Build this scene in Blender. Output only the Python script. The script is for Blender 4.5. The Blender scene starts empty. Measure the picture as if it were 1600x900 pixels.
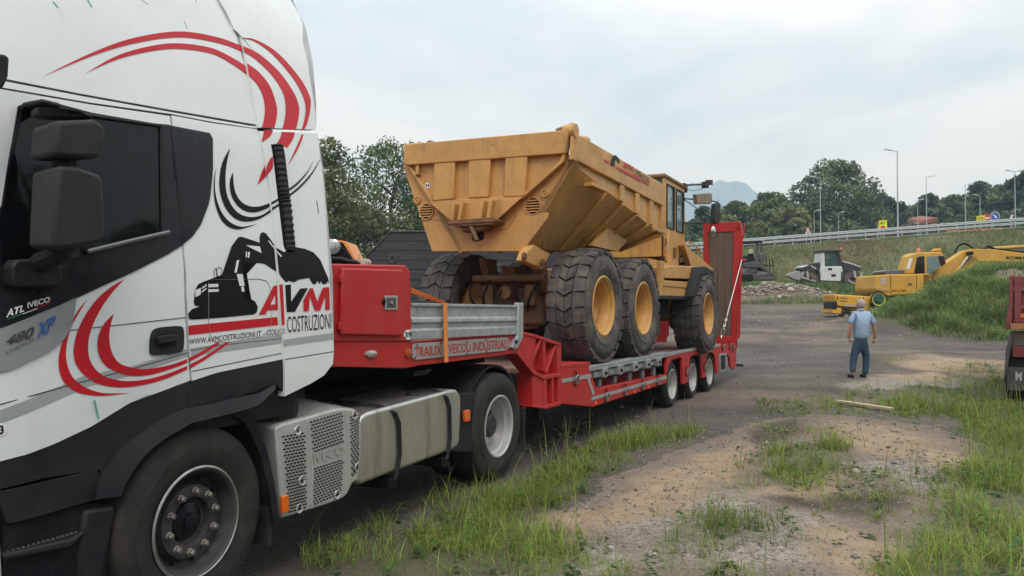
import bpy, bmesh, math, random
import numpy as np
from mathutils import Vector, Matrix
R = math.radians
rnd = random.Random(7)
NR = np.random.default_rng(11)
scene = bpy.context.scene
COL = scene.collection
# ------------------------------------------------------------------ camera
FPX = 1190.0                      # focal length in pixels of a 1600 px wide picture
YAW, PITCH = R(26.2), math.atan(23 / FPX)
CAM = Vector((-3.05, -3.44, 1.745))
_c, _s = math.cos(YAW), math.sin(YAW)
FW0 = Vector((_c, _s, 0)); RT = Vector((_s, -_c, 0)); UP0 = Vector((0, 0, 1))
FW = FW0 * math.cos(PITCH) + UP0 * math.sin(PITCH)
UP = UP0 * math.cos(PITCH) - FW0 * math.sin(PITCH)
cam_d = bpy.data.cameras.new('camera'); cam = bpy.data.objects.new('camera', cam_d); COL.objects.link(cam)
cam_d.sensor_width = 36; cam_d.lens = 36 * FPX / 1600; cam_d.clip_start = 0.05; cam_d.clip_end = 20000
mw = Matrix((RT, UP, -FW)).transposed().to_4x4(); mw.translation = CAM
cam.matrix_world = mw
scene.camera = cam
# ------------------------------------------------------------------ sky, sun, exposure
SUN_EL, SUN_AZ = R(52), R(215)    # direction towards the sun: azimuth from +X towards +Y
world = bpy.data.worlds.new('World'); scene.world = world; world.use_nodes = True
nt = world.node_tree; nt.nodes.clear()
def N(t, **k):
    n = nt.nodes.new(t)
    for a, b in k.items(): setattr(n, a, b)
    return n
def math_n(op, a, b=None, clamp=False):
    n = N('ShaderNodeMath', operation=op, use_clamp=clamp)
    for i, v in enumerate((a, b)):
        if v is None: continue
        if isinstance(v, (int, float)): n.inputs[i].default_value = v
        else: nt.links.new(v, n.inputs[i])
    return n.outputs[0]
bg = N('ShaderNodeBackground'); out = N('ShaderNodeOutputWorld')
sky = N('ShaderNodeTexSky', sky_type='NISHITA', sun_disc=False, sun_elevation=SUN_EL, sun_rotation=math.pi / 2 - SUN_AZ)
tc = N('ShaderNodeTexCoord'); sep = N('ShaderNodeSeparateXYZ'); nt.links.new(tc.outputs['Generated'], sep.inputs[0])
zc = math_n('MAXIMUM', sep.outputs[2], 0.0)
den = math_n('ADD', zc, 0.10)
cv = N('ShaderNodeCombineXYZ'); nt.links.new(math_n('DIVIDE', sep.outputs[0], den), cv.inputs[0]); nt.links.new(math_n('DIVIDE', sep.outputs[1], den), cv.inputs[1])
no = N('ShaderNodeTexNoise'); no.inputs['Scale'].default_value = 0.85; no.inputs['Detail'].default_value = 6; no.inputs['Roughness'].default_value = 0.5; no.inputs['Distortion'].default_value = 0.5
nt.links.new(cv.outputs[0], no.inputs['Vector'])
rp = N('ShaderNodeValToRGB'); nt.links.new(no.outputs[0], rp.inputs[0])
rp.color_ramp.elements[0].position = 0.36; rp.color_ramp.elements[0].color = (0.46, 0.555, 0.635, 1)
rp.color_ramp.elements[1].position = 0.60; rp.color_ramp.elements[1].color = (0.76, 0.81, 0.85, 1)
gain = math_n('MULTIPLY', math_n('ADD', math_n('MULTIPLY', zc, 1.75), 0.77), 10.0)   # an overcast sky brightens towards the zenith
vm = N('ShaderNodeVectorMath', operation='SCALE'); nt.links.new(rp.outputs[0], vm.inputs[0]); nt.links.new(gain, vm.inputs['Scale'])
mx = N('ShaderNodeMix', data_type='RGBA'); mx.inputs[0].default_value = 0.94
nt.links.new(sky.outputs[0], mx.inputs[6]); nt.links.new(vm.outputs[0], mx.inputs[7])
nt.links.new(mx.outputs[2], bg.inputs[0]); bg.inputs[1].default_value = 0.1
nt.links.new(bg.outputs[0], out.inputs[0])
sun_d = bpy.data.lights.new('sun', 'SUN'); sun = bpy.data.objects.new('sun', sun_d); COL.objects.link(sun)
sun_d.energy = 1.5; sun_d.angle = R(25); sun_d.color = (1.0, 0.96, 0.90)
sdir = Vector((math.cos(SUN_EL) * math.cos(SUN_AZ), math.cos(SUN_EL) * math.sin(SUN_AZ), math.sin(SUN_EL)))
sun.rotation_euler = sdir.to_track_quat('Z', 'Y').to_euler(); sun.location = (-10, -10, 30)
vs = scene.view_settings; vs.view_transform = 'Standard'; vs.look = 'None'; vs.gamma = 1; vs.use_curve_mapping = False
vs.exposure = 0.12
scene.render.engine = 'CYCLES'
scene.cycles.use_denoising = True
scene.cycles.max_bounces = 6; scene.cycles.volume_bounces = 2; scene.cycles.volume_step_rate = 4; scene.cycles.diffuse_bounces = 3; scene.cycles.transparent_max_bounces = 16
scene.cycles.caustics_reflective = False; scene.cycles.caustics_refractive = False
# ------------------------------------------------------------------ frames and pixel tracing
def ray(px, py):
    u, v = (px - 800) / FPX, (450 - py) / FPX
    return FW + RT * u + UP * v
def project(p):
    d = Vector(p) - CAM; z = d.dot(FW)
    return 800 + FPX * d.dot(RT) / z, 450 - FPX * d.dot(UP) / z, z
class Frame:
    """a local coordinate system; p() finds where a line of sight meets one of its planes"""
    def __init__(s, o, yaw=0.0, pitch=0.0):
        s.m = Matrix.Translation(o) @ Matrix.Rotation(yaw, 4, 'Z') @ Matrix.Rotation(pitch, 4, 'Y')
        s.i = s.m.inverted(); s.o = s.i @ CAM; s.r3 = s.i.to_3x3()
    def p(s, px, py, ax, val):
        d = s.r3 @ ray(px, py); t = (val - s.o[ax]) / d[ax]
        return s.o + d * t
    def s_(s, px, py, fn, off=0.0):
        d = s.r3 @ ray(px, py); y = 0.0
        for _ in range(12):
            t = (y - s.o[1]) / d[1]; q = s.o + d * t; y = fn(q.x, q.z) - off
        return s.o + d * ((y - s.o[1]) / d[1])
    def depth(s, px, py, Z):
        return s.i @ (CAM + ray(px, py) * Z)
def crop(x0, y0, k):
    return lambda t: [(x0 + float(a.split(',')[0]) / k, y0 + float(a.split(',')[1]) / k) for a in t.split()]
K = 1599 / 540
Z1, Z2, Z3, Z4, Z5, Z6 = crop(0, 0, K), crop(0, 300, K), crop(0, 596, K), crop(400, 520, K), crop(600, 160, K), crop(500, 350, K)
Z7, Z8, ZP = crop(780, 340, 3), crop(1100, 220, 3.2), crop(0, 0, 1)
def spline(pts, n=5, closed=False):
    out = []; m = len(pts)
    for i in range(m if closed else m - 1):
        g = lambda k: pts[k % m] if closed else pts[max(0, min(m - 1, k))]
        p0, p1, p2, p3 = g(i - 1), g(i), g(i + 1), g(i + 2)
        for j in range(n):
            t = j / n
            out.append(tuple(0.5 * (2 * b + (c - a) * t + (2 * a - 5 * b + 4 * c - d) * t * t + (3 * b - a - 3 * c + d) * t ** 3) for a, b, c, d in zip(p0, p1, p2, p3)))
    if not closed: out.append(tuple(pts[-1]))
    return out
# ------------------------------------------------------------------ materials
MATS = {}
def mat(name, col, rough=0.5, metal=0.0, var=0.08, vscale=6.0, bump=0.0, bscale=60.0, dirt=None, dscale=3.0, damt=0.5, coat=0.0, spec=0.5, alpha=1.0, trans=0.0, stretch=None, chips=None, streak=None):
    if name in MATS: return MATS[name]
    m = bpy.data.materials.new(name); m.use_nodes = True; t = m.node_tree; b = t.nodes['Principled BSDF']
    def nn(ty, **k):
        n = t.nodes.new(ty)
        for a, v in k.items(): setattr(n, a, v)
        return n
    tcn = nn('ShaderNodeTexCoord'); vec = tcn.outputs['Object']
    if stretch:
        mp = nn('ShaderNodeMapping'); mp.inputs['Scale'].default_value = stretch; t.links.new(vec, mp.inputs[0]); vec = mp.outputs[0]
    c4 = (*col, 1)
    n1 = nn('ShaderNodeTexNoise'); n1.inputs['Scale'].default_value = vscale; n1.inputs['Detail'].default_value = 6; n1.inputs['Roughness'].default_value = 0.6; t.links.new(vec, n1.inputs['Vector'])
    mr = nn('ShaderNodeMapRange'); mr.inputs[1].default_value = 0.3; mr.inputs[2].default_value = 0.7; mr.inputs[3].default_value = 1 - var; mr.inputs[4].default_value = 1 + var
    t.links.new(n1.outputs[0], mr.inputs[0])
    sc = nn('ShaderNodeVectorMath', operation='SCALE'); sc.inputs[0].default_value = col; t.links.new(mr.outputs[0], sc.inputs['Scale'])
    colout = sc.outputs[0]
    if dirt:
        n2 = nn('ShaderNodeTexNoise'); n2.inputs['Scale'].default_value = dscale; n2.inputs['Detail'].default_value = 9; n2.inputs['Roughness'].default_value = 0.7; t.links.new(vec, n2.inputs['Vector'])
        m2 = nn('ShaderNodeMapRange'); m2.inputs[1].default_value = 0.42; m2.inputs[2].default_value = 0.72; m2.inputs[3].default_value = 0; m2.inputs[4].default_value = damt
        t.links.new(n2.outputs[0], m2.inputs[0])
        mm = nn('ShaderNodeMix', data_type='RGBA'); t.links.new(m2.outputs[0], mm.inputs[0]); t.links.new(colout, mm.inputs[6]); mm.inputs[7].default_value = (*dirt, 1)
        colout = mm.outputs[2]
        mr2 = nn('ShaderNodeMapRange'); mr2.inputs[1].default_value = 0.35; mr2.inputs[2].default_value = 0.7; mr2.inputs[3].default_value = rough; mr2.inputs[4].default_value = min(1, rough + 0.3)
        t.links.new(n2.outputs[0], mr2.inputs[0]); t.links.new(mr2.outputs[0], b.inputs['Roughness'])
    else:
        b.inputs['Roughness'].default_value = rough
    for cfg, vscl in ((chips, (1, 1, 1)), (streak, (1.0, 1.0, 0.12))):
        if not cfg: continue
        ccol, cscale, lo, amt = cfg
        mp2 = nn('ShaderNodeMapping'); mp2.inputs['Scale'].default_value = vscl; t.links.new(tcn.outputs['Object'], mp2.inputs[0])
        n4 = nn('ShaderNodeTexNoise'); n4.inputs['Scale'].default_value = cscale; n4.inputs['Detail'].default_value = 8; n4.inputs['Roughness'].default_value = 0.75; t.links.new(mp2.outputs[0], n4.inputs['Vector'])
        m4 = nn('ShaderNodeMapRange'); m4.inputs[1].default_value = lo; m4.inputs[2].default_value = lo + 0.06; m4.inputs[3].default_value = 0; m4.inputs[4].default_value = amt; t.links.new(n4.outputs[0], m4.inputs[0])
        mm4 = nn('ShaderNodeMix', data_type='RGBA'); t.links.new(m4.outputs[0], mm4.inputs[0]); t.links.new(colout, mm4.inputs[6]); mm4.inputs[7].default_value = (*ccol, 1); colout = mm4.outputs[2]
    t.links.new(colout, b.inputs['Base Color'])
    b.inputs['Metallic'].default_value = metal; b.inputs['Specular IOR Level'].default_value = spec
    b.inputs['Coat Weight'].default_value = coat; b.inputs['Coat Roughness'].default_value = 0.08
    b.inputs['Alpha'].default_value = alpha; b.inputs['Transmission Weight'].default_value = trans
    if bump:
        n3 = nn('ShaderNodeTexNoise'); n3.inputs['Scale'].default_value = bscale; n3.inputs['Detail'].default_value = 5; t.links.new(vec, n3.inputs['Vector'])
        bp = nn('ShaderNodeBump'); bp.inputs['Strength'].default_value = bump; bp.inputs['Distance'].default_value = 0.02; t.links.new(n3.outputs[0], bp.inputs['Height']); t.links.new(bp.outputs[0], b.inputs['Normal'])
    MATS[name] = m
    return m
DUST = (0.30, 0.25, 0.19)
WHITE = mat('white_paint', (0.70, 0.725, 0.715), 0.28, var=0.025, vscale=2, dirt=(0.52, 0.50, 0.45), dscale=1.6, damt=0.25, coat=0.5, streak=((.50, .48, .44), 6, .60, .22))
BLACKP = mat('black_plastic', (0.011, 0.0115, 0.015), 0.45, var=0.15, dirt=(0.045, 0.04, 0.036), dscale=4, damt=0.45, spec=0.3, bump=0.05, bscale=400)
BLACKG = mat('black_gloss', (0.009, 0.009, 0.013), 0.16, var=0.1, dirt=(0.03, 0.028, 0.026), dscale=2.5, damt=0.3, coat=0.0, spec=0.28)
DARK = mat('dark_underbody', (0.010, 0.0095, 0.009), 0.8, var=0.3, dirt=(0.032, 0.028, 0.025), damt=0.6, spec=0.2)
RUBBER = mat('rubber', (0.016, 0.0155, 0.015), 0.65, var=0.2, vscale=3, dirt=(0.075, 0.062, 0.048), dscale=5, damt=0.6, spec=0.35, bump=0.15, bscale=90)
RUBBER2 = mat('worn_rubber', (0.048, 0.045, 0.043), 0.78, var=0.25, vscale=5, dirt=(0.22, 0.185, 0.145), dscale=4, damt=0.75, bump=0.35, bscale=45)
REDD = mat('decal_red', (0.50, 0.010, 0.020), 0.4, var=0.03, coat=0.0, spec=0.3)
BLKD = mat('decal_black', (0.006, 0.006, 0.007), 0.45, var=0.03, spec=0.18)
GREYD = mat('decal_silver', (0.40, 0.42, 0.42), 0.4, 0.3, var=0.12, vscale=300)
WHITED = mat('decal_white', (0.78, 0.78, 0.76), 0.4, var=0.03)
BLUED = mat('decal_blue', (0.05, 0.16, 0.45), 0.3, 0.4, var=0.03)
GREEND = mat('decal_green', (0.02, 0.25, 0.08), 0.4, var=0.03)
GLASS = mat('dark_glass', (0.004, 0.005, 0.006), 0.04, var=0.1, spec=0.32, alpha=0.86)
SKYG = mat('sky_painted_glass', (0.15, 0.205, 0.205), 0.06, var=0.25, vscale=2.5, spec=0.6)  # opaque glass, the reflected sky put into its pale teal colour
GLASST = mat('tinted_glass', (0.06, 0.11, 0.10), 0.05, var=0.1, spec=0.8, alpha=0.35)
STEEL = mat('brushed_steel', (0.60, 0.59, 0.56), 0.28, 0.9, var=0.10, vscale=4, dirt=(0.27, 0.25, 0.22), dscale=3.0, damt=0.5, stretch=(1, 1, 0.25), streak=((.24, .20, .16), 5, .58, .45))
SILV = mat('silver_cover', (0.50, 0.50, 0.475), 0.42, 0.45, var=0.08, vscale=3, dirt=(0.30, 0.26, 0.2), dscale=4, damt=0.4)
GALV = mat('galvanised', (0.44, 0.475, 0.48), 0.42, 0.65, var=0.2, vscale=14, dirt=(0.22, 0.23, 0.22), dscale=5, damt=0.5)
RIM = mat('rim_silver', (0.55, 0.55, 0.54), 0.35, 0.55, var=0.1, dirt=(0.2, 0.18, 0.15), dscale=6, damt=0.5)
RIMD = mat('rim_grey', (0.045, 0.045, 0.047), 0.48, 0.35, var=0.15, dirt=(0.10, 0.088, 0.075), dscale=6, damt=0.5)
CHROME = mat('zinc_bolt', (0.6, 0.58, 0.53), 0.3, 0.9, var=0.15)
RED = mat('trailer_red', (0.46, 0.012, 0.012), 0.4, var=0.05, vscale=3, dirt=(0.30, 0.06, 0.045), dscale=3, damt=0.45, coat=0.15, chips=((.16, .05, .04), 14, .68, .6))
ORANGE = mat('orange_lens', (0.75, 0.13, 0.01), 0.25, var=0.1, coat=0.6)
STRAP = mat('orange_webbing', (0.72, 0.24, 0.05), 0.8, var=0.12, vscale=40)
WOOD = mat('ramp_wood', (0.125, 0.085, 0.062), 0.8, var=0.25, vscale=5, bump=0.4, bscale=30, dirt=(0.20, 0.15, 0.11), dscale=6, damt=0.5, stretch=(1, 3, 0.3))
OCHRE = mat('ochre_paint', (0.575, 0.305, 0.082), 0.42, var=0.10, vscale=3, dirt=(0.33, 0.195, 0.085), dscale=2.6, damt=0.6, coat=0.1, bump=0.12, bscale=7, chips=((.14, .065, .03), 8, .615, .75), streak=((.27, .16, .075), 7, .56, .5))
RUST = mat('rusty_ochre', (0.165, 0.080, 0.035), 0.7, var=0.3, vscale=8, dirt=(0.11, 0.055, 0.03), dscale=6, damt=0.8)
# ------------------------------------------------------------------ mesh building
class MB:
    def __init__(s): s.v = []; s.f = []
    def add(s, vs, fs):
        o = len(s.v); s.v += [tuple(x) for x in vs]; s.f += [tuple(i + o for i in f) for f in fs]; return s
    def box(s, x0, x1, y0, y1, z0, z1):
        return s.add([(x, y, z) for x in (x0, x1) for y in (y0, y1) for z in (z0, z1)], [(0, 1, 3, 2), (4, 6, 7, 5), (0, 4, 5, 1), (2, 3, 7, 6), (0, 2, 6, 4), (1, 5, 7, 3)])
    def hexa(s, a, b):
        """two matching quads (or any n-gons) joined"""
        n = len(a)
        return s.add(list(a) + list(b), [tuple(range(n))[::-1], tuple(range(n, 2 * n))] + [(i, (i + 1) % n, n + (i + 1) % n, n + i) for i in range(n)])
    def prism(s, poly, ax, a, b):
        f = {0: lambda q, v: (v, q[0], q[1]), 1: lambda q, v: (q[0], v, q[1]), 2: lambda q, v: (q[0], q[1], v)}[ax]
        return s.hexa([f(q, a) for q in poly], [f(q, b) for q in poly])
    def plate(s, pts, d):
        """a flat outline of 3-D points given thickness along vector d"""
        d = Vector(d); return s.hexa([Vector(p) for p in pts], [Vector(p) + d for p in pts])
    def tube(s, pts, r, n=8, cap=True):
        pts = [Vector(p) for p in pts]; m = len(pts); rs = r if isinstance(r, (list, tuple)) else [r] * m
        up = None; vs = []
        for i, p in enumerate(pts):
            t = (pts[min(i + 1, m - 1)] - pts[max(i - 1, 0)]).normalized()
            if up is None: up = t.orthogonal().normalized()
            up = (up - t * up.dot(t))
            up = up.normalized() if up.length > 1e-6 else t.orthogonal().normalized()
            w = t.cross(up)
            vs += [p + (up * math.cos(2 * math.pi * k / n) + w * math.sin(2 * math.pi * k / n)) * rs[i] for k in range(n)]
        fs = [(i * n + k, i * n + (k + 1) % n, (i + 1) * n + (k + 1) % n, (i + 1) * n + k) for i in range(m - 1) for k in range(n)]
        if cap: fs += [tuple(range(n))[::-1], tuple(range((m - 1) * n, m * n))]
        return s.add(vs, fs)
    def bar(s, p, q, w, h=None, up=(0, 0, 1)):
        p, q = Vector(p), Vector(q); h = h or w; t = (q - p).normalized(); up = Vector(up)
        if abs(t.dot(up)) > 0.98: up = Vector((1, 0, 0))
        a = t.cross(up).normalized() * (w / 2); b = t.cross(a).normalized() * (h / 2)
        return s.hexa([p + a + b, p - a + b, p - a - b, p + a - b], [q + a + b, q - a + b, q - a - b, q + a - b])
    def lathe(s, prof, o, ax=1, n=32, sgn=1, closed=False, arc=None):
        """profile of (radius, offset along axis ax)"""
        o = Vector(o); vs = []; full = arc is None; a0, a1 = arc or (0, 2 * math.pi); m = n if full else n + 1
        for k in range(m):
            a = a0 + (a1 - a0) * k / n; ca, sa = math.cos(a), math.sin(a)
            for r, h in prof:
                q = {0: (h * sgn, r * ca, r * sa), 1: (r * ca, h * sgn, r * sa), 2: (r * ca, r * sa, h * sgn)}[ax]
                vs.append(o + Vector(q))
        L = len(prof); E = L if closed else L - 1
        fs = [(k * L + j, k * L + (j + 1) % L, ((k + 1) % m) * L + (j + 1) % L, ((k + 1) % m) * L + j) for k in range(n) for j in range(E)]
        return s.add(vs, fs)
    def ball(s, o, r, n=12, sz=1.0):
        return s.lathe([(max(1e-4, r * math.sin(math.pi * i / n)), -r * sz * math.cos(math.pi * i / n)) for i in range(n + 1)], o, 2, n + 4)
    def build(s, name, m, parent=None, bevel=0.0, seg=2, smooth=35, loc=None, fix=True):
        me = bpy.data.meshes.new(name); me.from_pydata([tuple(v) for v in s.v], [], s.f)
        if fix:
            b = bmesh.new(); b.from_mesh(me); bmesh.ops.recalc_face_normals(b, faces=b.faces); b.to_mesh(me); b.free()
        return link(name, me, m, parent, bevel, seg, smooth, loc)
def link(name, me, m, parent=None, bevel=0.0, seg=2, smooth=35, loc=None):
    me.materials.append(m)
    if smooth:
        me.polygons.foreach_set('use_smooth', [True] * len(me.polygons)); me.set_sharp_from_angle(angle=R(smooth))
    o = bpy.data.objects.new(name, me); COL.objects.link(o)
    if parent is not None: o.parent = parent
    if loc is not None: o.location = loc
    if bevel:
        bv = o.modifiers.new('bevel', 'BEVEL'); bv.width = bevel; bv.segments = seg; bv.limit_method = 'ANGLE'; bv.angle_limit = R(35)
    return o
def tag(o, label=None, cat=None, group=None, kind=None):
    if label: o['label'] = label
    if cat: o['category'] = cat
    if group: o['group'] = group
    if kind: o['kind'] = kind
    return o
def empty(name, m4, label=None, cat=None, group=None):
    e = bpy.data.objects.new(name, None); COL.objects.link(e); e.matrix_world = m4; e.empty_display_size = 0.2
    return tag(e, label, cat, group)
def copy_tree(o, parent=None):
    c = o.copy(); COL.objects.link(c); c.parent = parent
    for ch in o.children: copy_tree(ch, c)
    return c
def quads_np(name, V, F, m, parent=None, smooth=None):
    """a mesh from numpy arrays of vertices and equal-sized faces"""
    V = np.asarray(V, np.float32); F = np.asarray(F, np.int32); k = F.shape[1]
    me = bpy.data.meshes.new(name); me.vertices.add(len(V)); me.vertices.foreach_set('co', V.ravel())
    me.loops.add(F.size); me.loops.foreach_set('vertex_index', F.ravel())
    me.polygons.add(len(F)); me.polygons.foreach_set('loop_start', np.arange(0, F.size, k, dtype=np.int32))
    if smooth: me.polygons.foreach_set('use_smooth', np.ones(len(F), bool))
    me.update(calc_edges=True); me.materials.append(m)
    o = bpy.data.objects.new(name, me); COL.objects.link(o)
    if parent is not None: o.parent = parent
    return o
_txt = {}
def text_mesh(s, bold=0.0, shear=0.0):
    """the built-in font as plain triangles in a unit box"""
    cu = bpy.data.curves.new('t', 'FONT'); cu.body = s; cu.offset = bold; cu.shear = shear; cu.resolution_u = 3
    o = bpy.data.objects.new('t', cu); COL.objects.link(o)
    me = bpy.data.meshes.new_from_object(o.evaluated_get(bpy.context.evaluated_depsgraph_get()))
    bpy.data.objects.remove(o); bpy.data.curves.remove(cu)
    co = np.array([v.co[:2] for v in me.vertices]); fs = [tuple(p.vertices) for p in me.polygons]
    lo, hi = co.min(0), co.max(0)
    return (co - lo) / (hi - lo), fs, me
def lettering(name, s, quad, solve, m, parent, bold=0.0, shear=0.0):
    """text laid into the picture quad (bottom left, bottom right, top right, top left), each vertex found on its surface"""
    uv, fs, me = text_mesh(s, bold, shear); bl, br, tr, tl = [Vector(q) for q in quad]
    for v, (a, b) in zip(me.vertices, uv):
        q = (bl * (1 - a) + br * a) * (1 - b) + (tl * (1 - a) + tr * a) * b
        v.co = solve(q.x, q.y)
    me.materials.clear()
    o = link(name, me, m, parent, smooth=None); o.name = name; me.name = name
    return o
def sheet(name, poly, fn, off, thick, m, parent, step=0.16, bevel=0.0, smooth=50):
    """an outline in (x, z) cut on a fixed grid and laid on the curved side y = fn(x, z), off metres proud of it"""
    b = bmesh.new(); vs = [b.verts.new((x, 0, z)) for x, z in poly]; b.faces.new(vs)
    bmesh.ops.triangulate(b, faces=b.faces[:], ngon_method='EAR_CLIP')
    xs = [p[0] for p in poly]; zs = [p[1] for p in poly]
    for ax, lo, hi in ((2, min(zs), max(zs)), (0, min(xs), max(xs))):
        k = math.floor(lo / step) + 1
        while k * step < hi:
            co = [0, 0, 0]; co[ax] = k * step; no_ = [0, 0, 0]; no_[ax] = 1
            bmesh.ops.bisect_plane(b, geom=b.verts[:] + b.edges[:] + b.faces[:], plane_co=co, plane_no=no_); k += 1
    if thick:
        fs0 = b.faces[:]
        ret = bmesh.ops.extrude_face_region(b, geom=fs0)
        nv = set(v for v in ret['geom'] if isinstance(v, bmesh.types.BMVert))
        for v in b.verts: v.co.y = fn(v.co.x, v.co.z) - off + (0 if v in nv else thick)
        bmesh.ops.delete(b, geom=[f for f in b.faces if not any(v in nv for v in f.verts)], context='FACES_ONLY')
    else:
        for v in b.verts: v.co.y = fn(v.co.x, v.co.z) - off
    bmesh.ops.recalc_face_normals(b, faces=b.faces)
    me = bpy.data.meshes.new(name); b.to_mesh(me); b.free()
    return link(name, me, m, parent, bevel, 2, smooth)
# ================================================================== the tractor unit
TR = Frame((0, 0, 0))
tractor = empty('tractor_unit', TR.m, 'white semi truck tractor with red swooshes and black excavator graphic on its cab', 'truck')
_gz = [(0, -0.01), (1.28, 0.0), (1.92, 0.04), (2.72, 0.16), (3.2, 0.28), (3.52, 0.385), (3.84, 0.53), (4.32, 0.9)]
_gx = [(-0.96, 0.0), (-1.12, 0.025), (-1.28, 0.09), (-1.44, 0.21), (-1.76, 0.6)]
def cabf(x, z):
    y = 0.9
    for (a, ya), (b, yb) in zip(_gz, _gz[1:]):
        if z <= b: y = ya + (yb - ya) * (max(z, a) - a) / (b - a); break
    if x < -0.96:
        for (a, ya), (b, yb) in zip(_gx, _gx[1:]):
            if x >= b: y += ya + (yb - ya) * (a - x) / (a - b); break
        else: y += 0.6
    return y
def cs(pts, off=0.0):
    q = [TR.s_(a, b, cabf, off) for a, b in pts]
    return [(v.x, v.z) for v in q]
def panel(name, pts, off, thick, m, parent=tractor, bevel=0.0):
    return sheet(name, cs(pts, off), cabf, off, thick, m, parent, bevel=bevel)
def on_cab(off): return lambda a, b: TR.s_(a, b, cabf, off)
W = 2.5
# inner shell of the cab, both sides, roof, front and back
shell = MB(); prof = []
zs = [1.02, 1.3, 1.65, 2.0, 2.4, 2.8, 3.2, 3.5, 3.7, 3.85]
def fx(z): return -1.42 + 0.10 * max(0, (z - 1.3)) ** 1.35
def bx_(z): return 0.80 if z < 3.2 else 0.80 - 0.1 * (z - 3.2)
rows = []
for z in zs:
    xs = [fx(z) + 0.03, -1.15, -0.9, -0.5, 0.0, 0.4, bx_(z)]
    a = [(x, cabf(x, z) + 0.045, z) for x in xs]; rows.append(a + [(x, W - y, z_) for x, y, z_ in reversed(a)])
n = len(rows[0]); vs_ = [v for r in rows for v in r]
fs_ = [(i * n + k, i * n + (k + 1) % n, (i + 1) * n + (k + 1) % n, (i + 1) * n + k) for i in range(len(rows) - 1) for k in range(n)] + [tuple(range(n))[::-1], tuple(range((len(rows) - 1) * n, len(rows) * n))]
shell.add(vs_, fs_).build('cab_shell', BLACKG, tractor, smooth=40)
far = MB()
for z0, z1 in zip(zs, zs[1:]):
    for x0, x1 in ((-1.3, -0.9), (-0.9, 0.0), (0.0, 1.12)):
        far.add([(x0, W - cabf(x0, z0), z0), (x1, W - cabf(x1, z0), z0), (x1, W - cabf(x1, z1), z1), (x0, W - cabf(x0, z1), z1)], [(0, 1, 2, 3)])
far.build('far_side_panel', WHITE, tractor, fix=False)
MB().box(-1.30, 0.80, 0.55, W - 0.55, 3.84, 3.9).build('roof_skin', WHITE, tractor, bevel=0.02)
for z0_, z1_, y_ in ((1.0, 1.5, .25), (3.05, 3.8, .45)): MB().add([(fx(z), y, z) for z in (z0_, z1_) for y in (y_, W - y_)], [(0, 1, 3, 2)]).build('front_panel', WHITE, tractor)
MB().add([(fx(1.5) - 0.01, 0.2, 1.5), (fx(1.5) - 0.01, W - 0.2, 1.5), (fx(3.05) - 0.01, W - 0.32, 3.05), (fx(3.05) - 0.01, 0.32, 3.05)], [(0, 1, 2, 3)]).build('windscreen', GLASS, tractor)
MB().box(-1.5, -1.1, 0.06, W - 0.06, 0.32, 0.98).build('bumper', WHITE, tractor, bevel=0.06)

# white outer panels traced on the side
DE_top, DE = [(265, 179)], ZP('268,214 277,310 284,384 288,470 292,550 297,594')
low = ZP('0,721 45,709') + Z3('250,290 420,210 600,100 700,55 780,25 865,2') 
roof_bottom = ZP('-60,112 13,124 130,147 270,172 403,195')
seam = Z1('1108,150 1122,200 1150,345 1175,470') + ZP('402,194')
panel('roof_side_panel', roof_bottom[::-1] + ZP('-60,40 -40,-60 60,-110 250,-110 345,-30') + Z1('1085,140') + seam[:-1], 0.004, 0.05, WHITE, bevel=0.006)
panel('door', [(-60, 130)] + ZP('12,141 140,163 265,181') + DE + low[::-1] + [(-60, 735), (-60, 400)], 0.0, 0.045, WHITE, bevel=0.005)
panel('roof_gutter', ZP('-60,116 13,128 130,150.5 270,175.5 403,198.5 403,201 330,190 268,178 140,160 12,138 -60,126'), 0.002, 0.05, WHITE, bevel=0.003)
door = [o for o in tractor.children if o.name.startswith('door')][0]
seam2 = Z1('1197,600 1207,660') + Z2('1250,0 1268,200 1290,450 1303,640') + ZP('443,561')
panel('cab_rear_panel', ZP('268,180 330,192 402,202') + seam2[1:] + ZP('340,582 300,595 296,550 291,470 287,384 280,310 272,214'), 0.0, 0.045, WHITE, bevel=0.005)
dfl_up = panel('roof_side_deflector', Z1('1112,158 1130,230 1150,345 1172,455 1196,590 1462,600 1464,585 1430,340 1400,190 1385,70 1370,20 1345,0 1330,-60 1180,-120 980,-60 1050,60 1085,135'), 0.02, 0.07, WHITE, bevel=0.012)
dfl = panel('side_deflector', Z1('1200,606 1470,618 1483,740') + Z2('1500,0 1513,200 1525,400 1540,640 1545,740 1540,795 1500,848 1440,885 1318,945 1318,800 1306,640 1294,450 1272,200 1254,0') + Z1('1210,660'), 0.012, 0.06, WHITE, bevel=0.01)
MB().hexa([(0.8, 0.12, 1.1), (1.0, 0.12, 1.1), (1.0, W - .12, 1.1), (0.8, W - .12, 1.1)], [(0.75, 0.55, 3.4), (.9, 0.55, 3.4), (.9, W - .55, 3.4), (0.75, W - .55, 3.4)]).build('cab_rear_wall', DARK, tractor)
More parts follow.
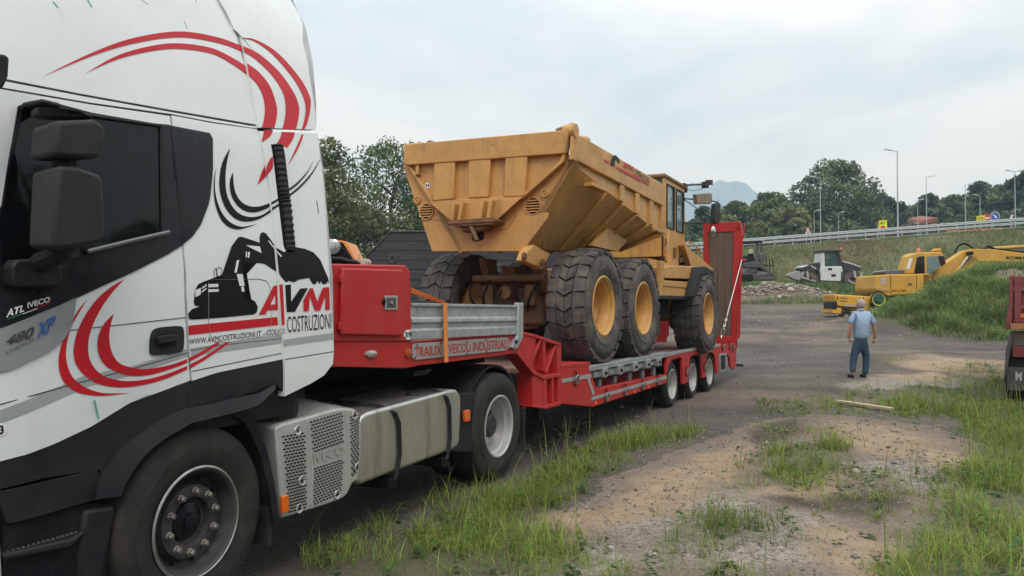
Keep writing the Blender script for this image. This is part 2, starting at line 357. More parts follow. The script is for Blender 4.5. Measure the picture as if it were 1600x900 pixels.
# windows and black areas
blk = Z1('85,490 150,465 235,470 430,522 710,570 785,577') + ZP('271,263 281,330 287,382') + Z2('770,292 600,378 470,437 355,492 220,545 60,610 0,632') + ZP('-50,540 -30,400 3,320 14,250')
panel('door_frame', blk, 0.006, 0.006, BLACKG, door)
q = Z1('788,580 970,615 985,640 986,780 975,900') + Z2('965,60 930,150 890,207 846,243') + ZP('275,260')
panel('quarter_window', q, 0.006, 0.006, BLACKG)
panel('window', Z1('108,505 400,535 738,588') + Z2('748,180 420,272 200,330 10,380') + ZP('0,345 14,270'), 0.012, 0.004, GLASS, door)
fm = MB()
wpts = [TR.s_(a, b, cabf, 0.018) for a, b in Z1('100,500 400,532 745,585') + Z2('752,182')]
fm.tube(wpts, 0.010, 6)
fm.build('window_seal', BLACKP, door)
MB().tube([TR.s_(a, b, cabf, 0.022) for a, b in Z2('405,276 600,228 782,186')], 0.012, 6).build('window_strip', mat('grey_trim', (0.16, 0.16, 0.16), 0.35, 0.3), door)
# badge, door text
panel('badge_plate', Z2('0,640 200,560 355,488 345,560 335,615 300,680 230,737 120,790 50,822 0,835'), 0.010, 0.008, mat('badge_grey', (0.30, 0.31, 0.32), 0.35, 0.3), door)
sol = on_cab(0.016)
lettering('lettering', '480', [Z2('24,712')[0], Z2('160,672')[0], Z2('158,620')[0], Z2('30,672')[0]], sol, mat('badge_dark', (0.10, 0.10, 0.11), 0.3, 0.6), door, 0.02, 0.3)
lettering('lettering', 'XP', [Z2('170,680')[0], Z2('245,640')[0], Z2('262,568')[0], Z2('172,610')[0]], sol, BLUED, door, 0.03, 0.2)
lettering('lettering', 'STRALIS', [Z2('28,755')[0], Z2('160,685')[0], Z2('160,672')[0], Z2('28,738')[0]], sol, mat('badge_dark2', (0.16, 0.16, 0.17), 0.3, 0.6), door)
sol = on_cab(0.011)
lettering('lettering', 'ATL', [Z2('28,582')[0], Z2('112,552')[0], Z2('115,520')[0], Z2('30,545')[0]], sol, WHITED, door, 0.03, 0.15)
lettering('lettering', 'IVECO', [Z2('128,538')[0], Z2('232,508')[0], Z2('232,482')[0], Z2('126,512')[0]], sol, WHITED, door, 0.03)
for t_, m_ in (('35,590 102,566 102,562 35,586', GREEND), ('104,566 172,541 172,537 104,562', WHITED), ('172,541 236,512 236,508 172,537', REDD)):
    panel('flag_stripe', Z2(t_), 0.011, 0, m_, door)
# livery: swooshes, traced as two edges
ZA, ZB, ZC = crop(80, 420, 4.09), crop(280, 220, 4.736), crop(280, 350, 4.284)
def swoosh(a, b, m=REDD, off=0.0032, name='swoosh', parent=tractor, n=6):
    """a printed stripe: a fine strip of quads between two traced edges, lying on the panel"""
    def even(p, k):
        q = spline(p, 8); d = [0.0]
        for u, v in zip(q, q[1:]): d.append(d[-1] + math.hypot(v[0] - u[0], v[1] - u[1]))
        return [(np.interp(d[-1] * t / k, d, [r[0] for r in q]), np.interp(d[-1] * t / k, d, [r[1] for r in q])) for t in range(k + 1)]
    k = 44; A, B = even(a, k), even(b, k); rows = 4; V = []
    for r in range(rows + 1):
        V += [TR.s_(p[0] + (q[0] - p[0]) * r / rows, p[1] + (q[1] - p[1]) * r / rows, cabf, off) for p, q in zip(A, B)]
    w = k + 1
    MB().add(V, [(r * w + i, r * w + i + 1, (r + 1) * w + i + 1, (r + 1) * w + i) for r in range(rows) for i in range(k)]).build(name, m, parent, smooth=60, fix=False)
swoosh(Z1('190,358 400,255 600,180 820,145 1000,170 1118,212'), Z1('190,358 400,268 600,205 820,172 1000,196 1122,238'), off=0.0072)
swoosh(Z1('392,341 540,258 700,212 830,200 980,222 1090,275 1135,305'), Z1('392,341 540,275 700,236 830,226 980,248 1080,300 1142,345'), off=0.0072)
dz = 0.0232
swoosh(Z1('1118,175 1180,182 1280,240 1380,350 1432,440 1437,500 1420,575 1405,602'), Z1('1118,177 1180,192 1265,255 1355,360 1400,440 1415,500 1405,570 1392,606'), off=dz)
swoosh(Z1('1126,213 1200,250 1290,330 1355,420 1383,490 1380,555 1368,600'), Z1('1130,240 1190,280 1260,350 1310,430 1322,500 1315,565 1305,600'), off=dz)
swoosh(Z1('1143,292 1200,335 1250,400 1278,480 1282,530 1270,590'), Z1('1152,350 1190,390 1215,440 1226,500 1220,560 1210,592'), off=dz)
ds = 0.0148
swoosh(Z1('1405,622 1392,660 1365,715 1332,765'), Z1('1396,622 1380,660 1358,710 1332,765'), off=ds)
swoosh(Z1('1365,612 1355,645 1330,682'), Z1('1304,610 1295,640 1278,668'), off=ds)
swoosh(Z1('1264,600 1250,630 1212,658'), Z1('1222,600 1218,625 1211,655'), off=ds)
swoosh(Z1('1262,722 1262,775 1232,815'), Z1('1250,735 1236,765 1228,795'), off=ds)
swoosh(Z1('1228,800 1226,822 1192,854'), Z1('1226,765 1210,800 1192,854'), off=0.0032)
# black swooshes behind the quarter window
swoosh(ZB('277,190 258,280 256,380 270,480 310,580 365,635 430,655 500,642 582,612'), ZB('277,190 265,280 268,380 290,470 325,545 375,600 440,632 500,632 582,612'), BLKD)
swoosh(ZB('378,50 320,160 298,280 303,380 335,480 390,555 450,590 520,597 600,575 678,528'), ZB('378,50 350,180 343,300 355,400 390,480 440,535 500,560 560,562 620,545 678,506'), BLKD)
swoosh(ZB('398,232 375,300 380,380 405,440 450,495 510,525 570,527 630,510 671,488'), ZB('398,232 405,330 425,400 465,455 520,483 580,487 630,475 669,460'), BLKD)
swoosh(ZB('688,515 715,498 745,478'), ZB('686,494 715,478 742,460'), BLKD, ds)
swoosh(ZB('683,472 710,458 738,440'), ZB('681,454 708,440 735,424'), BLKD, ds)
swoosh(ZB('1042,142 985,245 900,345 805,422'), ZB('1042,136 980,235 890,335 803,405'), BLKD, ds)
swoosh(ZB('1000,138 950,235 880,320 803,378'), ZB('1000,138 945,230 870,310 800,362'), BLKD, ds)
# lower red swooshes
swoosh(ZA('235,190 170,270 110,380 65,490 47,590 60,680 100,745 170,790 260,808 350,810 508,792'), ZA('235,190 185,270 135,360 108,440 94,540 105,620 135,690 190,740 260,775 350,795 508,792'))
swoosh(ZA('470,65 370,125 270,220 190,350 150,470 145,560 170,630 225,690 300,735 400,755 500,755 620,735 740,700 870,643'), ZA('470,65 400,140 330,235 270,350 240,450 238,540 255,600 300,660 360,695 450,715 540,715 640,700 750,668 870,620'))
swoosh(ZA('402,285 340,350 305,420 296,490 310,560 350,620 420,660 500,683 600,682 700,660 800,628 870,600'), ZA('402,285 385,340 372,410 375,480 395,550 440,605 520,632 600,640 700,628 800,602 870,575'))
swoosh(ZA('886,637 1000,570 1152,462'), ZA('884,613 990,555 1118,468'))
swoosh(ZA('884,594 980,540 1082,472'), ZA('882,570 960,530 1055,470'))
# reflective stripe, thin lines
panel('reflective_stripe', ZP('0,641 135,586 200,574 292,545 296,556 205,587 138,604 0,662'), 0.0016, 0, GREYD)
panel('reflective_stripe', ZP('298,544 440,522 441,536 299,557'), 0.0016, 0, GREYD)
panel('reflective_stripe', Z2('1312,683 1540,652 1542,682 1312,715'), 0.0134, 0, GREYD)
def crease(t, Zc, off, w=0.004, m=None, name='gap_crease_line'):
    MB().tube([TR.s_(a, b, cabf, off) for a, b in Zc(t)], w, 4).build(name, m or mat('gap_shadow', (0.05, 0.05, 0.05), 0.8), tractor)  # by default the shade of a pressed crease, painted in as a dark line
crease('0,632 54,617 108,602 200,578 294,551', ZP, 0.001, 0.0032)
crease('297,548 340,540 439,529', ZP, 0.000, 0.003)
crease('111,516 200,506 290,496', ZP, 0.001, 0.0026)
crease('1318,775 1544,738', Z2, 0.0105, 0.004)
crease('300,580 439,552', ZP, 0.0, 0.003)
crease('965,590 965,420 985,406 1200,402 1235,412 1250,440 1258,560 1250,640 1215,668 1060,695 990,690 972,660 965,590', Z2, 0.0015, 0.0022, mat('hatch_line', (0.3, 0.3, 0.3), 0.6), 'hatch_outline')
for t_ in ('850,95 866,135', '655,0 684,20', '905,-10 908,12'): crease(t_, Z1, 0.003, 0.0022, BLKD, 'scratch')
for t_, z_ in (('245,8 268,36', Z1), ('405,0 425,34', Z1), ('437,88 456,172', Z3)): crease(t_, z_, 0.0045, 0.004, mat('green_scuff', (0.08, 0.40, 0.28), 0.6), 'scratch')
crease('1465,40 1474,100', Z2, 0.0125, 0.003, BLKD, 'scratch')
# excavator emblem in flat print
panel('emblem', ZC('60,600 85,570 140,552 105,545 98,520 108,440 130,425 128,402 150,392 170,382 195,378 270,380 285,340 320,240 350,150 395,88 420,85 445,98 480,118 540,125 537,95 545,62 560,54 580,62 610,100 634,135 650,318 570,265 520,260 430,255 422,320 440,345 450,430 460,460 480,475 425,490 470,495 510,520 527,555 520,590 500,605 300,625 95,640 65,635'), 0.003, 0, BLKD)
panel('emblem', ZC('652,158 700,188 780,155 840,165 900,190 945,240 1000,370 1003,397 992,380 985,400 970,380 962,402 948,382 940,402 925,380 915,402 905,385 895,402 870,360 800,372 770,390 735,380 715,390 690,360 668,332'), ds, 0, BLKD)
for t_ in ('448,142 540,150 553,195 490,165', '108,442 145,427 145,470 110,490', '152,425 184,402 184,412 152,436', '152,448 184,425 184,435 152,460', '195,402 262,400 262,422 195,424', '195,437 265,436 265,452 195,456', '385,335 425,335 438,415 405,415', '370,325 385,245 402,240 385,325', '447,185 455,185 453,222 445,222', '462,187 475,187 468,225 458,225', '415,420 432,420 438,452 420,454', '594,112 602,112 634,152 634,164'):
    panel('emblem_gap', ZC(t_), 0.0048, 0, WHITE)
panel('emblem_gap', ZC('654,178 688,214 682,222 655,190'), ds + .003, 0, WHITE)
for t_ in ('236,370 232,310 245,295 252,370', '258,372 252,300 268,288 285,300 280,340'):
    crease(t_, ZC, 0.002, 0.0018, BLKD, 'emblem_line')
panel('red_bar', ZC('62,680 657,622 662,675 63,743'), 0.003, 0, REDD)
panel('letter_stroke', ZC('670,405 694,405 707,675 686,675'), ds, 0, REDD)
panel('letter_a', ZC('533,608 632,415 656,409 661,575 590,580 578,605'), 0.003, 0, REDD)
panel('letter_gap', ZC('612,540 640,478 643,537'), 0.0048, 0, WHITE)
panel('letter_v', ZC('710,408 748,405 750,520 810,432 862,428 775,588 720,590'), ds, 0, BLKD)
panel('letter_m', ZC('833,583 832,510 875,430 895,428 925,520 962,425 1005,422 1010,572 978,575 978,480 945,578 910,580 875,480 868,582'), ds + .002, 0, REDD)
sol = on_cab(ds)
lettering('lettering', 'COSTRUZIONI', [ZC('725,728')[0], ZC('1018,700')[0], ZC('1018,598')[0], ZC('722,620')[0]], sol, BLKD, dfl, -0.004)
lettering('lettering', 'WWW.AVMCOSTRUZIONI.IT - COLI', [ZC('66,808')[0], ZC('664,738')[0], ZC('664,700')[0], ZC('66,770')[0]], on_cab(0.003), BLKD, tractor)
lettering('lettering', 'CO', [ZC('670,736')[0], ZC('710,732')[0], ZC('710,698')[0], ZC('670,702')[0]], on_cab(ds), BLKD, dfl)
def sticker(c, r, solve, txt, parent, tq):
    """round white number sticker"""
    p = [solve(c[0] + r * math.cos(k * math.pi / 12) * 0.9, c[1] + r * math.sin(k * math.pi / 12)) for k in range(24)]
    o = MB().add(p, [tuple(range(24))]).build('number_sticker', WHITED, parent)
    return o
st = on_cab(0.003)
sticker((2, 671), 10, st, '3', door, None)
lettering('lettering', '3', [(-1, 679), (6, 678), (6, 664), (-1, 665)], on_cab(0.0055), BLKD, door, 0.03)
# door handle
hd = panel('handle', spline(Z2('697,735 702,665 725,632 790,622 840,622 852,650 850,720 830,742 740,754 706,752'), 3, True), 0.012, 0.012, BLACKP, door, 0.004)
panel('handle_cup', Z2('735,660 812,650 815,712 738,726'), 0.0145, 0, BLKD, door)
MB().plate([TR.s_(a, b, cabf, 0.045) for a, b in Z2('735,668 816,656 818,690 738,706')], (0, 0.03, 0)).build('handle_pull', BLACKP, door, bevel=0.006)
# corrugated duct in the deflector slot
panel('duct_slot', Z1('1253,668 1308,662 1318,760 1330,900') + Z2('1368,262 1330,290 1312,250 1290,0'), 0.0125, 0, BLKD, dfl)
dp = [TR.s_(a, b, cabf, 0.005) for a, b in Z1('1280,675 1296,780 1308,880') + Z2('1320,60 1332,180 1340,272')]
dpts = spline([tuple(p) for p in dp], 16); du = MB(); du.tube(dpts, [0.034 + 0.008 * (i % 4 < 2) for i in range(len(dpts))], 10)
du.build('corrugated_duct', RUBBER, tractor)
# mirrors
mir = MB()
MIRP = mat('mirror_plastic', (.019, .019, .022), .5, var=.15, dirt=(.05, .047, .045), dscale=5, damt=.4, spec=.35, bump=.1, bscale=500)
def mirror_box(pts, y0, y1, k, name):
    a = [TR.p(px, py, 1, y0) for px, py in pts]; c = sum(a, Vector()) / len(a)
    b = [c + (p - c) * k + Vector((0.02, y1 - y0, 0)) for p in a]
    MB().hexa(a, b).build(name, MIRP, mirror, bevel=0.022, seg=3)
mirror = bpy.data.objects.new('mirror', None); COL.objects.link(mirror); mirror.parent = tractor
mirror_box(Z1('262,556 440,550 486,578 494,610 472,715 455,735 330,733 250,722 255,640'), -0.34, -0.12, 0.92, 'upper_housing')
mirror_box(Z1('265,762 360,768 462,805 484,832') + Z2('492,180 488,222 465,238 300,268 245,262'), -0.34, -0.12, 0.94, 'lower_housing')
mm_ = MB()
def P1(t, y): 
    a = Z1(t)[0]; return TR.p(a[0], a[1], 1, y)
def P2(t, y):
    a = Z2(t)[0]; return TR.p(a[0], a[1], 1, y)
mm_.hexa([P1('172,492', -.02), P1('210,492', -.1), P1('370,512', -.3), P1('425,535', -.3), P1('425,552', -.3), P1('220,535', -.1), P1('172,525', -.02)], [p + Vector((0.03, .1, 0.0)) for p in (P1('172,492', -.02), P1('210,492', -.1), P1('370,512', -.3), P1('425,535', -.3), P1('425,552', -.3), P1('220,535', -.1), P1('172,525', -.02))])
mm_.build('upper_arm', BLACKP, mirror, bevel=0.01)
MB().box(P1('140,480', 0.05).x, P1('235,480', 0.05).x, -0.03, 0.12, P1('140,490', 0.05).z, P1('140,463', 0.05).z).build('arm_mount', BLACKP, mirror, bevel=0.012)
MB().tube([P1('300,735', -.22), P1('300,775', -.22)], 0.05, 10).build('mirror_joint', BLACKP, mirror)
MB().hexa([P2(t_, -.03) for t_ in ('55,345 80,312 200,306 205,255 290,250 290,345 292,436 80,444 60,430').split()] if False else [P2(t_, -.045) for t_ in ['55,345', '80,312', '205,308', '290,345', '292,436', '80,444', '60,430']], [P2(t_, -.045) + Vector((0.01, .10, 0)) for t_ in ['55,345', '80,312', '205,308', '290,345', '292,436', '80,444', '60,430']]).build('lower_arm_cover', BLACKP, mirror, bevel=0.015)
MB().tube([P2('180,330', -.03), P2('250,300', -.12), P2('330,260', -.22)], 0.045, 10).build('lower_arm', BLACKP, mirror)
# front edge mirror that just enters the frame
a = [TR.p(px, py, 1, -0.10) for px, py in ZP('-60,85 8,84 16,90 14,120 8,134 0,141 -60,150')]
MB().plate(a, (0, 0.12, 0)).build('kerb_mirror', BLACKP, tractor, bevel=0.015)

# ---- lower black skirt, arch and steps
low2 = ZP('296,594 340,580 443,559 444,612')
panel('skirt', [(-60, 737)] + ZP('0,722') + low[1:] + Z3('865,70 880,120 860,128') + Z3('760,180 640,265 560,350 480,470 462,408 200,450 0,500') + [(-60, 775)], -0.004, 0.03, BLACKP, bevel=0.004)
panel('rear_skirt', ZP('295,597 340,583 442,561') + Z3('1312,45 1280,15 1100,60 880,118 868,60 866,5') if False else ZP('295,597 340,583 442,561 444,613') + Z3('1270,10 1180,50 1040,90 878,120 866,8'), -0.004, 0.03, BLACKP, bevel=0.004)
def arch(outer, inner, name, offo, offi, th=0.05):
    o_, i_ = spline(Z3(outer), 5), spline(Z3(inner), 5); n_ = min(len(o_), len(i_))
    a = [TR.p(*o_[k], 1, offo) for k in range(n_)]; b = [TR.p(*i_[k], 1, offi) for k in range(n_)]
    m_ = MB(); m_.add(a + b, [(k, k + 1, n_ + k + 1, n_ + k) for k in range(n_ - 1)])
    c_ = [p + Vector((0, 0.10, -0.0)) for p in a]; m_.add(a + c_, [(k, k + 1, n_ + k + 1, n_ + k) for k in range(n_ - 1)])
    d_ = [p + Vector((0, 0.35, -0.0)) for p in b]; m_.add(b + d_, [(k, k + 1, n_ + k + 1, n_ + k) for k in range(n_ - 1)])
    return m_.build(name, BLACKP, tractor, smooth=60)
arch('440,548 470,450 560,320 680,225 790,155 878,122', '560,530 600,440 680,335 770,262 840,220 888,192', 'wheel_arch', -0.02, -0.05)
arch('880,122 1000,100 1120,70 1200,55 1275,12', '888,192 1000,165 1120,135 1200,105 1275,35', 'wheel_arch', -0.02, -0.05)
arch('1080,128 1160,150 1215,260 1255,400 1280,540 1295,660', '1030,150 1120,180 1180,280 1220,400 1248,520 1268,665', 'rear_mudguard', 0.0, 0.02)
panel('step_panel', Z3('0,510 445,408 462,425 435,550 60,655 30,655 0,560') + [(-50, 790)], 0.0, 0.05, BLACKP, bevel=0.012)
stp = MB(); a = [TR.p(px, py, 1, 0.02) for px, py in Z3('15,655 440,560 535,575 490,900 470,1000 0,1050')]
MB().plate(a, (0, 0.5, 0)).build('step_box', DARK, tractor)
a = [TR.p(px, py, 1, -0.01) for px, py in Z3('395,598 535,572 530,640 480,900 460,1000 350,1000 380,700')]
MB().plate(a, (0, 0.05, 0)).build('step_side', BLACKP, tractor, bevel=0.02)
a = [TR.p(px, py, 1, -0.02) for px, py in Z3('15,800 330,730 392,690 385,720 330,770 20,830')]
MB().plate(a, (0, 0.04, 0)).build('step_edge', BLACKP, tractor, bevel=0.01)
z0 = TR.p(*Z3('180,760')[0], 1, -0.02).z
x0, x1 = TR.p(*Z3('0,760')[0], 1, 0).x - .2, TR.p(*Z3('392,690')[0], 1, 0).x
tread = MB().box(x0, x1, 0.0, 0.30, z0 - 0.03, z0).build('step_tread', BLACKP, tractor)
gr = MB()
for i in range(26):
    for j in range(10):
        cx, cy = x0 + 0.02 + i * (x1 - x0 - .03) / 25, 0.02 + j * 0.028
        gr.add([(cx - .007, cy - .007, z0), (cx + .007, cy - .007, z0), (cx + .007, cy + .007, z0), (cx - .007, cy + .007, z0), (cx, cy, z0 + .008)], [(0, 1, 4), (1, 2, 4), (2, 3, 4), (3, 0, 4)])
tag(gr.build('step_grip', mat('grip', (0.06, 0.06, 0.062), 0.6), tread, smooth=None), kind='stuff')
a = [TR.p(px, py, 1, 0.01) for px, py in Z3('15,820 380,735 400,1000 15,1050')]
MB().plate(a, (0, 0.03, 0)).build('lower_step_panel', BLACKG, tractor, bevel=0.01)
a = [TR.p(px, py, 1, -0.03) for px, py in ZP('-60,780 1,800 4,870 6,905 6,960 -60,960')]
MB().plate(a, (0, 0.25, 0)).build('bumper_corner', WHITE, tractor, bevel=0.02)

# ---- wheels
def tyre_profile(r, rr, w, groove=0.012, ng=4):
    """half-turned outline from outer bead round the tread to the inner bead; offset 0 is the outer sidewall"""
    p = [(rr, 0.045), (rr + 0.012, 0.020), (rr + 0.035, 0.008), (rr + (r - rr) * 0.35, -0.004), (rr + (r - rr) * 0.55, -0.006), (rr + (r - rr) * .56, -0.002), (rr + (r - rr) * 0.75, 0.004), (r - 0.035, 0.014), (r - 0.014, 0.024), (r - 0.003, 0.040)]
    tw = w - 0.08; x = 0.04
    for k in range(ng):
        a = 0.04 + tw * (k + 1) / (ng + 1)
        p += [(r, a - 0.008), (r - groove, a - 0.006), (r - groove, a + 0.006), (r, a + 0.008)]
    p += [(r - 0.003, w - 0.04), (r - 0.02, w - 0.02), (rr + (r - rr) * 0.5, w), (rr, w - 0.045)]
    return p
NUT = mat('dull_nut', (.20, .18, .155), .5, .5, var=.25); EDGE = mat('worn_rim_edge', (.34, .33, .31), .4, .7, var=.3, vscale=14)
def truck_wheel(name, x, y, r, rr, w, parent, dark, front, sgn=1, z=None):
    e = bpy.data.objects.new(name, None); COL.objects.link(e); e.parent = parent; e.location = (x, y, r if z is None else z)
    MB().lathe(tyre_profile(r, rr, w), (0, 0, 0), 1, 72, sgn).build('tyre', RUBBER, e, smooth=40)
    rm = RIMD if dark else RIM
    if front:
        pr = [(rr + 0.022, 0.012), (rr + 0.024, 0.004), (rr + 0.008, 0.0), (rr - 0.006, 0.012), (rr - 0.015, 0.05), (rr - 0.035, 0.10), (rr - 0.06, 0.115), (0.205, 0.085), (0.20, 0.06), (0.17, 0.052), (0.135, 0.055), (0.128, 0.10), (0.10, 0.115), (0.06, 0.12), (0.001, 0.12)]
    else:
        pr = [(rr + 0.022, 0.012), (rr + 0.024, 0.004), (rr + 0.008, 0.0), (rr - 0.006, 0.012), (rr - 0.012, 0.06), (rr - 0.035, 0.075), (rr - 0.04, 0.15), (rr - 0.06, 0.19), (0.19, 0.205), (0.17, 0.22), (0.14, 0.22), (0.13, 0.16), (0.10, 0.14), (0.001, 0.14)]
    rim = MB().lathe(pr, (0, 0, 0), 1, 64, sgn).build('rim', rm, e, smooth=30)
    nm = MB(); hm = MB()
    rn, yn = (0.167, 0.052) if front else (0.165, 0.22)
    for k in range(10):
        a = 2 * math.pi * (k + .35) / 10
        c = (rn * math.cos(a), 0, rn * math.sin(a))
        nb = MB(); nb.lathe([(0.024, yn), (0.024, yn - 0.008), (0.017, yn - 0.012), (0.017, yn - 0.03), (0.012, yn - 0.036), (0.001, yn - 0.036)], c, 1, 6, sgn).build('wheel_nut', NUT if front else RIM, e, smooth=None)
        a2 = a + math.pi / 10; rh = rr - 0.048 if front else rr - 0.085; yh = 0.108 if front else 0.199
        hm.lathe([(0.018, yh - 0.006), (0.001, yh - 0.006)], (rh * math.cos(a2), 0, rh * math.sin(a2)), 1, 10, sgn)
    tag(hm.build('hand_holes', BLKD, e, smooth=None), kind='stuff')
    if front:
        MB().lathe([(0.105, 0.112), (0.10, 0.085), (0.05, 0.07), (0.045, 0.05), (0.03, 0.045), (0.001, 0.045)], (0, 0, 0), 1, 16, sgn).build('hub_cap', BLACKG, e)
        MB().lathe([(rr + 0.0265, 0.003), (rr + 0.016, -0.004), (rr + 0.010, 0.001)], (0, 0, 0), 1, 64, sgn).build('rim_edge', EDGE, e)
    else:
        MB().lathe([(0.12, 0.17), (0.115, 0.10), (0.09, 0.08), (0.001, 0.075)], (0, 0, 0), 1, 20, sgn).build('hub_cap', RIMD, e)
    return e
XD = TR.p(781, 665, 1, 0.0).x
fw = truck_wheel('wheel', 0, 0.0, 0.525, 0.285, 0.30, tractor, True, True)
fw.rotation_euler = (0, 0, R(3))
truck_wheel('wheel', 0, W, 0.525, 0.285, 0.30, tractor, True, True, -1)
truck_wheel('wheel', XD, 0.0, 0.525, 0.285, 0.30, tractor, False, False)
truck_wheel('wheel', XD, W, 0.525, 0.285, 0.30, tractor, False, False, -1)
for yy in (0.34, W - 0.64):
    MB().lathe(tyre_profile(0.525, 0.285, 0.28), (XD, yy, 0.525), 1, 40).build('inner_tyre', RUBBER, tractor)
ax_ = MB(); ax_.tube([(XD, 0.3, 0.525), (XD, W - .3, 0.525)], 0.09, 10); ax_.ball((XD, W / 2, 0.525), 0.26); ax_.build('drive_axle', DARK, tractor)
MB().tube([(0, 0.3, 0.46), (0, W - .3, 0.46)], 0.07, 10).build('front_axle', DARK, tractor)
for yy in (0.78, W - 0.86): MB().box(-1.2, XD + 0.95, yy, yy + 0.08, 0.72, 1.0).build('chassis_rail', DARK, tractor)
MB().lathe([(0.52, 0.0), (0.52, 0.5)], (XD, 0.8, 1.12), 2, 6) 
MB().prism([(XD - .75, 1.05), (XD + .45, 1.05), (XD + .62, 0.99), (XD + .62, 1.04), (XD + .4, 1.12), (XD - .6, 1.12)], 1, 0.85, W - .85).build('fifth_wheel', DARK, tractor)
MB().box(-0.9, 0.75, 0.95, W - .95, 0.5, 1.0).build('engine_block', DARK, tractor)
# rear mudguard over the drive wheel
def guard(t_out, w, name, y0, y1, m=BLACKP):
    pts = [TR.p(*q_, 1, y0) for q_ in spline(Z4(t_out), 4)]
    m_ = MB(); n_ = len(pts); b = [Vector((p.x, y1, p.z)) for p in pts]; cen = Vector((XD, 0, .525))
    inn = [cen + (Vector((p.x, 0, p.z)) - cen) * 0.955 for p in pts]
    i0 = [Vector((p.x, y0, p.z)) for p in inn]; i1 = [Vector((p.x, y1, p.z)) for p in inn]
    m_.add(pts + b + i1 + i0, [(a_ * n_ + k, a_ * n_ + k + 1, ((a_ + 1) % 4) * n_ + k + 1, ((a_ + 1) % 4) * n_ + k) for a_ in range(4) for k in range(n_ - 1)])
    return m_.build(name, m, tractor, smooth=50)
gp = []
for k in range(13):
    a = R(172 - 150 * k / 12); gp.append((XD + 0.585 * math.cos(a), 0.545 + 0.585 * math.sin(a)))
gm = MB(); n_ = len(gp)
for yy0, yy1 in ((0.07, 0.64), (W - .64, W - .07)):
    gm = MB(); inner = [(XD + (x - XD) * .965, .56 + (z - .56) * .965) for x, z in gp]
    gm.prism(gp + inner[::-1], 1, yy0, yy1); gm.build('drive_mudguard', BLACKP, tractor, smooth=50)
a = [TR.p(px, py, 1, 0.03) for px, py in Z4('945,280 1015,278 1010,555 910,552 900,540 945,520')]
MB().plate(a, (0, 0.5, 0)).build('mudguard_front', BLACKP, tractor, bevel=0.01)
MB().box(XD + .60, XD + .63, 0.02, 0.62, 0.25, 0.62).build('mud_flap', RUBBER, tractor)
MB().box(0.58, 0.61, 0.05, 0.40, 0.22, 0.66).build('mud_flap', RUBBER, tractor)
# silencer box
SY = 0.03
def q4(t, y=SY): return [TR.p(px, py, 1, y) for px, py in Z4(t)]
f_ = q4('90,450 100,432 125,422 380,350 455,352 482,372 490,410 490,640 480,668 445,700 425,745 405,765 330,795 120,860')
sil = MB(); b_ = [p + Vector((0, .55, .06)) for p in f_]
sil.hexa(f_, b_); sil = sil.build('silencer_cover', SILV, tractor, bevel=0.03, seg=3)
# slots: flat black patches on the sheet painting the dark inside its slits, laid out in rows in three fields
def field(quad, nr, nc, parent, y, slant=0.0):
    """rows of slits between four picture corners (tl, tr, br, bl)"""
    tl, tr, br, bl = [Vector(TR.p(px, py, 1, y)) for px, py in Z4(quad)]; m_ = MB()
    for i in range(nr):
        for j in range(nc):
            u = (j + .5 + (.5 if i % 2 else 0)) / (nc + .5); v = (i + .5) / nr
            c = (tl * (1 - u) + tr * u) * (1 - v) + (bl * (1 - u) + br * u) * v
            ex = (tr - tl).normalized() * ((tr - tl).length / (nc + .5) * 0.36); ez = Vector((0, 0, 0.0052))
            m_.add([c - ex - ez * .5, c - ex * .8 - ez, c + ex * .8 - ez, c + ex - ez * .5, c + ex + ez * .5, c + ex * .8 + ez, c - ex * .8 + ez, c - ex + ez * .5], [tuple(range(8))])
    tag(m_.build('slots', BLKD, parent, smooth=None, fix=False), kind='stuff')
YS = SY - 0.004
field('118,475 232,455 238,812 150,838', 25, 6, sil, YS)
field('246,408 405,362 408,508 262,560', 10, 10, sil, YS)
field('264,625 408,580 398,745 250,808', 13, 10, sil, YS)
field('432,385 486,372 484,620 440,680', 20, 4, sil, YS)
for t_ in ('240,410 262,640 258,810', '412,360 428,500 430,690'):
    MB().tube([Vector(p) + Vector((0, 0.004, 0)) for p in q4(t_)], 0.012, 6).build('rib', SILV, sil)
for t_ in ('192,452', '212,684', '468,622', '456,380', '200,812', '375,748'):
    c = q4(t_)[0]; MB().lathe([(0.034, -0.002), (0.030, -0.008), (0.022, -0.004), (0.012, 0.004), (0.001, 0.006)], (c.x, SY, c.z), 1, 16).build('dimple', SILV, sil)
    MB().lathe([(0.011, -0.005), (0.001, -0.007)], (c.x, SY, c.z), 1, 8).build('bolt', DARK, sil)
lettering('lettering', 'IVECO', [Z4('268,605')[0], Z4('408,560')[0], Z4('408,515')[0], Z4('268,560')[0]], lambda a, b: TR.p(a, b, 1, SY - 0.009), SILV, sil, 0.02)
top = [p for p in q4('125,422 380,350 455,352')]
m_ = MB()
for i in range(16):
    for j in range(9):
        c = top[0] + (top[2] - top[0]) * ((i + .5 + .5 * (j % 2)) / 17) + Vector((0, .05 + j * .055, .012 + .06 * (.05 + j * .055) / .55))
        m_.add([c + Vector((a_, b__, 0.002)) for a_, b__ in ((-.012, -.007), (.012, -.007), (.012, .007), (-.012, .007))], [(0, 1, 2, 3)])
tag(m_.build('slots', BLKD, sil, smooth=None, fix=False), kind='stuff')
a = q4('122,758 152,748 155,828 122,836', SY - .02); MB().plate(a, (0, 0.02, 0)).build('side_marker', ORANGE, tractor, bevel=0.005)
a = q4('968,360 992,355 992,408 970,412', 0.0); MB().plate(a, (0, 0.03, 0)).build('side_marker', ORANGE, tractor, bevel=0.005)
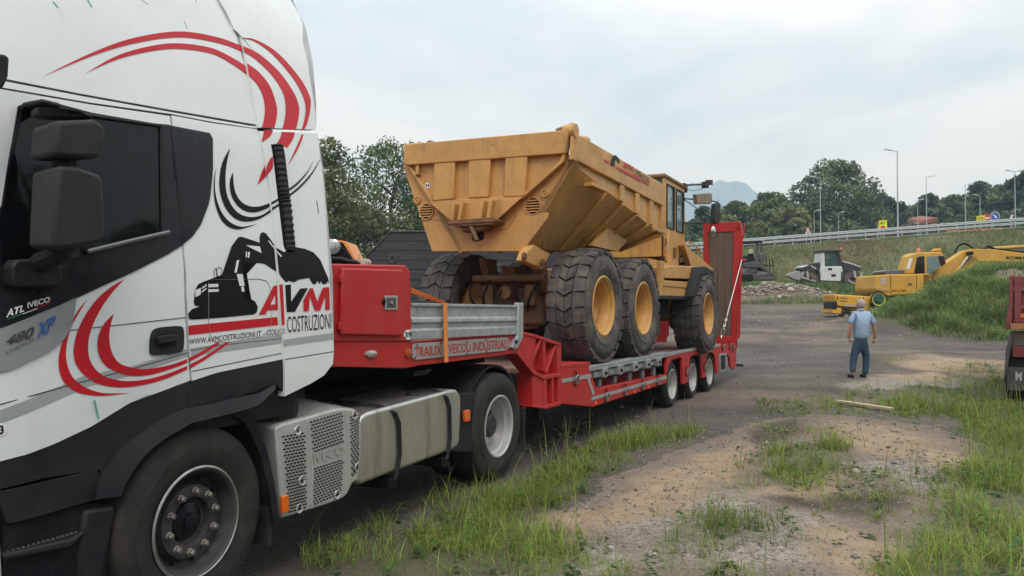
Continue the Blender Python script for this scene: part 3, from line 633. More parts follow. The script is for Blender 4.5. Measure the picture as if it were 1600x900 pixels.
# fuel tank
f_ = q4('478,420 490,385 520,366 900,262 930,262 948,290 950,330 944,500 935,525 905,545 520,690 485,705 462,690 478,560', 0.02)
tank = MB(); tank.hexa(f_, [p + Vector((0, .62, .0)) for p in f_]); tank = tank.build('fuel_tank', STEEL, tractor, bevel=0.06, seg=4)
for t_ in ('590,345 640,372 658,420 662,560 655,610 640,680', '850,272 880,300 893,345 895,480 890,540 878,585'):
    for dx in (0, 0.025):
        pts = [p + Vector((dx, 0, 0)) for p in q4(t_, 0.008)]; pts = [pts[0] + Vector((0, .5, .02)), pts[0] + Vector((0, 0.06, .012))] + pts[1:]
        MB().tube(pts, 0.009, 6).build('tank_strap', BLACKP, tank)
    e_ = q4(t_, 0.03)[-1]; MB().box(e_.x - .05, e_.x + .05, 0.03, 0.5, e_.z - .07, e_.z + .02).build('tank_bracket', DARK, tank, bevel=0.01)
c = q4('718,300', 0.18)[0]; zt = TR.p(*Z4('718,300')[0], 1, 0.15).z
MB().lathe([(0.06, -0.03), (0.062, 0.01), (0.05, 0.03), (0.001, 0.034)], (c.x, 0.16, zt + .01), 2, 16).build('tank_cap', BLACKP, tank)
# air spring and hose behind the wheel arch
c = TR.p(*Z4('95,345')[0], 1, 0.18)
MB().lathe([(0.001, -.10), (0.10, -.10), (0.13, -.07), (0.11, -.05), (0.13, -.03), (0.11, -.01), (0.13, .01), (0.11, .03), (0.10, .12), (0.001, .12)], c, 1, 20).build('air_filter', RUBBER, tractor)
# ================================================================== the low loader trailer
TL = Frame((3.1, 0.03, 0), R(-2.2), R(0.7))
trailer = empty('low_loader_trailer', TL.m, 'red low loader semi trailer with raised wooden ramp and silver reflective strips', 'trailer')
TW = 2.5
def tp(pts, v=0.0): return [TL.p(a, b, 1, v) for a, b in pts]
def tplate(name, pts, v, th, m=RED, parent=None, bevel=0.006):
    return MB().plate(tp(pts, v), (0, th, 0)).build(name, m, parent or trailer, bevel=bevel)
WDECK = TL.p(*Z7('430,700')[0], 1, 0).z
UEND = TL.p(*Z7('1108,600')[0], 1, 0).x
# gooseneck
goose = tplate('gooseneck_side', Z6('-150,545 430,545 905,500 942,505 1000,520 985,690 915,598 640,634 460,655 395,668 55,660 -150,655'), 0.0, 0.12)
us = [p.x for p in tp(Z6('-150,545 985,690'))]
MB().box(us[0], us[1], 0.12, TW - .12, 1.25, 1.42).build('gooseneck_deck', RED, trailer)
MB().box(us[0], us[1], TW - .12, TW, 1.12, 1.5).build('gooseneck_side', RED, trailer)
MB().box(us[0] + .1, us[1], 0.6, TW - .6, 1.1, 1.25).build('gooseneck_beam', DARK, trailer)
MB().tube([(0, TW / 2, 1.1), (0, TW / 2, 1.0)], 0.06, 10).build('kingpin', DARK, trailer)
# tool box
tb = tplate('tool_box', Z6('-100,181 395,190 418,214 427,545 -100,545'), -0.012, 0.6, bevel=0.012)
dr = tplate('box_door', Z6('106,204 386,212 386,518 98,512'), -0.045, 0.033, parent=tb, bevel=0.012)
a = tp(Z6('302,332 360,332 360,398 302,398'), -0.053); MB().plate(a, (0, .012, 0)).build('lock_plate', CHROME, dr, bevel=0.003)
a = tp(Z6('310,342 352,342 352,388 310,388'), -0.055); MB().plate(a, (0, .006, 0)).build('lock_recess', mat('lock_dark', (0.12, 0.12, 0.12), 0.4, 0.6), dr)
a = tp(Z6('288,360 300,342 306,360 300,378'), -0.055); MB().plate(a, (0, .012, 0)).build('lock_tab', DARK, dr)
c = tp(Z6('331,365'), -0.06)[0]; MB().lathe([(0.014, .004), (0.012, -0.006), (0.001, -0.008)], c, 1, 10).build('lock_cylinder', CHROME, dr)
for t_ in ('96,232 104,232 104,270 96,270', '92,455 100,455 100,490 92,490'): tplate('hinge', Z6(t_), -0.05, 0.03, parent=tb, bevel=0.004)
tsol = lambda v: (lambda a, b: TL.p(a, b, 1, v))
sticker((638, 523), 8, tsol(-0.016), '39', trailer, None)
lettering('lettering', '39', [(632.5, 528), (643, 527), (643, 518), (632.5, 519)], tsol(-0.019), BLKD, trailer, 0.02)
# galvanised drop side
c0, c1 = tp(Z6('420,365 942,365'), -0.01)
prof = []
for yy, dv in ((366, 0), (366, -.03), (380, -.03), (382, -.012), (432, -.012), (438, -.03), (456, -.034), (462, -.012), (486, -.012), (492, -.03), (500, -.03), (534, -.03), (534, 0)):
    prof.append((TL.p(*Z6('430,%d' % yy)[0], 1, 0).z, dv))
gb = MB(); gb.hexa([(c0.x, dv, z) for z, dv in prof], [(c1.x - .06, dv, z) for z, dv in prof]); dropside = gb.build('drop_side', GALV, trailer, bevel=0.004)
tplate('drop_side_post', Z6('918,364 942,364 941,525 915,575 900,580 890,570 915,520'), -0.045, 0.05, GALV, bevel=0.006)
c = tp(Z6('905,545'), -.05)[0]; MB().lathe([(.02, 0), (.018, -.015), (.001, -.018)], c, 1, 10).build('pivot_bolt', DARK, trailer)
# name plate
npl = tplate('name_plate', Z6('430,560 440,553 868,524 880,545 882,570 862,586 440,630 430,622'), -0.014, 0.012, mat('plate_silver', (0.42, 0.42, 0.41), 0.4, 0.5, var=0.12, dirt=(.25, .2, .18), damt=.4), bevel=0.004)
lettering('lettering', 'TRAILIX', [Z6('440,615')[0], Z6('564,604')[0], Z6('564,560')[0], Z6('440,570')[0]], tsol(-0.017), RED, npl, 0.012)
lettering('lettering', 'VEICOLI INDUSTRIALI', [Z6('595,601')[0], Z6('872,574')[0], Z6('872,532')[0], Z6('595,557')[0]], tsol(-0.017), RED, npl, 0.008)
for t_ in ('450,560', '440,620', '560,550', '680,545', '680,600', '770,537', '770,590'):
    c = tp(Z6(t_), -.016)[0]; MB().lathe([(.009, 0), (.006, -.005), (.001, -.006)], c, 1, 8).build('rivet', DARK, npl)
c = tp(Z6('232,601'), 0)[0]; MB().lathe([(.065, 0), (.06, -.02), (.035, -.028), (.001, -.03)], c, 1, 24).build('oval_lamp', mat('clear_lens', (.42, .40, .38), .2, .4), trailer)
ovl = trailer.children[-1] if trailer.children[-1].name.startswith('oval') else bpy.data.objects['oval_lamp']; ovl.scale = (1, 1, .45); ovl.location = (0, 0, c.z * .55)
c = tp(Z6('405,598'), 0)[0]; MB().lathe([(.042, 0), (.038, -.02), (.001, -.03)], c, 1, 16).build('side_marker', mat('dim_orange', (.35, .07, .02), .3), trailer)
# swan neck web with ribs
web = tplate('neck_web', Z6('942,510 1108,556 1112,700 1050,850 990,845 988,690 918,598'), 0.10, 0.06)
tplate('neck_flange', Z6('938,498 1000,512 1118,552 1116,566 1000,528 936,512'), -0.01, 0.16)
tplate('neck_flange', Z6('912,600 925,588 1000,680 1042,705 1042,722 988,695'), -0.01, 0.16)
tplate('neck_flange', Z6('1040,700 1116,690 1116,706 1040,720'), -0.01, 0.14)
tplate('neck_flange', Z6('1036,845 1116,820 1116,838 1052,856 985,848 985,838'), -0.01, 0.14)
for t_ in ('1098,552 1117,556 1117,830 1102,834', '1034,530 1044,533 1046,690 1036,680', '1036,714 1050,712 1052,850 1038,848', '1074,708 1084,706 1084,842 1074,842', '1022,530 1032,530 985,645 977,635', '1090,555 1098,558 1055,690 1045,690'):
    tplate('neck_rib', Z6(t_), 0.0, 0.11)
tplate('neck_block', Z6('985,690 1040,715 1040,850 985,848'), 0.01, 0.2)
# low bed
u0 = tp(Z7('290,700'))[0].x
bed = MB().box(u0, UEND - 0.1, 0.10, TW - 0.10, WDECK - 0.20, WDECK - 0.06).build('bed_frame', DARK, trailer)
front = tplate('side_fascia', Z7('290,700 425,692 436,742 455,800 470,800 500,792 785,735 785,775 440,887 290,872'), 0.0, 0.10)
MB().box(u0, UEND, TW - .1, TW, WDECK - .32, WDECK).build('side_fascia', RED, trailer)
tplate('deck_front_edge', Z7('288,690 428,676 428,698 288,706'), -0.004, 0.3)
# deck planks along the bed
ue = tp(Z7('800,640'))[0].x
DECKW = mat('deck_wood', (0.20, 0.10, 0.075), 0.75, var=0.25, dirt=(.22, .19, .16), damt=.7, stretch=(0.2, 2, 2), vscale=8)
for k in range(11):
    v0 = 0.08 + k * (TW - .16) / 11; MB().box(u0 + 0.1, UEND - 0.15, v0, v0 + (TW - .16) / 11 - .012, WDECK - .05, WDECK - 0.002 + 0.004 * (k % 2)).build('deck_plank', DECKW, trailer)
tplate('deck_rail', Z7('425,697 798,629 798,652 425,722'), -0.012, 0.14, GALV)
tplate('inner_sill', Z7('445,752 785,690 785,738 500,795 455,800'), 0.30, 0.03, RED)
tplate('inner_tray', Z7('445,742 785,680 785,692 445,757'), 0.10, 0.22, GALV)
for i, t_ in enumerate(('488,706 512,702 512,742 500,752 490,748', '560,692 585,688 585,728 572,738 562,735', '630,679 653,675 653,714 640,722 632,720', '690,668 712,664 712,700 700,708 692,706', '742,658 762,654 762,688 750,696 744,694')):
    ob = tplate('outrigger_bracket', Z7(t_), -0.03, 0.06, GALV)
    q = Z7(t_); q2 = [(q[0][0] - 15, q[0][1] + 6), (q[0][0], q[0][1] + 3), (q[4][0], q[4][1] - 2), (q[4][0] - 15, q[4][1] + 1)]
    tplate('outrigger_arm', q2, 0.02, 0.5, GALV)
    c = tp([((q[0][0] + q[1][0]) / 2, (q[0][1] + q[3][1]) / 2)], -.035)[0]; MB().lathe([(.022, 0), (.02, -.02), (.001, -.022)], c, 1, 8).build('bracket_pin', DARK, ob)
    tplate('outrigger_post', [(q[0][0] - 12 + 5, q[0][1] + 14), (q[0][0] - 3, q[0][1] + 13), (q[0][0] - 3, q[0][1] + 28), (q[0][0] - 7, q[0][1] + 29)], 0.12, 0.04, GALV, bevel=0)
REFL = mat('reflective_tape', (0.46, 0.47, 0.48), 0.35, 0.4, var=.1, vscale=200)
for t_ in ('294,756 430,732 432,750 294,776', '412,755 424,752 450,826 438,832', '434,842 785,740 785,756 434,858'): 
    MB().plate(tp(Z7(t_), -0.006), (0, .004, 0)).build('reflective_strip', REFL, trailer)
RING = mat('ring_steel', (.22, .22, .21), .5, .6)
def ring(t_):
    c = tp(Z7(t_), 0.0)[0]
    cup = MB().lathe([(.001, .01), (.06, .01), (.068, -.006), (.078, -.008)], c, 1, 18).build('lashing_cup', DARK, trailer)
    cup.scale = (0.8, 1, 1.25); cup.location = (c.x * .2, 0, -c.z * .25)
    MB().tube([c + Vector((.035 * math.cos(a_), -.03 - .01 * math.sin(a_), .055 * math.sin(a_) - .01)) for a_ in [k * math.pi / 5 for k in range(11)]], .011, 6).build('lashing_ring', RING, trailer)
for t_ in ('355,755', '498,836', '588,811', '668,784', '740,764', '876,722', '960,700', '1046,606', '1080,602', '1096,612'): ring(t_)
for t_ in ('452,870', '632,818', '700,795'):
    c = tp(Z7(t_), 0)[0]; MB().lathe([(.025, 0), (.022, -.015), (.001, -.02)], c, 1, 10).build('side_marker', ORANGE, trailer)
# wheel skirts over the three axles
tplate('wheel_skirt', Z7('785,735 785,660 800,640 850,628 945,610 1112,586 1112,705 1100,712 1085,700 1080,655 1068,640 1032,645 1028,725 1018,730 1012,650 1000,632 985,630 972,650 970,745 952,752 946,650 935,640 910,640 895,655 886,770 862,782 858,660 840,652 812,664 795,690'), 0.0, 0.05)
tplate('skirt_rail', Z7('800,634 850,622 945,606 1035,594 1035,604 945,618 850,635 800,648'), -0.01, 0.05, REFL, bevel=0)
MB().box(ue, UEND, 0.02, TW - .02, WDECK - .10, WDECK - .055).build('rear_deck', RED, trailer)
tplate('rear_locker', Z7('1034,640 1066,635 1066,715 1036,722'), -0.015, 0.3, GALV)
tplate('rear_locker_door', Z7('1039,648 1061,643 1061,708 1040,714'), -0.02, 0.01, BLACKP)
MB().tube(tp(Z7('1085,680 1100,690 1140,692'), 0.05), 0.03, 8).build('rear_hook', DARK, trailer)
TWH = [('812,782', 0.375), ('908,756', 0.375), ('987,726', 0.375)]
for t_, r_ in TWH:
    c = TL.p(*Z7(t_)[0], 1, 0.03)
    g = (TL.i @ Vector((3.1 + c.x, 0, 0))).z
    truck_wheel('wheel', c.x, 0.03, r_, 0.235, 0.24, trailer, False, False, z=g + r_)
    truck_wheel('wheel', c.x, TW - .03, r_, 0.235, 0.24, trailer, False, False, -1, z=g + r_)
    MB().lathe(tyre_profile(r_, 0.235, .22), (c.x, 0.29, g + r_), 1, 30).build('inner_tyre', RUBBER, trailer)
    MB().tube([(c.x, .3, g + r_), (c.x, TW - .3, g + r_)], 0.07, 8).build('axle', DARK, trailer)
    MB().box(c.x + .42, c.x + .435, .06, .5, g + .1, g + .55).build('mud_flap', RUBBER, trailer)
MB().box(u0 + .3, UEND - .4, .7, .95, WDECK - .5, WDECK - .2).build('main_beam', DARK, trailer)
MB().box(u0 + .3, UEND - .4, TW - .95, TW - .7, WDECK - .5, WDECK - .2).build('main_beam', DARK, trailer)
# landing leg behind the drive wheel
c = tp(Z4('1300,430'), .35)[0]
MB().box(c.x - .06, c.x + .06, .35, .47, .35, 1.0).box(c.x - .12, c.x + .12, .32, .5, .22, .36).build('landing_leg', DARK, trailer)
# rear ramp standing up at the end
def rp_(t, u): return [TL.p(a, b, 0, u) for a, b in Z7(t)]
for far in (0, 1):
    dv = 1.62 * far
    ramp = bpy.data.objects.new('ramp', None); COL.objects.link(ramp); ramp.parent = trailer; ramp.location = (0, dv, 0)
    MB().plate(rp_('955,24 1130,18 1128,62 1098,66 978,70 975,72', UEND), (.10, 0, 0)).build('top_rail', RED, ramp, bevel=.01)
    MB().plate(rp_('955,26 977,72 1000,552 1003,592 985,592 957,200', UEND), (.10, 0, 0)).build('side_rail', RED, ramp, bevel=.01)
    MB().plate(rp_('1098,62 1131,20 1138,60 1120,400 1112,612 1080,606 1086,556', UEND), (.10, 0, 0)).build('side_rail', RED, ramp, bevel=.01)
    MB().plate(rp_('1000,552 1086,556 1084,600 1003,592', UEND), (.10, 0, 0)).build('bottom_rail', RED, ramp, bevel=.01)
    for t_ in ('978,70 1016,69 1030,554 1002,553', '1018,69 1056,67 1056,555 1032,554', '1058,67 1097,65 1086,556 1058,555'):
        MB().plate(rp_(t_, UEND + .02), (.05, 0, 0)).build('ramp_plank', WOOD, ramp, bevel=.006)
    MB().tube(rp_('1148,30 1148,75 1138,110 1136,200', UEND + .05), .018, 8).build('latch_bar', RED, ramp)
    MB().plate(rp_('1130,120 1140,115 1128,560 1118,570', UEND - .03), (.03, 0, 0)).build('reflective_edge', RED, ramp)
    c = rp_('1140,200', UEND)[0]; MB().tube([c, c + Vector((0, -.08, 0))], .03, 8).build('chain_lug', RED, ramp)
# the stay cable from ramp to bed
A_, B_ = rp_('1137,200', UEND - .05)[0], TL.p(*Z7('1040,565')[0], 1, 0.03)
stay = empty('stay_cable', TL.m, 'thin steel stay cable with turnbuckle holding the raised ramp', 'cable')
P_ = lambda t: A_ + (B_ - A_) * t
MB().tube([A_, P_(.72)], .012, 6).build('cable', mat('cable_steel', (.5, .48, .44), .4, .6), stay)
for k in range(5):
    t = .74 + k * .035; d = (B_ - A_).normalized(); s_ = Vector((0, 1, 0)) if k % 2 else d.cross(Vector((0, 1, 0)))
    MB().tube([P_(t) + d * .035 * math.cos(q) + s_ * .02 * math.sin(q) for q in [j * math.pi / 4 for j in range(9)]], .008, 6).build('chain_link', CHROME, stay)
d = (B_ - A_).normalized()
for sg in (-1, 1): MB().bar(P_(.88) + Vector((0, .03 * sg, 0)), P_(.97) + Vector((0, .03 * sg, 0)), .018).build('turnbuckle_bar', CHROME, stay)
MB().tube([P_(.965), B_], .014, 6).build('hook', CHROME, stay)
# orange strap over the goose neck
strap = empty('ratchet_strap', TL.m, 'orange lashing strap hanging over the grey drop side', 'strap')
s0, s1, s2 = TL.p(*Z6('420,303')[0], 1, .5), TL.p(*Z6('580,366')[0], 1, -.05), TL.p(*Z6('585,640')[0], 1, -.05)
hw = Vector((.03, 0, 0))
def ribbon(name, a, b, m, parent, w=hw, th=(0, .004, 0)): return MB().plate([a - w, a + w, b + w, b - w], th).build(name, m, parent)
ribbon('webbing', s1 + Vector((0, 0, .004)), s2, STRAP, strap)
MB().plate([s0 + Vector((0, 0, .02)), s1 + Vector((-.0, 0, .012)), s1 + Vector((.03, 0, -.02)), s0 + Vector((0, 0, -.03))], (0, .003, 0)).build('webbing', STRAP, strap)
# ================================================================== the dump truck on the trailer
_a = TL.p(939.3, 478.3, 1, 0.06)
_o = TL.m @ Vector((_a.x, 0.0, _a.z - 0.775))
HL = Frame(_o, R(-2.2), R(1.5))
hauler = empty('dump_truck', HL.m, 'ochre six wheeled articulated dump truck loaded on the red trailer', 'dump truck')
HW = 2.5
def hp(pts, ax=1, v=0.05): return [HL.p(a, b, ax, v) for a, b in pts]
def hplate(name, pts, ax, v, th, m=OCHRE, parent=None, bevel=0.008):
    d = [0, 0, 0]; d[ax] = th
    return MB().plate(hp(pts, ax, v), d).build(name, m, parent or hauler, bevel=bevel)
AT = hp(Z5('885,262'), 1, 0.06)[0].x                      # plane of the tail
# ---- wheels with lug treads
def hauler_wheel(name, parent):
    e = bpy.data.objects.new(name, None); COL.objects.link(e); e.parent = parent
    r, rr, w = 0.775, 0.385, 0.52; rb = r - 0.042
    pr = [(rr, .06), (rr + .015, .03), (rr + .04, .02), (rr + .06, .008), (rr + .13, -.012), (rr + .135, -.004), (rr + .20, -.008), (rr + .28, .008), (rr + .285, .016), (rb - .02, .03), (rb, .06), (rb, w - .06), (rb - .03, w - .02), (rr + .2, w), (rr, w - .06)]
    ty = MB().lathe(pr, (0, 0, 0), 1, 60).build('tyre', RUBBER2, e, smooth=50)
    m_ = MB(); n = 24; pit = 2 * math.pi / n
    def blk(y0, y1, s0a, s1a, s0b, s1b, top0, top1, g):
        q = []
        for y, s0, s1, tp_ in ((y0, s0a, s1a, top0), (y1, s0b, s1b, top1)):
            for s in (s0, s1): q.append((y, (s + g) * pit, tp_))
        vs = [];
        for k in (0, 1, 3, 2):
            y, a, t = q[k]; vs.append((t * math.cos(a), y, t * math.sin(a)))
        vb = [(x * (rb - .03) / math.hypot(x, z), y, z * (rb - .03) / math.hypot(x, z)) for x, y, z in vs]
        m_.hexa(vb, vs)
    for i in range(n):
        blk(.004, .145, .06, .80, -.10, .90, r - .030, r - .002, i)
        blk(.155, .255, -.02, .84, .30, 1.12, r, r, i)
        blk(.265, .365, .30, 1.12, -.02, .84, r, r, i)
        blk(.375, .516, -.10, .90, .06, .80, r - .002, r - .030, i)
    tag(m_.build('tread', RUBBER2, ty, smooth=None, bevel=0), kind='stuff')
    MB().lathe([(rr + .02, .045), (rr + .025, .025), (rr, .015), (rr - .012, .03), (rr - .03, .05), (rr - .035, .075), (rr - .055, .085), (rr - .07, .12), (rr - .075, .24), (rr - .11, .29), (.20, .31), (.16, .29), (.001, .28)], (0, 0, 0), 1, 48).build('rim', OCHRE, e, smooth=30)
    for k in range(12):
        a = k * math.pi / 6; MB().lathe([(.016, .31), (.016, .285), (.001, .283)], (.235 * math.cos(a), 0, .235 * math.sin(a)), 1, 6).build('wheel_nut', RUST, e, smooth=None)
    return e
wx = [0.0, HL.p(1002.3, 477.3, 1, .06).x, HL.p(1104, 488, 1, -0.10).x]
w0 = hauler_wheel('wheel', hauler)
front_c = HL.p(1104, 488, 1, -0.10)
for i, x in enumerate(wx):
    for far in (0, 1):
        w_ = w0 if (i, far) == (0, 0) else copy_tree(w0, hauler)
        yb = 0.0 if i < 2 else -0.16
        w_.location = (x, (HW - yb) if far else yb, 0.775 if i < 2 else 0.775 - 0.04)
        w_.rotation_euler = (0, R(37 * i + 11), math.pi if far else 0)
        if i == 2: w_.scale = (0.98, .98, .98)
# ---- chassis, axles
MB().box(AT + .5, wx[2] + 1.2, .85, 1.0, .78, 1.05).build('chassis_rail', RUST, hauler)
MB().box(AT + .5, wx[2] + 1.2, HW - 1.0, HW - .85, .78, 1.05).build('chassis_rail', RUST, hauler)
for x in wx:
    ab = MB(); ab.lathe([(.20, .3), (.24, .42), (.2, .5), (.15, .62), (.15, .85), (.28, 1.05), (.30, 1.25), (.28, 1.45), (.15, 1.65), (.15, 1.9), (.2, 2.0), (.24, 2.1), (.20, 2.2)], (x, 0, .74), 1, 20); ab.build('axle', OCHRE, hauler)
    for yy in (.50, HW - .55): MB().lathe([(.001, 0), (.3, 0), (.33, .02), (.33, .06), (.001, .07)], (x, yy, .775), 1, 24).build('hub_flange', OCHRE, hauler)
MB().box(wx[0] - .15, wx[1] + .15, .72, .86, .62, .84).build('bogie_beam', RUST, hauler, bevel=.02)
MB().box(wx[0] - .15, wx[1] + .15, HW - .86, HW - .72, .62, .84).build('bogie_beam', RUST, hauler, bevel=.02)
MB().tube([(AT + .4, 1.25, .95), (wx[2], 1.25, .85)], .09, 10).build('drive_shaft', RUST, hauler)
MB().box(AT + .75, AT + 1.1, .75, 1.75, .80, 1.12).build('rear_cross_member', RUST, hauler, bevel=.03)
DBR = mat('dark_brown_iron', (.085, .045, .024), .7, var=.4, vscale=7, dirt=(.20, .10, .045), dscale=6, damt=.6)
MB().hexa([(wx[0] - .32, .72, .50), (wx[0] - .32, 1.78, .50), (wx[0] - .32, 1.62, 1.02), (wx[0] - .32, .88, 1.02)], [(wx[0] + .35, .72, .50), (wx[0] + .35, 1.78, .50), (wx[0] + .35, 1.62, 1.0), (wx[0] + .35, .88, 1.0)]).build('axle_housing', DBR, hauler, bevel=.06)
for y0_, y1_, z0_, z1_ in ((.80, .92, .95, 1.42), (1.58, 1.70, .95, 1.42), (1.15, 1.35, .98, 1.30)): MB().hexa([(AT + .45, y0_, z1_), (AT + .45, y1_, z1_), (AT + .65, y1_, z0_), (AT + .65, y0_, z0_)], [(AT + .75, y0_, z1_), (AT + .75, y1_, z1_), (AT + .85, y1_, z0_), (AT + .85, y0_, z0_)]).build('hanger_plate', RUST, hauler, bevel=.01)
MB().tube([(AT + .5, .7, 1.14), (AT + .5, 1.8, 1.14)], .05, 8).build('cross_tube', RUST, hauler)
for i, (ya, yb, za, zb) in enumerate(((.75, .95, 1.1, .7), (1.1, 1.0, 1.1, .75), (1.5, 1.6, 1.12, .7), (1.8, 1.7, 1.1, .72), (1.3, 1.45, 1.0, .6))):
    MB().tube(spline([(AT + .42, ya, za), (AT + .34, (ya + yb) / 2, (za + zb) / 2 - .04), (AT + .5, yb, zb)], 5), .018, 6).build('hose', DARK, hauler)
# ---- the tub
def ta(t, a=None): return hp(Z5(t), 0, AT if a is None else a)
T0, T1 = hp(Z5('905,150 1303,384'), 1, .05); M0, M1 = hp(Z5('882,262 1292,480'), 1, .05)
A0, B0 = hp(Z5('925,318 1286,616'), 1, .10)
D0 = ta('640,690')[0]; C0 = HL.p(*Z5('1215,712')[0], 1, D0.y)
tailR = ta('885,262')[0]
mir_ = lambda p: Vector((p.x, HW - p.y, p.z))
AF = T1.x
tub = bpy.data.objects.new('tub', None); COL.objects.link(tub); tub.parent = hauler
FB = B0.x
slopeA = Vector((AT + .05, .10, M0.z - .05)); slopeB = Vector((FB, .10, B0.z)); slopeC = Vector((FB, D0.y, C0.z)); slopeD = Vector((AT + .05, D0.y, D0.z + .03))
for far in (0, 1):
    g = (lambda p: mir_(p)) if far else (lambda p: Vector(p))
    sg = -1 if far else 1
    ctr = MB().hexa([g(T0), g(T1), g(M1), g(M0)], [g(p + Vector((0, .08, 0))) for p in (T0, T1, M1, M0)]).build('top_band', OCHRE, tub, bevel=.012)
    wall = MB().hexa([g(p) for p in (Vector((M0.x, .10, M0.z)), Vector((FB, .10, M1.z)), slopeB, slopeA)], [g(p + Vector((0, .05, 0))) for p in (Vector((M0.x, .10, M0.z)), Vector((FB, .10, M1.z)), slopeB, slopeA)]).build('side_wall', OCHRE, tub, bevel=.005)
    bl = lambda u, v: (slopeA * (1 - u) + slopeB * u) * (1 - v) + (slopeD * (1 - u) + slopeC * u) * v
    sm = MB(); sm.add([g(bl(i / 14, j / 6)) for i in range(15) for j in range(7)], [(i * 7 + j, i * 7 + j + 1, i * 7 + j + 8, i * 7 + j + 7) for i in range(14) for j in range(6)]); sm.build('sloped_side', OCHRE, tub)
    for u in (.30, .47, .63, .79, .93):
        p, q = slopeA + (slopeB - slopeA) * u, slopeD + (slopeC - slopeD) * u
        nrm = (slopeB - slopeA).cross(slopeD - slopeA).normalized()
        if nrm.y > 0: nrm = -nrm
        d = (slopeB - slopeA).normalized() * .025
        MB().hexa([g(p - d), g(p + d), g(q + d), g(q - d)], [g(v + nrm * .055) for v in (p - d, p + d, q + d, q - d)]).build('slope_rib', OCHRE, tub, bevel=.006)
    for u in (.44, .62, .80, .96):
        x = M0.x + (FB - M0.x) * u; zt = M0.z + (M1.z - M0.z) * u - .01; zb = slopeA.z + (slopeB.z - slopeA.z) * u
        MB().hexa([g(Vector(v)) for v in ((x, .055, zt), (x + .16, .055, zt), (x + .16, .06, zb), (x, .06, zb))], [g(Vector(v)) for v in ((x, .12, zt), (x + .16, .12, zt), (x + .16, .12, zb), (x, .12, zb))]).build('wall_post', OCHRE, tub, bevel=.006)
    # tail flange
    k = [Vector((AT, .04, tailR.z + .02)), Vector((AT + .14, .06, tailR.z - .08)), Vector((AT + .14, D0.y + .06, D0.z + .02)), Vector((AT, D0.y, D0.z))]
    MB().hexa([g(v) for v in k], [g(v + Vector((0, .06, .05))) for v in k]).build('tail_flange', OCHRE, tub, bevel=.006)
    st_ = slopeA + (slopeB - slopeA) * .10
    MB().box(st_.x, st_.x + .55, g(Vector((0, .0, 0))).y, g(Vector((0, .12, 0))).y, st_.z - .16, st_.z - .11).build('foot_step', OCHRE, tub, bevel=.006)
    MB().box(FB - .5, FB - .05, g(Vector((0, .02, 0))).y, g(Vector((0, .12, 0))).y, slopeB.z + .02, slopeB.z + .07).build('foot_step', OCHRE, tub, bevel=.006)
gp_ = slopeA + (slopeC - slopeA) * .0
gus = hp(Z5('1035,575 1127,640 1080,690 960,662'), 1, .42)
MB().plate(gus, (0, .06, 0)).build('gusset', OCHRE, tub, bevel=.004)
MB().hexa([slopeD, slopeC, mir_(slopeC), mir_(slopeD)], [v + Vector((0, 0, .05)) for v in (slopeD, slopeC, mir_(slopeC), mir_(slopeD))]).build('tub_floor', OCHRE, tub)
hd_ = [Vector((AF, .08, T1.z)), Vector((AF, HW - .08, T1.z)), Vector((AF, HW - .1, slopeB.z)), mir_(slopeC), slopeC, Vector((AF, .1, slopeB.z))]
MB().plate(hd_, (.06, 0, 0)).build('front_wall', OCHRE, tub)
# tail plate (body end) and tailgate
tail = MB().plate(ta('86,290 845,236 886,262 642,690 222,690'), (.06, 0, 0)).build('tail_plate', OCHRE, tub, bevel=.008)
tg = bpy.data.objects.new('tailgate', None); COL.objects.link(tg); tg.parent = hauler
hpl = lambda name, t, off, th, m=OCHRE, parent=None, bevel=.008: MB().plate(ta(t, AT - off), (th, 0, 0)).build(name, m, parent or tg, bevel=bevel)
hpl('gate_panel', '106,288 838,234 828,272 640,440 215,460', .03, .03)
hpl('gate_top_band', '92,194 845,126 852,132 838,236 106,291 87,284', .11, .12, bevel=.015)
for t_ in ('232,281 326,274 320,446 224,456', '391,268 491,260 482,438 386,443', '561,254 662,246 650,433 553,437'):
    hpl('gate_rib', t_, .10, .08, bevel=.012)
hpl('gate_edge', '106,291 118,289 228,452 215,462', .07, .05)
hpl('gate_edge', '824,240 838,236 830,274 645,440 632,432 812,270', .09, .07)
hpl('gate_edge', '212,456 640,430 640,444 216,470', .09, .08)
MB().hexa(ta('216,470 636,442 540,535 310,530', AT - .02), ta('216,470 636,442 520,548 300,540', AT - .12)).build('spill_lip', OCHRE, tg, bevel=.008)
for t_ in ('303,560 314,468 328,466 318,556', '335,556 352,462 366,460 350,555', '432,548 448,452 462,450 448,548', '470,548 486,450 500,448 488,545'):
    hpl('hitch_gusset', t_, .22, .2)
hpl('hitch_plate', '303,545 500,532 520,545 500,566 330,575 305,562', .24, .22, RUST)
MB().plate(ta('345,560 480,553 470,590 360,600', AT - .20), (.18, 0, 0)).build('hitch_block', RUST, tg, bevel=.02)
MB().tube([ta('398,560', AT - .2)[0], ta('430,640', AT - .24)[0]], .03, 8).build('hitch_pin', RUST, tg)
hpl('pin_slot', '404,605 460,600 462,632 440,642 408,640', .008, .006, DARK, tail)
MB().tube([ta('300,562', AT - .23)[0], ta('520,548', AT - .23)[0]], .022, 8).build('hinge_tube', RUST, tg)
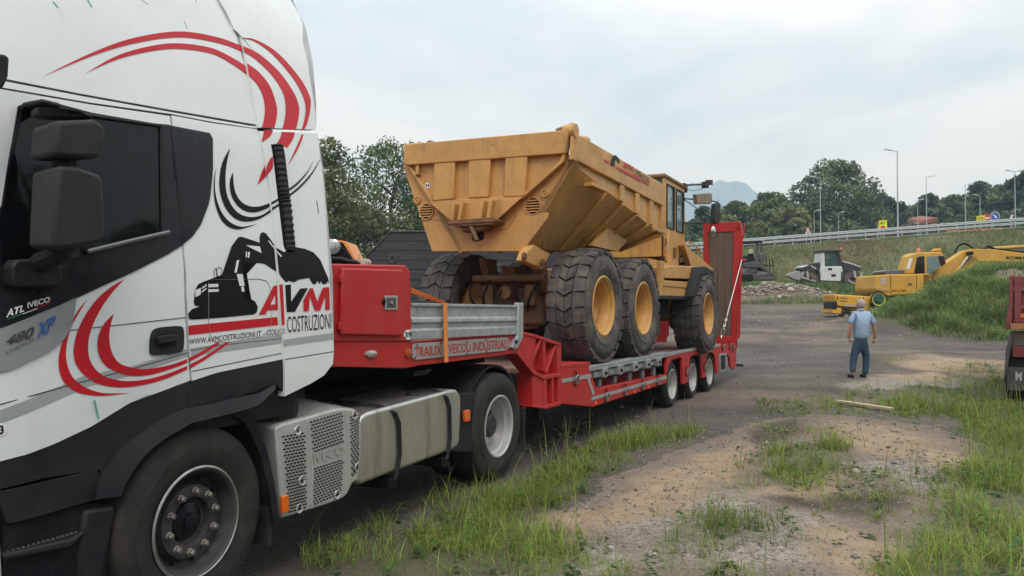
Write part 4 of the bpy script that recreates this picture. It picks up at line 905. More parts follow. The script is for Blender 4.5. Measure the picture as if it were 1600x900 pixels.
for cx, cy, rr in ((198, 505, 33), (690, 480, 36)):
    c = ta('%d,%d' % (cx, cy), AT - .0)[0]; rw = (ta('%d,%d' % (cx, cy - rr), AT)[0] - c).length
    gr = MB().lathe([(.001, .004), (rw, .004), (rw * 1.05, -.012), (rw * 1.18, -.012), (rw * 1.22, .0)], (c.x - .008, c.y, c.z), 0, 28).build('vent_ring', OCHRE, tail)
    MB().lathe([(rw * 1.0, -.001), (.001, -.001)], (c.x - .008, c.y, c.z), 0, 28).build('vent_dark', BLKD, gr)
    for k in range(5):
        z = c.z + rw * (-.7 + .35 * k); h = math.sqrt(max(0, rw * rw - (z - c.z) ** 2)); MB().box(c.x - .026, c.x - .012, c.y - h, c.y + h, z - .007, z + .007).build('vent_bar', OCHRE, gr)
for cx, cy in ((157, 452), (746, 420)):
    c = ta('%d,%d' % (cx, cy), AT)[0]; MB().lathe([(.055, 0), (.055, -.03), (.035, -.03), (.03, -.015), (.015, -.015), (.012, -.035), (.001, -.035)], c, 0, 18).build('tail_lamp', OCHRE, tail)
hsol = lambda off: (lambda a, b: HL.p(a, b, 0, AT - off))
sticker(Z5('200,385')[0], 4.6, hsol(.035), '34', tg, None)
lettering('lettering', '34', [(664.3, 292.5), (670.8, 292), (670.8, 287), (664.3, 287.5)], hsol(.038), BLKD, tg, .02)
# access plate on the tail, seam lines
for t_ in ('260,535 285,595 325,590', '525,590 575,585 612,520', '180,542 260,545', '655,520 700,515'):
    MB().tube(ta(t_, AT - .001), .004, 4).build('weld_seam', RUST, tail)
hpl('step_plate', '650,520 760,508 760,530 640,690 610,690', .012, .012, parent=tail)
# hinge gear at the top rear corners
for far in (0, 1):
    cy = .10 if not far else HW - .10
    z = T0.z
    MB().tube([(AT - .02, cy - .06, z + .02), (AT - .02, cy + .10, z + .02)], .09, 14).build('gate_hinge', OCHRE, hauler)
    MB().hexa([(AT - .10, cy - .05, z - .35), (AT + .04, cy - .05, z - .35), (AT + .1, cy - .05, z + .06), (AT - .06, cy - .05, z + .12)], [(AT - .10, cy, z - .35), (AT + .04, cy, z - .35), (AT + .1, cy, z + .06), (AT - .06, cy, z + .12)]).build('hinge_plate', OCHRE, hauler, bevel=.01)
    MB().tube([(AT + .25, cy + .05, z - .02), (AT + .55, cy + .05, z + .03)], .06, 10).build('gate_arm', OCHRE, hauler)
    MB().tube([(AT + .1, cy + (.25 if not far else -.25), z + .03), (AT + .16, cy + (.05 if not far else -.05), z + .10)], .08, 12).build('hinge_boss', RUST, hauler)
# livery on the band
hs = lambda a, b: HL.p(a, b, 1, .044)
for t_, m_ in (('1020,262 1042,272 1042,284 1020,272', REDD), ('1078,295 1190,352 1190,368 1078,308', REDD), ('1195,358 1228,375 1228,384 1195,368', REDD), ('1112,280 1128,288 1122,305 1108,298', REDD)):
    MB().add(hp(Z5(t_), 1, .042), [(0, 1, 2, 3)]).build('livery_bar', m_, tub)
MB().add(hp(Z5('1048,290 1052,265 1062,246 1072,244 1090,262 1092,285 1084,278 1076,260 1068,275 1068,296'), 1, .042), [tuple(range(10))]).build('emblem', BLKD, tub)
lettering('lettering', 'AVM', [Z5('1112,300')[0], Z5('1152,322')[0], Z5('1152,294')[0], Z5('1112,274')[0]], hs, REDD, tub, .02)
lettering('lettering', 'COSTRUZIONI', [Z5('1158,338')[0], Z5('1228,376')[0], Z5('1228,350')[0], Z5('1158,308')[0]], hs, BLKD, tub)
# ---- cab, bonnet, fenders of the front unit
BC = .52
cx0 = hp(Z5('1296,500'), 1, BC)[0].x; cx1 = hp(Z5('1392,500'), 1, BC)[0].x
ztop = hp(Z5('1390,385'), 1, BC)[0].z; zbot = hp(Z5('1385,735'), 1, BC)[0].z
cabh = bpy.data.objects.new('cab', None); COL.objects.link(cabh); cabh.parent = hauler
BF = HW - BC
mb = MB()
for y0_, y1_ in ((BC, BC + .04), (BF - .04, BF)):
    side = bpy.data.objects.new('side_wall', None)
for y_, d_ in ((BC, .04), (BF, -.04)):
    for t0, t1, z0_, z1_ in ((0, 1, 0, .36), (0, 1, .90, .965), (0, .10, .36, .90), (.46, .54, .36, .90), (.92, 1.0, .36, .90)):
        MB().box(cx0 + (cx1 - cx0) * t0, cx0 + (cx1 - cx0) * t1, min(y_, y_ + d_), max(y_, y_ + d_), zbot + (ztop - zbot) * z0_, zbot + (ztop - zbot) * z1_).build('side_panel', OCHRE, cabh, bevel=.006)
    for t0, t1 in ((.10, .46), (.54, .92)):
        g_ = MB().box(cx0 + (cx1 - cx0) * t0, cx0 + (cx1 - cx0) * t1, min(y_ + d_ * .3, y_ + d_ * .6), max(y_ + d_ * .3, y_ + d_ * .6), zbot + (ztop - zbot) * .36, zbot + (ztop - zbot) * .90).build('side_window', SKYG, cabh)
        xx0, xx1, zz0, zz1 = cx0 + (cx1 - cx0) * (t0 + .01), cx0 + (cx1 - cx0) * (t1 - .01), zbot + (ztop - zbot) * .365, zbot + (ztop - zbot) * .895
        yy = y_ - .006 * (1 if d_ > 0 else -1)
        MB().tube([(xx0, yy, zz0), (xx1, yy, zz0), (xx1, yy, zz1), (xx0, yy, zz1), (xx0, yy, zz0)], .014, 6).build('window_seal', BLACKP, cabh)
MB().box(cx0 - .03, cx1 + .08, BC - .03, BF + .03, ztop - .07, ztop + .012).build('roof', mat('roof_brown', (.22, .12, .05), .6, var=.2), cabh, bevel=.03)
MB().box(cx1 - .02, cx1 + .14, BC - .02, BF + .02, ztop - .12, ztop + .06).build('sun_visor', BLACKP, cabh, bevel=.02)
MB().box(cx0, cx0 + .05, BC + .04, BF - .04, zbot, zbot + (ztop - zbot) * .45).build('rear_panel', OCHRE, cabh)
MB().box(cx0 + .01, cx0 + .03, BC + .04, BF - .04, zbot + (ztop - zbot) * .45, ztop).build('rear_window', GLASST, cabh)
MB().box(cx1 - .03, cx1 - .01, BC + .04, BF - .04, zbot + (ztop - zbot) * .42, ztop - .02).build('windscreen', GLASST, cabh)
MB().box(cx1 - .05, cx1, BC + .04, BF - .04, zbot, zbot + (ztop - zbot) * .42).build('front_panel', OCHRE, cabh)
MB().box(cx0 + .3, cx0 + .75, 1.0, 1.5, zbot + .35, zbot + .5).box(cx0 + .3, cx0 + .42, 1.0, 1.5, zbot + .5, zbot + 1.15).build('seat', DARK, cabh, bevel=.03)
MB().tube(hp(Z7('780,98 785,120 775,125'), 1, BC - .03), .012, 6).build('door_handle', BLACKP, cabh)
MB().tube(hp(Z7('768,0 766,110 765,195 785,212'), 1, BC - .05), .018, 6).build('grab_rail', BLACKP, cabh)
# front chassis bodywork
hplate('cab_base', Z7('700,190 800,215 800,235 775,240 772,300 765,370 750,368 740,300 735,235 700,215'), 1, .45, .5)
hplate('engine_side', Z7('800,60 862,112 880,125 905,160 900,240 790,232 785,150'), 1, .48, .05)
hplate('engine_bay', Z7('846,142 880,140 892,165 892,222 846,222'), 1, .465, .012, DARK)
for t_ in ('850,150 875,148 876,175 852,180', '848,188 890,184 892,205 850,210', '825,140 832,140 832,185 825,190'): hplate('engine_fitting', Z7(t_), 1, .44, .05, RUST)
bn = hp(Z7('868,126 1004,238 1008,252 940,240 900,232'), 1, .35)
fb = [mir_(p) for p in bn]
MB().hexa(bn, fb).build('bonnet', OCHRE, hauler, bevel=.02)
MB().tube(hp(Z7('868,118 890,112 920,132 950,168'), 1, .42), .014, 6).build('bonnet_rail', OCHRE, hauler)
for t_ in ('890,112 895,140', '925,138 930,160', '950,168 948,182'): MB().tube(hp(Z7(t_), 1, .42), .010, 6).build('rail_post', OCHRE, hauler)
for far in (0, 1):
    g = mir_ if far else (lambda p: Vector(p))
    def fp(t, y): return [g(p) for p in hp(Z7(t), 1, y)]
    d_ = Vector((0, -.5 if far else .5, 0))
    MB().plate(fp('776,232 800,226 940,228 948,236 912,288 772,284', .02), d_).build('fender_deck', OCHRE, hauler, bevel=.012)
    MB().plate(fp('772,294 900,302 896,372 768,366', .03), d_).build('step_box', OCHRE, hauler, bevel=.01)
    MB().plate(fp('770,318 898,330 898,334 770,322', .022), d_ * .02).build('step_line', RUST, hauler)
    MB().plate(fp('756,200 776,205 772,365 752,368', .03), d_ * .12).build('step_post', OCHRE, hauler)
    MB().plate(fp('750,365 915,372 912,385 750,380', .01), d_).build('step_skid', BLACKP, hauler)
    MB().plate(fp('938,232 965,228 1008,252 1008,310 992,300 985,272 965,262 950,285 938,325 922,368 906,370 915,330 928,282', -.12), Vector((0, -.62 if far else .62, 0))).build('fender_flap', BLACKP, hauler, bevel=.012)
    MB().plate(fp('760,375 800,378 790,470 745,470', .25), d_).build('chassis_side', DARK, hauler)
# lamps and mirrors on arms
MB().tube(hp(Z5('1390,382 1495,380'), 1, .42), .018, 6).build('lamp_arm', BLACKP, hauler)
for t_ in ('1490,366 1506,366 1504,396 1490,396', '1506,358 1522,358 1522,382 1506,382'): hplate('work_lamp', Z5(t_), 1, .40, .10, BLACKP)
MB().tube(hp(Z5('1388,445 1450,450'), 1, .40), .014, 6).build('mirror_arm', BLACKP, hauler)
MB().tube(hp(Z5('1390,450 1530,548'), 1, .34), .010, 6).build('mirror_stay', BLACKP, hauler)
MB().tube(hp(Z5('1386,557 1535,557'), 1, .34), .016, 6).build('mirror_arm', BLACKP, hauler)
MB().tube(hp(Z5('1515,455 1545,462 1556,475'), 1, .30), .014, 6).build('mirror_arm', BLACKP, hauler)
MB().tube(hp(Z5('1395,400 1430,410 1475,398'), 1, .42), .006, 5).build('cable', BLACKP, hauler)
hplate('mirror', Z5('1446,424 1512,419 1519,426 1518,464 1510,470 1450,471'), 1, .30, .08, mat('mirror_back', (.20, .14, .08), .5, var=.3), bevel=.015)
hplate('mirror', Z5('1532,470 1552,462 1559,475 1558,548 1548,560 1530,556'), 1, .28, .09, BLACKP, bevel=.02)
c = hp(Z7('1004,66'), 1, .2)[0]
MB().lathe([(.001, -.05), (.07, -.045), (.11, -.02), (.125, .01), (.001, .012)], c, 1, 20).build('round_mirror', mat('mirror_chrome', (.5, .55, .5), .08, .95), hauler)
MB().tube([c, c + Vector((0, .1, .35))], .012, 6).build('mirror_arm', BLACKP, hauler)
hplate('link_box', Z6('958,125 990,95 1068,138 1030,212 942,170'), 1, .62, .12, bevel=.02)
for t_, y in (('940,150', .6), ('1030,98', .62), ('1025,180', .58)):
    c = hp(Z6(t_), 1, y)[0]; MB().lathe([(.05, 0), (.05, -.03), (.02, -.035), (.001, -.035)], c, 1, 14).build('link_pin', RUST, hauler)
# ================================================================== terrain
def vnoise(x, y, seed=0):
    xi, yi = np.floor(x).astype(np.int64), np.floor(y).astype(np.int64); fx_, fy_ = x - xi, y - yi
    def h(a, b):
        n = (a * 374761393 + b * 668265263 + seed * 974634777) & 0x7fffffff
        n = ((n ^ (n >> 13)) * 1274126177) & 0x7fffffff
        return ((n ^ (n >> 16)) & 0xffff) / 65535.0
    u, v = fx_ * fx_ * (3 - 2 * fx_), fy_ * fy_ * (3 - 2 * fy_)
    return (h(xi, yi) * (1 - u) + h(xi + 1, yi) * u) * (1 - v) + (h(xi, yi + 1) * (1 - u) + h(xi + 1, yi + 1) * u) * v
def fbm(x, y, oct_=4, seed=0):
    s, a, t = 0.0, 1.0, 0.0
    for i in range(oct_): s = s + a * vnoise(x * 2 ** i, y * 2 ** i, seed + i); t += a; a *= 0.5
    return s / t
def lz(x, y):
    dx, dy = x - CAM.x, y - CAM.y
    return dx * RT.x + dy * RT.y, dx * FW0.x + dy * FW0.y
def xy(l, Z): return CAM.x + RT.x * l + FW0.x * Z, CAM.y + RT.y * l + FW0.y * Z
ZT, HT = [0, 16, 25, 36, 44, 52, 62, 67], [0, 0, .28, .95, 1.62, 2.3, 3.1, 3.6]
def height(x, y, fine=True):
    x, y = np.asarray(x, float), np.asarray(y, float); l, Z = lz(x, y)
    right = np.clip((l + 2) / 10, 0, 1)
    base = np.interp(Z, ZT, HT) * (0.35 + 0.65 * right)
    top = 7.25 + .0757 * (np.clip(l, 5, 90) - 24.2)
    e = np.clip((Z - 66) / 12.5, 0, 1); e = e * e * (3 - 2 * e)
    h = base * (1 - e) + top * e * right + (1 - right) * e * 3 + np.clip((Z - 200) / 1000, 0, 3) * 2
    # the grassy mound and the rubble heap
    m = np.exp(-(((l - 22.2) / 5.7) ** 2 + ((Z - 31.4) / 4.3) ** 2) ** 1.4) * 2.45 + np.exp(-(((l - 28.5) / 5.0) ** 2 + ((Z - 34.0) / 3.2) ** 2)) * 1.5
    q = np.exp(-(((l - 16.5) / 3.6) ** 2 + ((Z - 47.5) / 1.6) ** 2) ** 1.5) * .85
    h = h + m * (.72 + .56 * fbm(x * .55, y * .55, 3, 3)) + q * (.7 + .6 * fbm(x * 1.6, y * 1.6, 3, 5))
    if fine:
        near = np.clip((26 - Z) / 8, 0, 1)
        h = h + near * ((fbm(x * .45, y * .45, 3, 9) - .5) * .10 + (fbm(x * 4, y * 4, 3, 2) - .5) * .035 * np.clip((Z - 1.5) / 2, 0, 1))
        h = h + (1 - near) * (fbm(x * .35, y * .35, 3, 4) - .5) * .30
        # keep the strip under the wheels level
        t = np.clip(1 - np.abs(y - 1.2) / 2.2, 0, 1) * np.clip(1 - np.abs(x - 5) / 12, 0, 1); t = np.clip(t * 4, 0, 1)
        h = h * (1 - t) + (np.where(Z < 30, -.015, h)) * t
    return h
def ground_at(px, py):
    """where the line of sight meets the smooth ground"""
    d = ray(px, py); Z = 2.0
    for _ in range(400):
        p = CAM + d * Z
        if p.z <= float(height(p.x, p.y, False)): break
        Z *= 1.01
    return p
def pix(x, y, z):
    dx, dy, dz_ = x - CAM.x, y - CAM.y, z - CAM.z
    w = dx * FW.x + dy * FW.y + dz_ * FW.z; w = np.where(np.abs(w) < .2, .2, w)
    return 800 + FPX * (dx * RT.x + dy * RT.y) / w, 450 - FPX * (dx * UP.x + dy * UP.y + dz_ * UP.z) / w, w
def inside(px, py, poly):
    r = np.zeros(px.shape, bool); n = len(poly)
    for i in range(n):
        (x0, y0), (x1, y1) = poly[i], poly[i - 1]
        c = ((y0 > py) != (y1 > py)); r ^= c & (px < (x1 - x0) * (py - y0) / (y1 - y0 + 1e-9) + x0)
    return r
def ell(px, py, cx, cy, rx, ry, rot=0, soft=.5):
    a = R(rot); dx, dy = px - cx, py - cy; u, v = dx * math.cos(a) + dy * math.sin(a), -dx * math.sin(a) + dy * math.cos(a)
    return np.clip((1 - np.sqrt((u / rx) ** 2 + (v / ry) ** 2)) / soft, 0, 1)
SANDY = ZP('820,930 850,830 930,765 1010,735 1090,695 1190,660 1330,645 1480,660 1530,700 1520,745 1450,840 1410,930')
GRASS_POLY = [ZP('360,930 420,872 490,842 560,830 640,790 700,748 790,722 850,712 900,698 960,672 1040,660 1098,670 1060,692 985,706 930,732 870,788 850,830 905,868 860,905 760,930'),
              ZP('1000,820 1080,800 1180,815 1175,850 1090,872 1010,862'), ZP('1195,700 1260,685 1340,700 1345,725 1290,765 1200,768 1185,735'),
              ZP('1370,628 1440,618 1600,590 1700,580 1700,930 1385,930 1370,890 1430,850 1450,810 1440,780 1500,745 1522,690 1480,652 1400,652'),
              ZP('1175,625 1240,618 1300,622 1390,605 1600,572 1600,600 1380,640 1290,652 1200,650'), ZP('1365,560 1420,555 1435,566 1380,572'), ZP('1460,572 1530,565 1575,575 1560,592 1500,596'),
              ZP('860,850 1000,860 1180,880 1290,930 800,930'), ZP('1310,610 1345,600 1370,606 1330,620'), ZP('1195,795 1290,820 1285,850 1225,850')]
GD = [1.15, .85, .9, 1.0, .5, .45, .55, .35, .5, .5]
def grass_density(px, py, x, y):
    jx = (fbm(x * 1.3, y * 1.3, 3, 21) - .5) * 70 + (vnoise(x * 9, y * 9, 31) - .5) * 30; jy = (fbm(x * 1.3, y * 1.3, 3, 22) - .5) * 45 + (vnoise(x * 9, y * 9, 32) - .5) * 18
    k = np.clip((py - 560) / 250, .25, 1); tot = 0.0
    for ox, oy in ((0, 0), (26, 6), (-26, -6), (8, 18), (-8, -18), (40, -8), (-40, 8)):
        d = np.zeros(px.shape)
        for p, w in zip(GRASS_POLY, GD): d = np.maximum(d, inside(px + (jx + ox) * k, py + (jy + oy) * k, p) * w)
        tot = tot + d
    extra = inside(px, py, SANDY) * np.clip(fbm(x * .9, y * .9, 3, 24) * 5 - 3.1, 0, .28)
    return np.clip(np.maximum(tot / 6.6, extra), 0, 1)
# ground sheet: rings round the camera, fine where the camera looks
rr_ = [0.7]
while rr_[-1] < 45: rr_.append(rr_[-1] * (1.0058 if 3.2 < rr_[-1] < 13 else 1.009))
while rr_[-1] < 9000: rr_.append(rr_[-1] * 1.035)
ang = np.concatenate([np.arange(-44, 44, .24), np.arange(44, 316, 4.0)]); ang = np.radians(ang)
RR, AA = np.meshgrid(np.array(rr_), ang, indexing='ij')
L_, Z_ = RR * np.sin(AA), RR * np.cos(AA); X_, Y_ = xy(L_, Z_); HH = height(X_, Y_)
PX_, PY_, W_ = pix(X_, Y_, HH); vis = (Z_ > 1.0)
# tyre ruts with bars across them
def rut(pts, half, per, amp):
    global HH
    g = [ground_at(*p) for p in pts]; s = 0.0
    for a, b in zip(g, g[1:]):
        d = Vector((b.x - a.x, b.y - a.y)); L = d.length; d /= L
        t = (X_ - a.x) * d.x + (Y_ - a.y) * d.y; o = np.abs((X_ - a.x) * d.y - (Y_ - a.y) * d.x)
        w = np.clip(1.3 - o / half, 0, 1) * (t > 0) * (t < L) * np.clip(fbm(X_ * 2, Y_ * 2, 2, 8) * 2.2 - .5, 0, 1)
        HH = HH + w * (np.sin((t + s) / per * 2 * math.pi) * amp - amp * .9); s += L
rut(ZP('880,840 1010,765 1120,725 1235,668'), .30, .13, .020)
rut(ZP('1380,705 1440,690 1510,712'), .32, .13, .022); rut(ZP('1270,800 1340,780 1420,760'), .3, .13, .022)
rut(ZP('1190,560 1290,530 1400,520'), .4, .5, .012); rut(ZP('1200,500 1300,540 1560,580'), .5, .6, .015)
n0, n1 = RR.shape
Vg = np.stack([X_, Y_, HH], -1).reshape(-1, 3)
i0, j0 = np.meshgrid(np.arange(n0 - 1), np.arange(n1), indexing='ij'); j1 = (j0 + 1) % n1
Fg = np.stack([i0 * n1 + j0, i0 * n1 + j1, (i0 + 1) * n1 + j1, (i0 + 1) * n1 + j0], -1).reshape(-1, 4)
cen = len(Vg); Vg = np.vstack([Vg, [[CAM.x, CAM.y, float(height(CAM.x, CAM.y))]]])
# soil masks: what lies on the ground where
jx = (fbm(X_ * .9, Y_ * .9, 4, 41) - .5) * 120 * np.clip(6 / Z_, .15, 1.5); jy = (fbm(X_ * .9, Y_ * .9, 4, 42) - .5) * 60 * np.clip(6 / Z_, .15, 1.5)
px, py = PX_ + jx, PY_ + jy
soil = inside(px, py, SANDY) * vis * 1.0
sand = np.zeros(px.shape)
for e in ((1000, 790, 170, 42, -22), (1105, 735, 130, 30, -20), (1375, 688, 120, 34, 3), (1240, 760, 110, 22, -8), (1345, 860, 120, 50, 8), (1470, 718, 60, 20, 5), (900, 815, 80, 24, -15), (1500, 572, 150, 18, 4), (1430, 590, 90, 10, 3)):
    sand = np.maximum(sand, ell(px, py, *e) * vis)
for e in ((1330, 545, 150, 7, 4), (1230, 520, 100, 5, 0), (1290, 505, 120, 4, -3), (1400, 527, 120, 5, 5)): sand = np.maximum(sand, ell(px, py, *e, soft=1.0) * vis * .75 * np.clip(fbm(L_ * .5, Z_ * 1.6, 4, 55) * 3.2 - 1.1, 0, 1))
stony = np.zeros(px.shape)
for e in ((1080, 800, 170, 40, -12), (1150, 850, 200, 50, 0), (1410, 745, 110, 28, 8), (1260, 830, 120, 30, 0), (930, 880, 120, 30, -5), (1560, 870, 80, 30, 0), (1500, 600, 90, 10, 0), (1380, 600, 100, 12, 0)):
    stony = np.maximum(stony, ell(px, py, *e) * vis)
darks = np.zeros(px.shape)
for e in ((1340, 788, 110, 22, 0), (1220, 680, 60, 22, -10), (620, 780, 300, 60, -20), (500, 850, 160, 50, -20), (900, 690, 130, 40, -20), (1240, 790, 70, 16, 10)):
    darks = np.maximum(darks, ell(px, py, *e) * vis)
gmask = grass_density(PX_, PY_, X_, Y_) * vis * (Z_ < 25) * np.clip(-(Y_ - .1) / .5, 0, 1) * .75
meadow = np.clip((Z_ - 43.5 - (fbm(X_ * .3, Y_ * .3, 3, 51) - .5) * 5) / 1.5, 0, 1) * np.clip((L_ - 8) / 3, 0, 1)
mound = np.clip(np.exp(-(((L_ - 24.5) / 8.4) ** 2 + ((Z_ - 30.8) / 6.7) ** 2) ** 2) * 6 - .6, 0, 1)
rub = np.clip(np.exp(-(((L_ - 16.5) / 3.9) ** 2 + ((Z_ - 47.3) / 1.9) ** 2) ** 2) * 2.4 - .5, 0, 1)
green = np.clip(np.maximum(np.maximum(gmask, meadow), mound) - rub, 0, 1)
dry = np.clip((Z_ - 63) / 3, 0, 1) * np.clip(fbm(X_ * .22, Y_ * .22, 3, 61) * 3 - 1.35, 0, 1) * .8
green = np.maximum(green, np.clip(-L_ - 12, 0, 1) * np.clip((Z_ - 20) / 5, 0, 1))
bare = np.exp(-(((L_ - 20.4) / 1.0) ** 2 + ((Z_ - 30.6) / 1.2) ** 2)) > .4; green = np.where(bare, .1, green); soil = np.maximum(soil, np.maximum(rub, bare * .9))
streak_a = np.clip(fbm(L_ * .18 + Z_ * .05, Z_ * .9, 4, 57) * 3.4 - 1.35, 0, 1) * np.clip((Z_ - 9) / 5, 0, 1) * np.clip((46 - Z_) / 6, 0, 1) * (L_ > 1)
blot = np.clip(fbm(X_ * .6, Y_ * .6, 4, 58) * 3.2 - 1.4, 0, 1)
GM = bpy.data.materials.new('ground_soil'); GM.use_nodes = True
def ground_material(m):
    t = m.node_tree; b = t.nodes['Principled BSDF']; b.inputs['Roughness'].default_value = .92; b.inputs['Specular IOR Level'].default_value = .25
    def nn(ty, **k):
        n = t.nodes.new(ty)
        for a, v in k.items(): setattr(n, a, v)
        return n
    tc_ = nn('ShaderNodeTexCoord')
    def noise(sc, det=6, rough=.6):
        n = nn('ShaderNodeTexNoise'); n.inputs['Scale'].default_value = sc; n.inputs['Detail'].default_value = det; n.inputs['Roughness'].default_value = rough; t.links.new(tc_.outputs['Object'], n.inputs['Vector']); return n.outputs[0]
    def ramp(f, a, b_, c0, c1):
        r = nn('ShaderNodeValToRGB'); t.links.new(f, r.inputs[0]); r.color_ramp.elements[0].position = a; r.color_ramp.elements[1].position = b_
        r.color_ramp.elements[0].color = (*c0, 1); r.color_ramp.elements[1].color = (*c1, 1); return r.outputs[0]
    def mixc(f, a, b_):
        n = nn('ShaderNodeMix', data_type='RGBA')
        if isinstance(f, float): n.inputs[0].default_value = f
        else: t.links.new(f, n.inputs[0])
        t.links.new(a, n.inputs[6]); t.links.new(b_, n.inputs[7]); return n.outputs[2]
    def attr(nm): n = nn('ShaderNodeAttribute', attribute_name=nm); return n.outputs['Fac']
    def mth(op, a, b_):
        n = nn('ShaderNodeMath', operation=op, use_clamp=True)
        for i, v in enumerate((a, b_)):
            if isinstance(v, (int, float)): n.inputs[i].default_value = v
            else: t.links.new(v, n.inputs[i])
        return n.outputs[0]
    vor = nn('ShaderNodeTexVoronoi'); vor.inputs['Scale'].default_value = 55; t.links.new(tc_.outputs['Object'], vor.inputs['Vector'])
    vor2 = nn('ShaderNodeTexVoronoi'); vor2.inputs['Scale'].default_value = 22; t.links.new(tc_.outputs['Object'], vor2.inputs['Vector'])
    big, mid, fine_ = noise(.5), noise(5, 8, .7), noise(60, 6, .7)
    def stones(c0, c1, v):
        s = nn('ShaderNodeSeparateColor'); t.links.new(v.outputs['Color'], s.inputs[0]); return ramp(s.outputs[0], .1, .95, c0, c1)
    road = mixc(mth('MULTIPLY', mth('SUBTRACT', mid, .35), 1.6), stones((.038, .034, .031), (.21, .187, .165), vor), ramp(fine_, .3, .7, (.05, .044, .039), (.175, .152, .13)))
    road = mixc(mth('MULTIPLY', mth('SUBTRACT', big, .45), 2.2), road, ramp(mid, .3, .75, (.115, .093, .075), (.27, .225, .18)))
    soilc = mixc(mth('MULTIPLY', mth('SUBTRACT', mid, .3), 1.8), ramp(fine_, .25, .75, (.13, .095, .068), (.31, .24, .18)), stones((.12, .10, .085), (.34, .30, .26), vor))
    sandc = ramp(mid, .3, .75, (.29, .205, .135), (.46, .345, .24))
    stonec = mixc(.5, stones((.18, .15, .125), (.44, .39, .335), vor2), stones((.15, .125, .10), (.50, .44, .375), vor))
    greenc = mixc(mth('MULTIPLY', fine_, .5), ramp(mid, .3, .75, (.07, .09, .03), (.16, .16, .07)), ramp(fine_, .35, .65, (.06, .05, .035), (.24, .21, .14)))
    dryc = ramp(mid, .3, .75, (.17, .125, .07), (.30, .23, .14))
    brk = mth('ADD', mth('MULTIPLY', mid, .9), -.45)
    def brkn(nm): a = attr(nm); return mth('MULTIPLY', a, mth('ADD', mth('ADD', brk, a), .35))
    road = mixc(mth('MULTIPLY', attr('streak'), .8), road, ramp(fine_, .3, .7, (.16, .125, .095), (.30, .245, .19)))
    road = mixc(mth('MULTIPLY', attr('blot'), .7), road, ramp(fine_, .3, .7, (.035, .031, .028), (.095, .083, .073)))
    c = mixc(brkn('soil'), road, soilc); c = mixc(brkn('stony'), c, stonec); c = mixc(brkn('sand'), c, sandc)
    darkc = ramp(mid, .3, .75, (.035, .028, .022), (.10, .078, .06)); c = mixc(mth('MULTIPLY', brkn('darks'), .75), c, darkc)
    c = mixc(brkn('green'), c, greenc); c = mixc(brkn('dry'), c, dryc)
    t.links.new(c, b.inputs['Base Color'])
    bp = nn('ShaderNodeBump'); bp.inputs['Strength'].default_value = 1.0; bp.inputs['Distance'].default_value = .025
    hsum = mth('ADD', mth('MULTIPLY', fine_, .5), mth('MULTIPLY', vor.outputs['Distance'], .5)); t.links.new(hsum, bp.inputs['Height']); t.links.new(bp.outputs[0], b.inputs['Normal'])
ground_material(GM)
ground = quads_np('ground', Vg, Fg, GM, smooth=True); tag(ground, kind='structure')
bmf = bmesh.new(); bmf.from_mesh(ground.data); bmf.verts.ensure_lookup_table()
for j in range(n1): bmf.faces.new((bmf.verts[cen], bmf.verts[(j + 1) % n1], bmf.verts[j]))
bmesh.ops.recalc_face_normals(bmf, faces=bmf.faces)
bmf.to_mesh(ground.data); bmf.free(); ground.data.polygons.foreach_set('use_smooth', [True] * len(ground.data.polygons))
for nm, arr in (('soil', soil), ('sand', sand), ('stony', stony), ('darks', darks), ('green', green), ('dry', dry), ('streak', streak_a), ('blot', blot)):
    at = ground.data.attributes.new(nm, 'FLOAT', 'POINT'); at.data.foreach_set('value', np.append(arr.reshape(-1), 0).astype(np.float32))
# ================================================================== grass
def leaf_material(name, trans=.35, rough=.6):
    m = bpy.data.materials.new(name); m.use_nodes = True; t = m.node_tree; t.nodes.clear()
    o = t.nodes.new('ShaderNodeOutputMaterial'); a = t.nodes.new('ShaderNodeAttribute'); a.attribute_name = 'tint'
    p = t.nodes.new('ShaderNodeBsdfPrincipled'); p.inputs['Roughness'].default_value = rough; p.inputs['Specular IOR Level'].default_value = .3
    tr = t.nodes.new('ShaderNodeBsdfTranslucent'); mxs = t.nodes.new('ShaderNodeMixShader'); mxs.inputs[0].default_value = trans
    t.links.new(a.outputs['Color'], p.inputs['Base Color']); t.links.new(a.outputs['Color'], tr.inputs['Color'])
    t.links.new(p.outputs[0], mxs.inputs[1]); t.links.new(tr.outputs[0], mxs.inputs[2]); t.links.new(mxs.outputs[0], o.inputs[0])
    return m
GRASSM = leaf_material('grass_blades', .4); LEAFM = leaf_material('tree_leaves', .25, .5)
def set_tint(o, col):
    at = o.data.attributes.new('tint', 'FLOAT_COLOR', 'POINT'); at.data.foreach_set('color', np.concatenate([col, np.ones((len(col), 1))], 1).astype(np.float32).ravel())
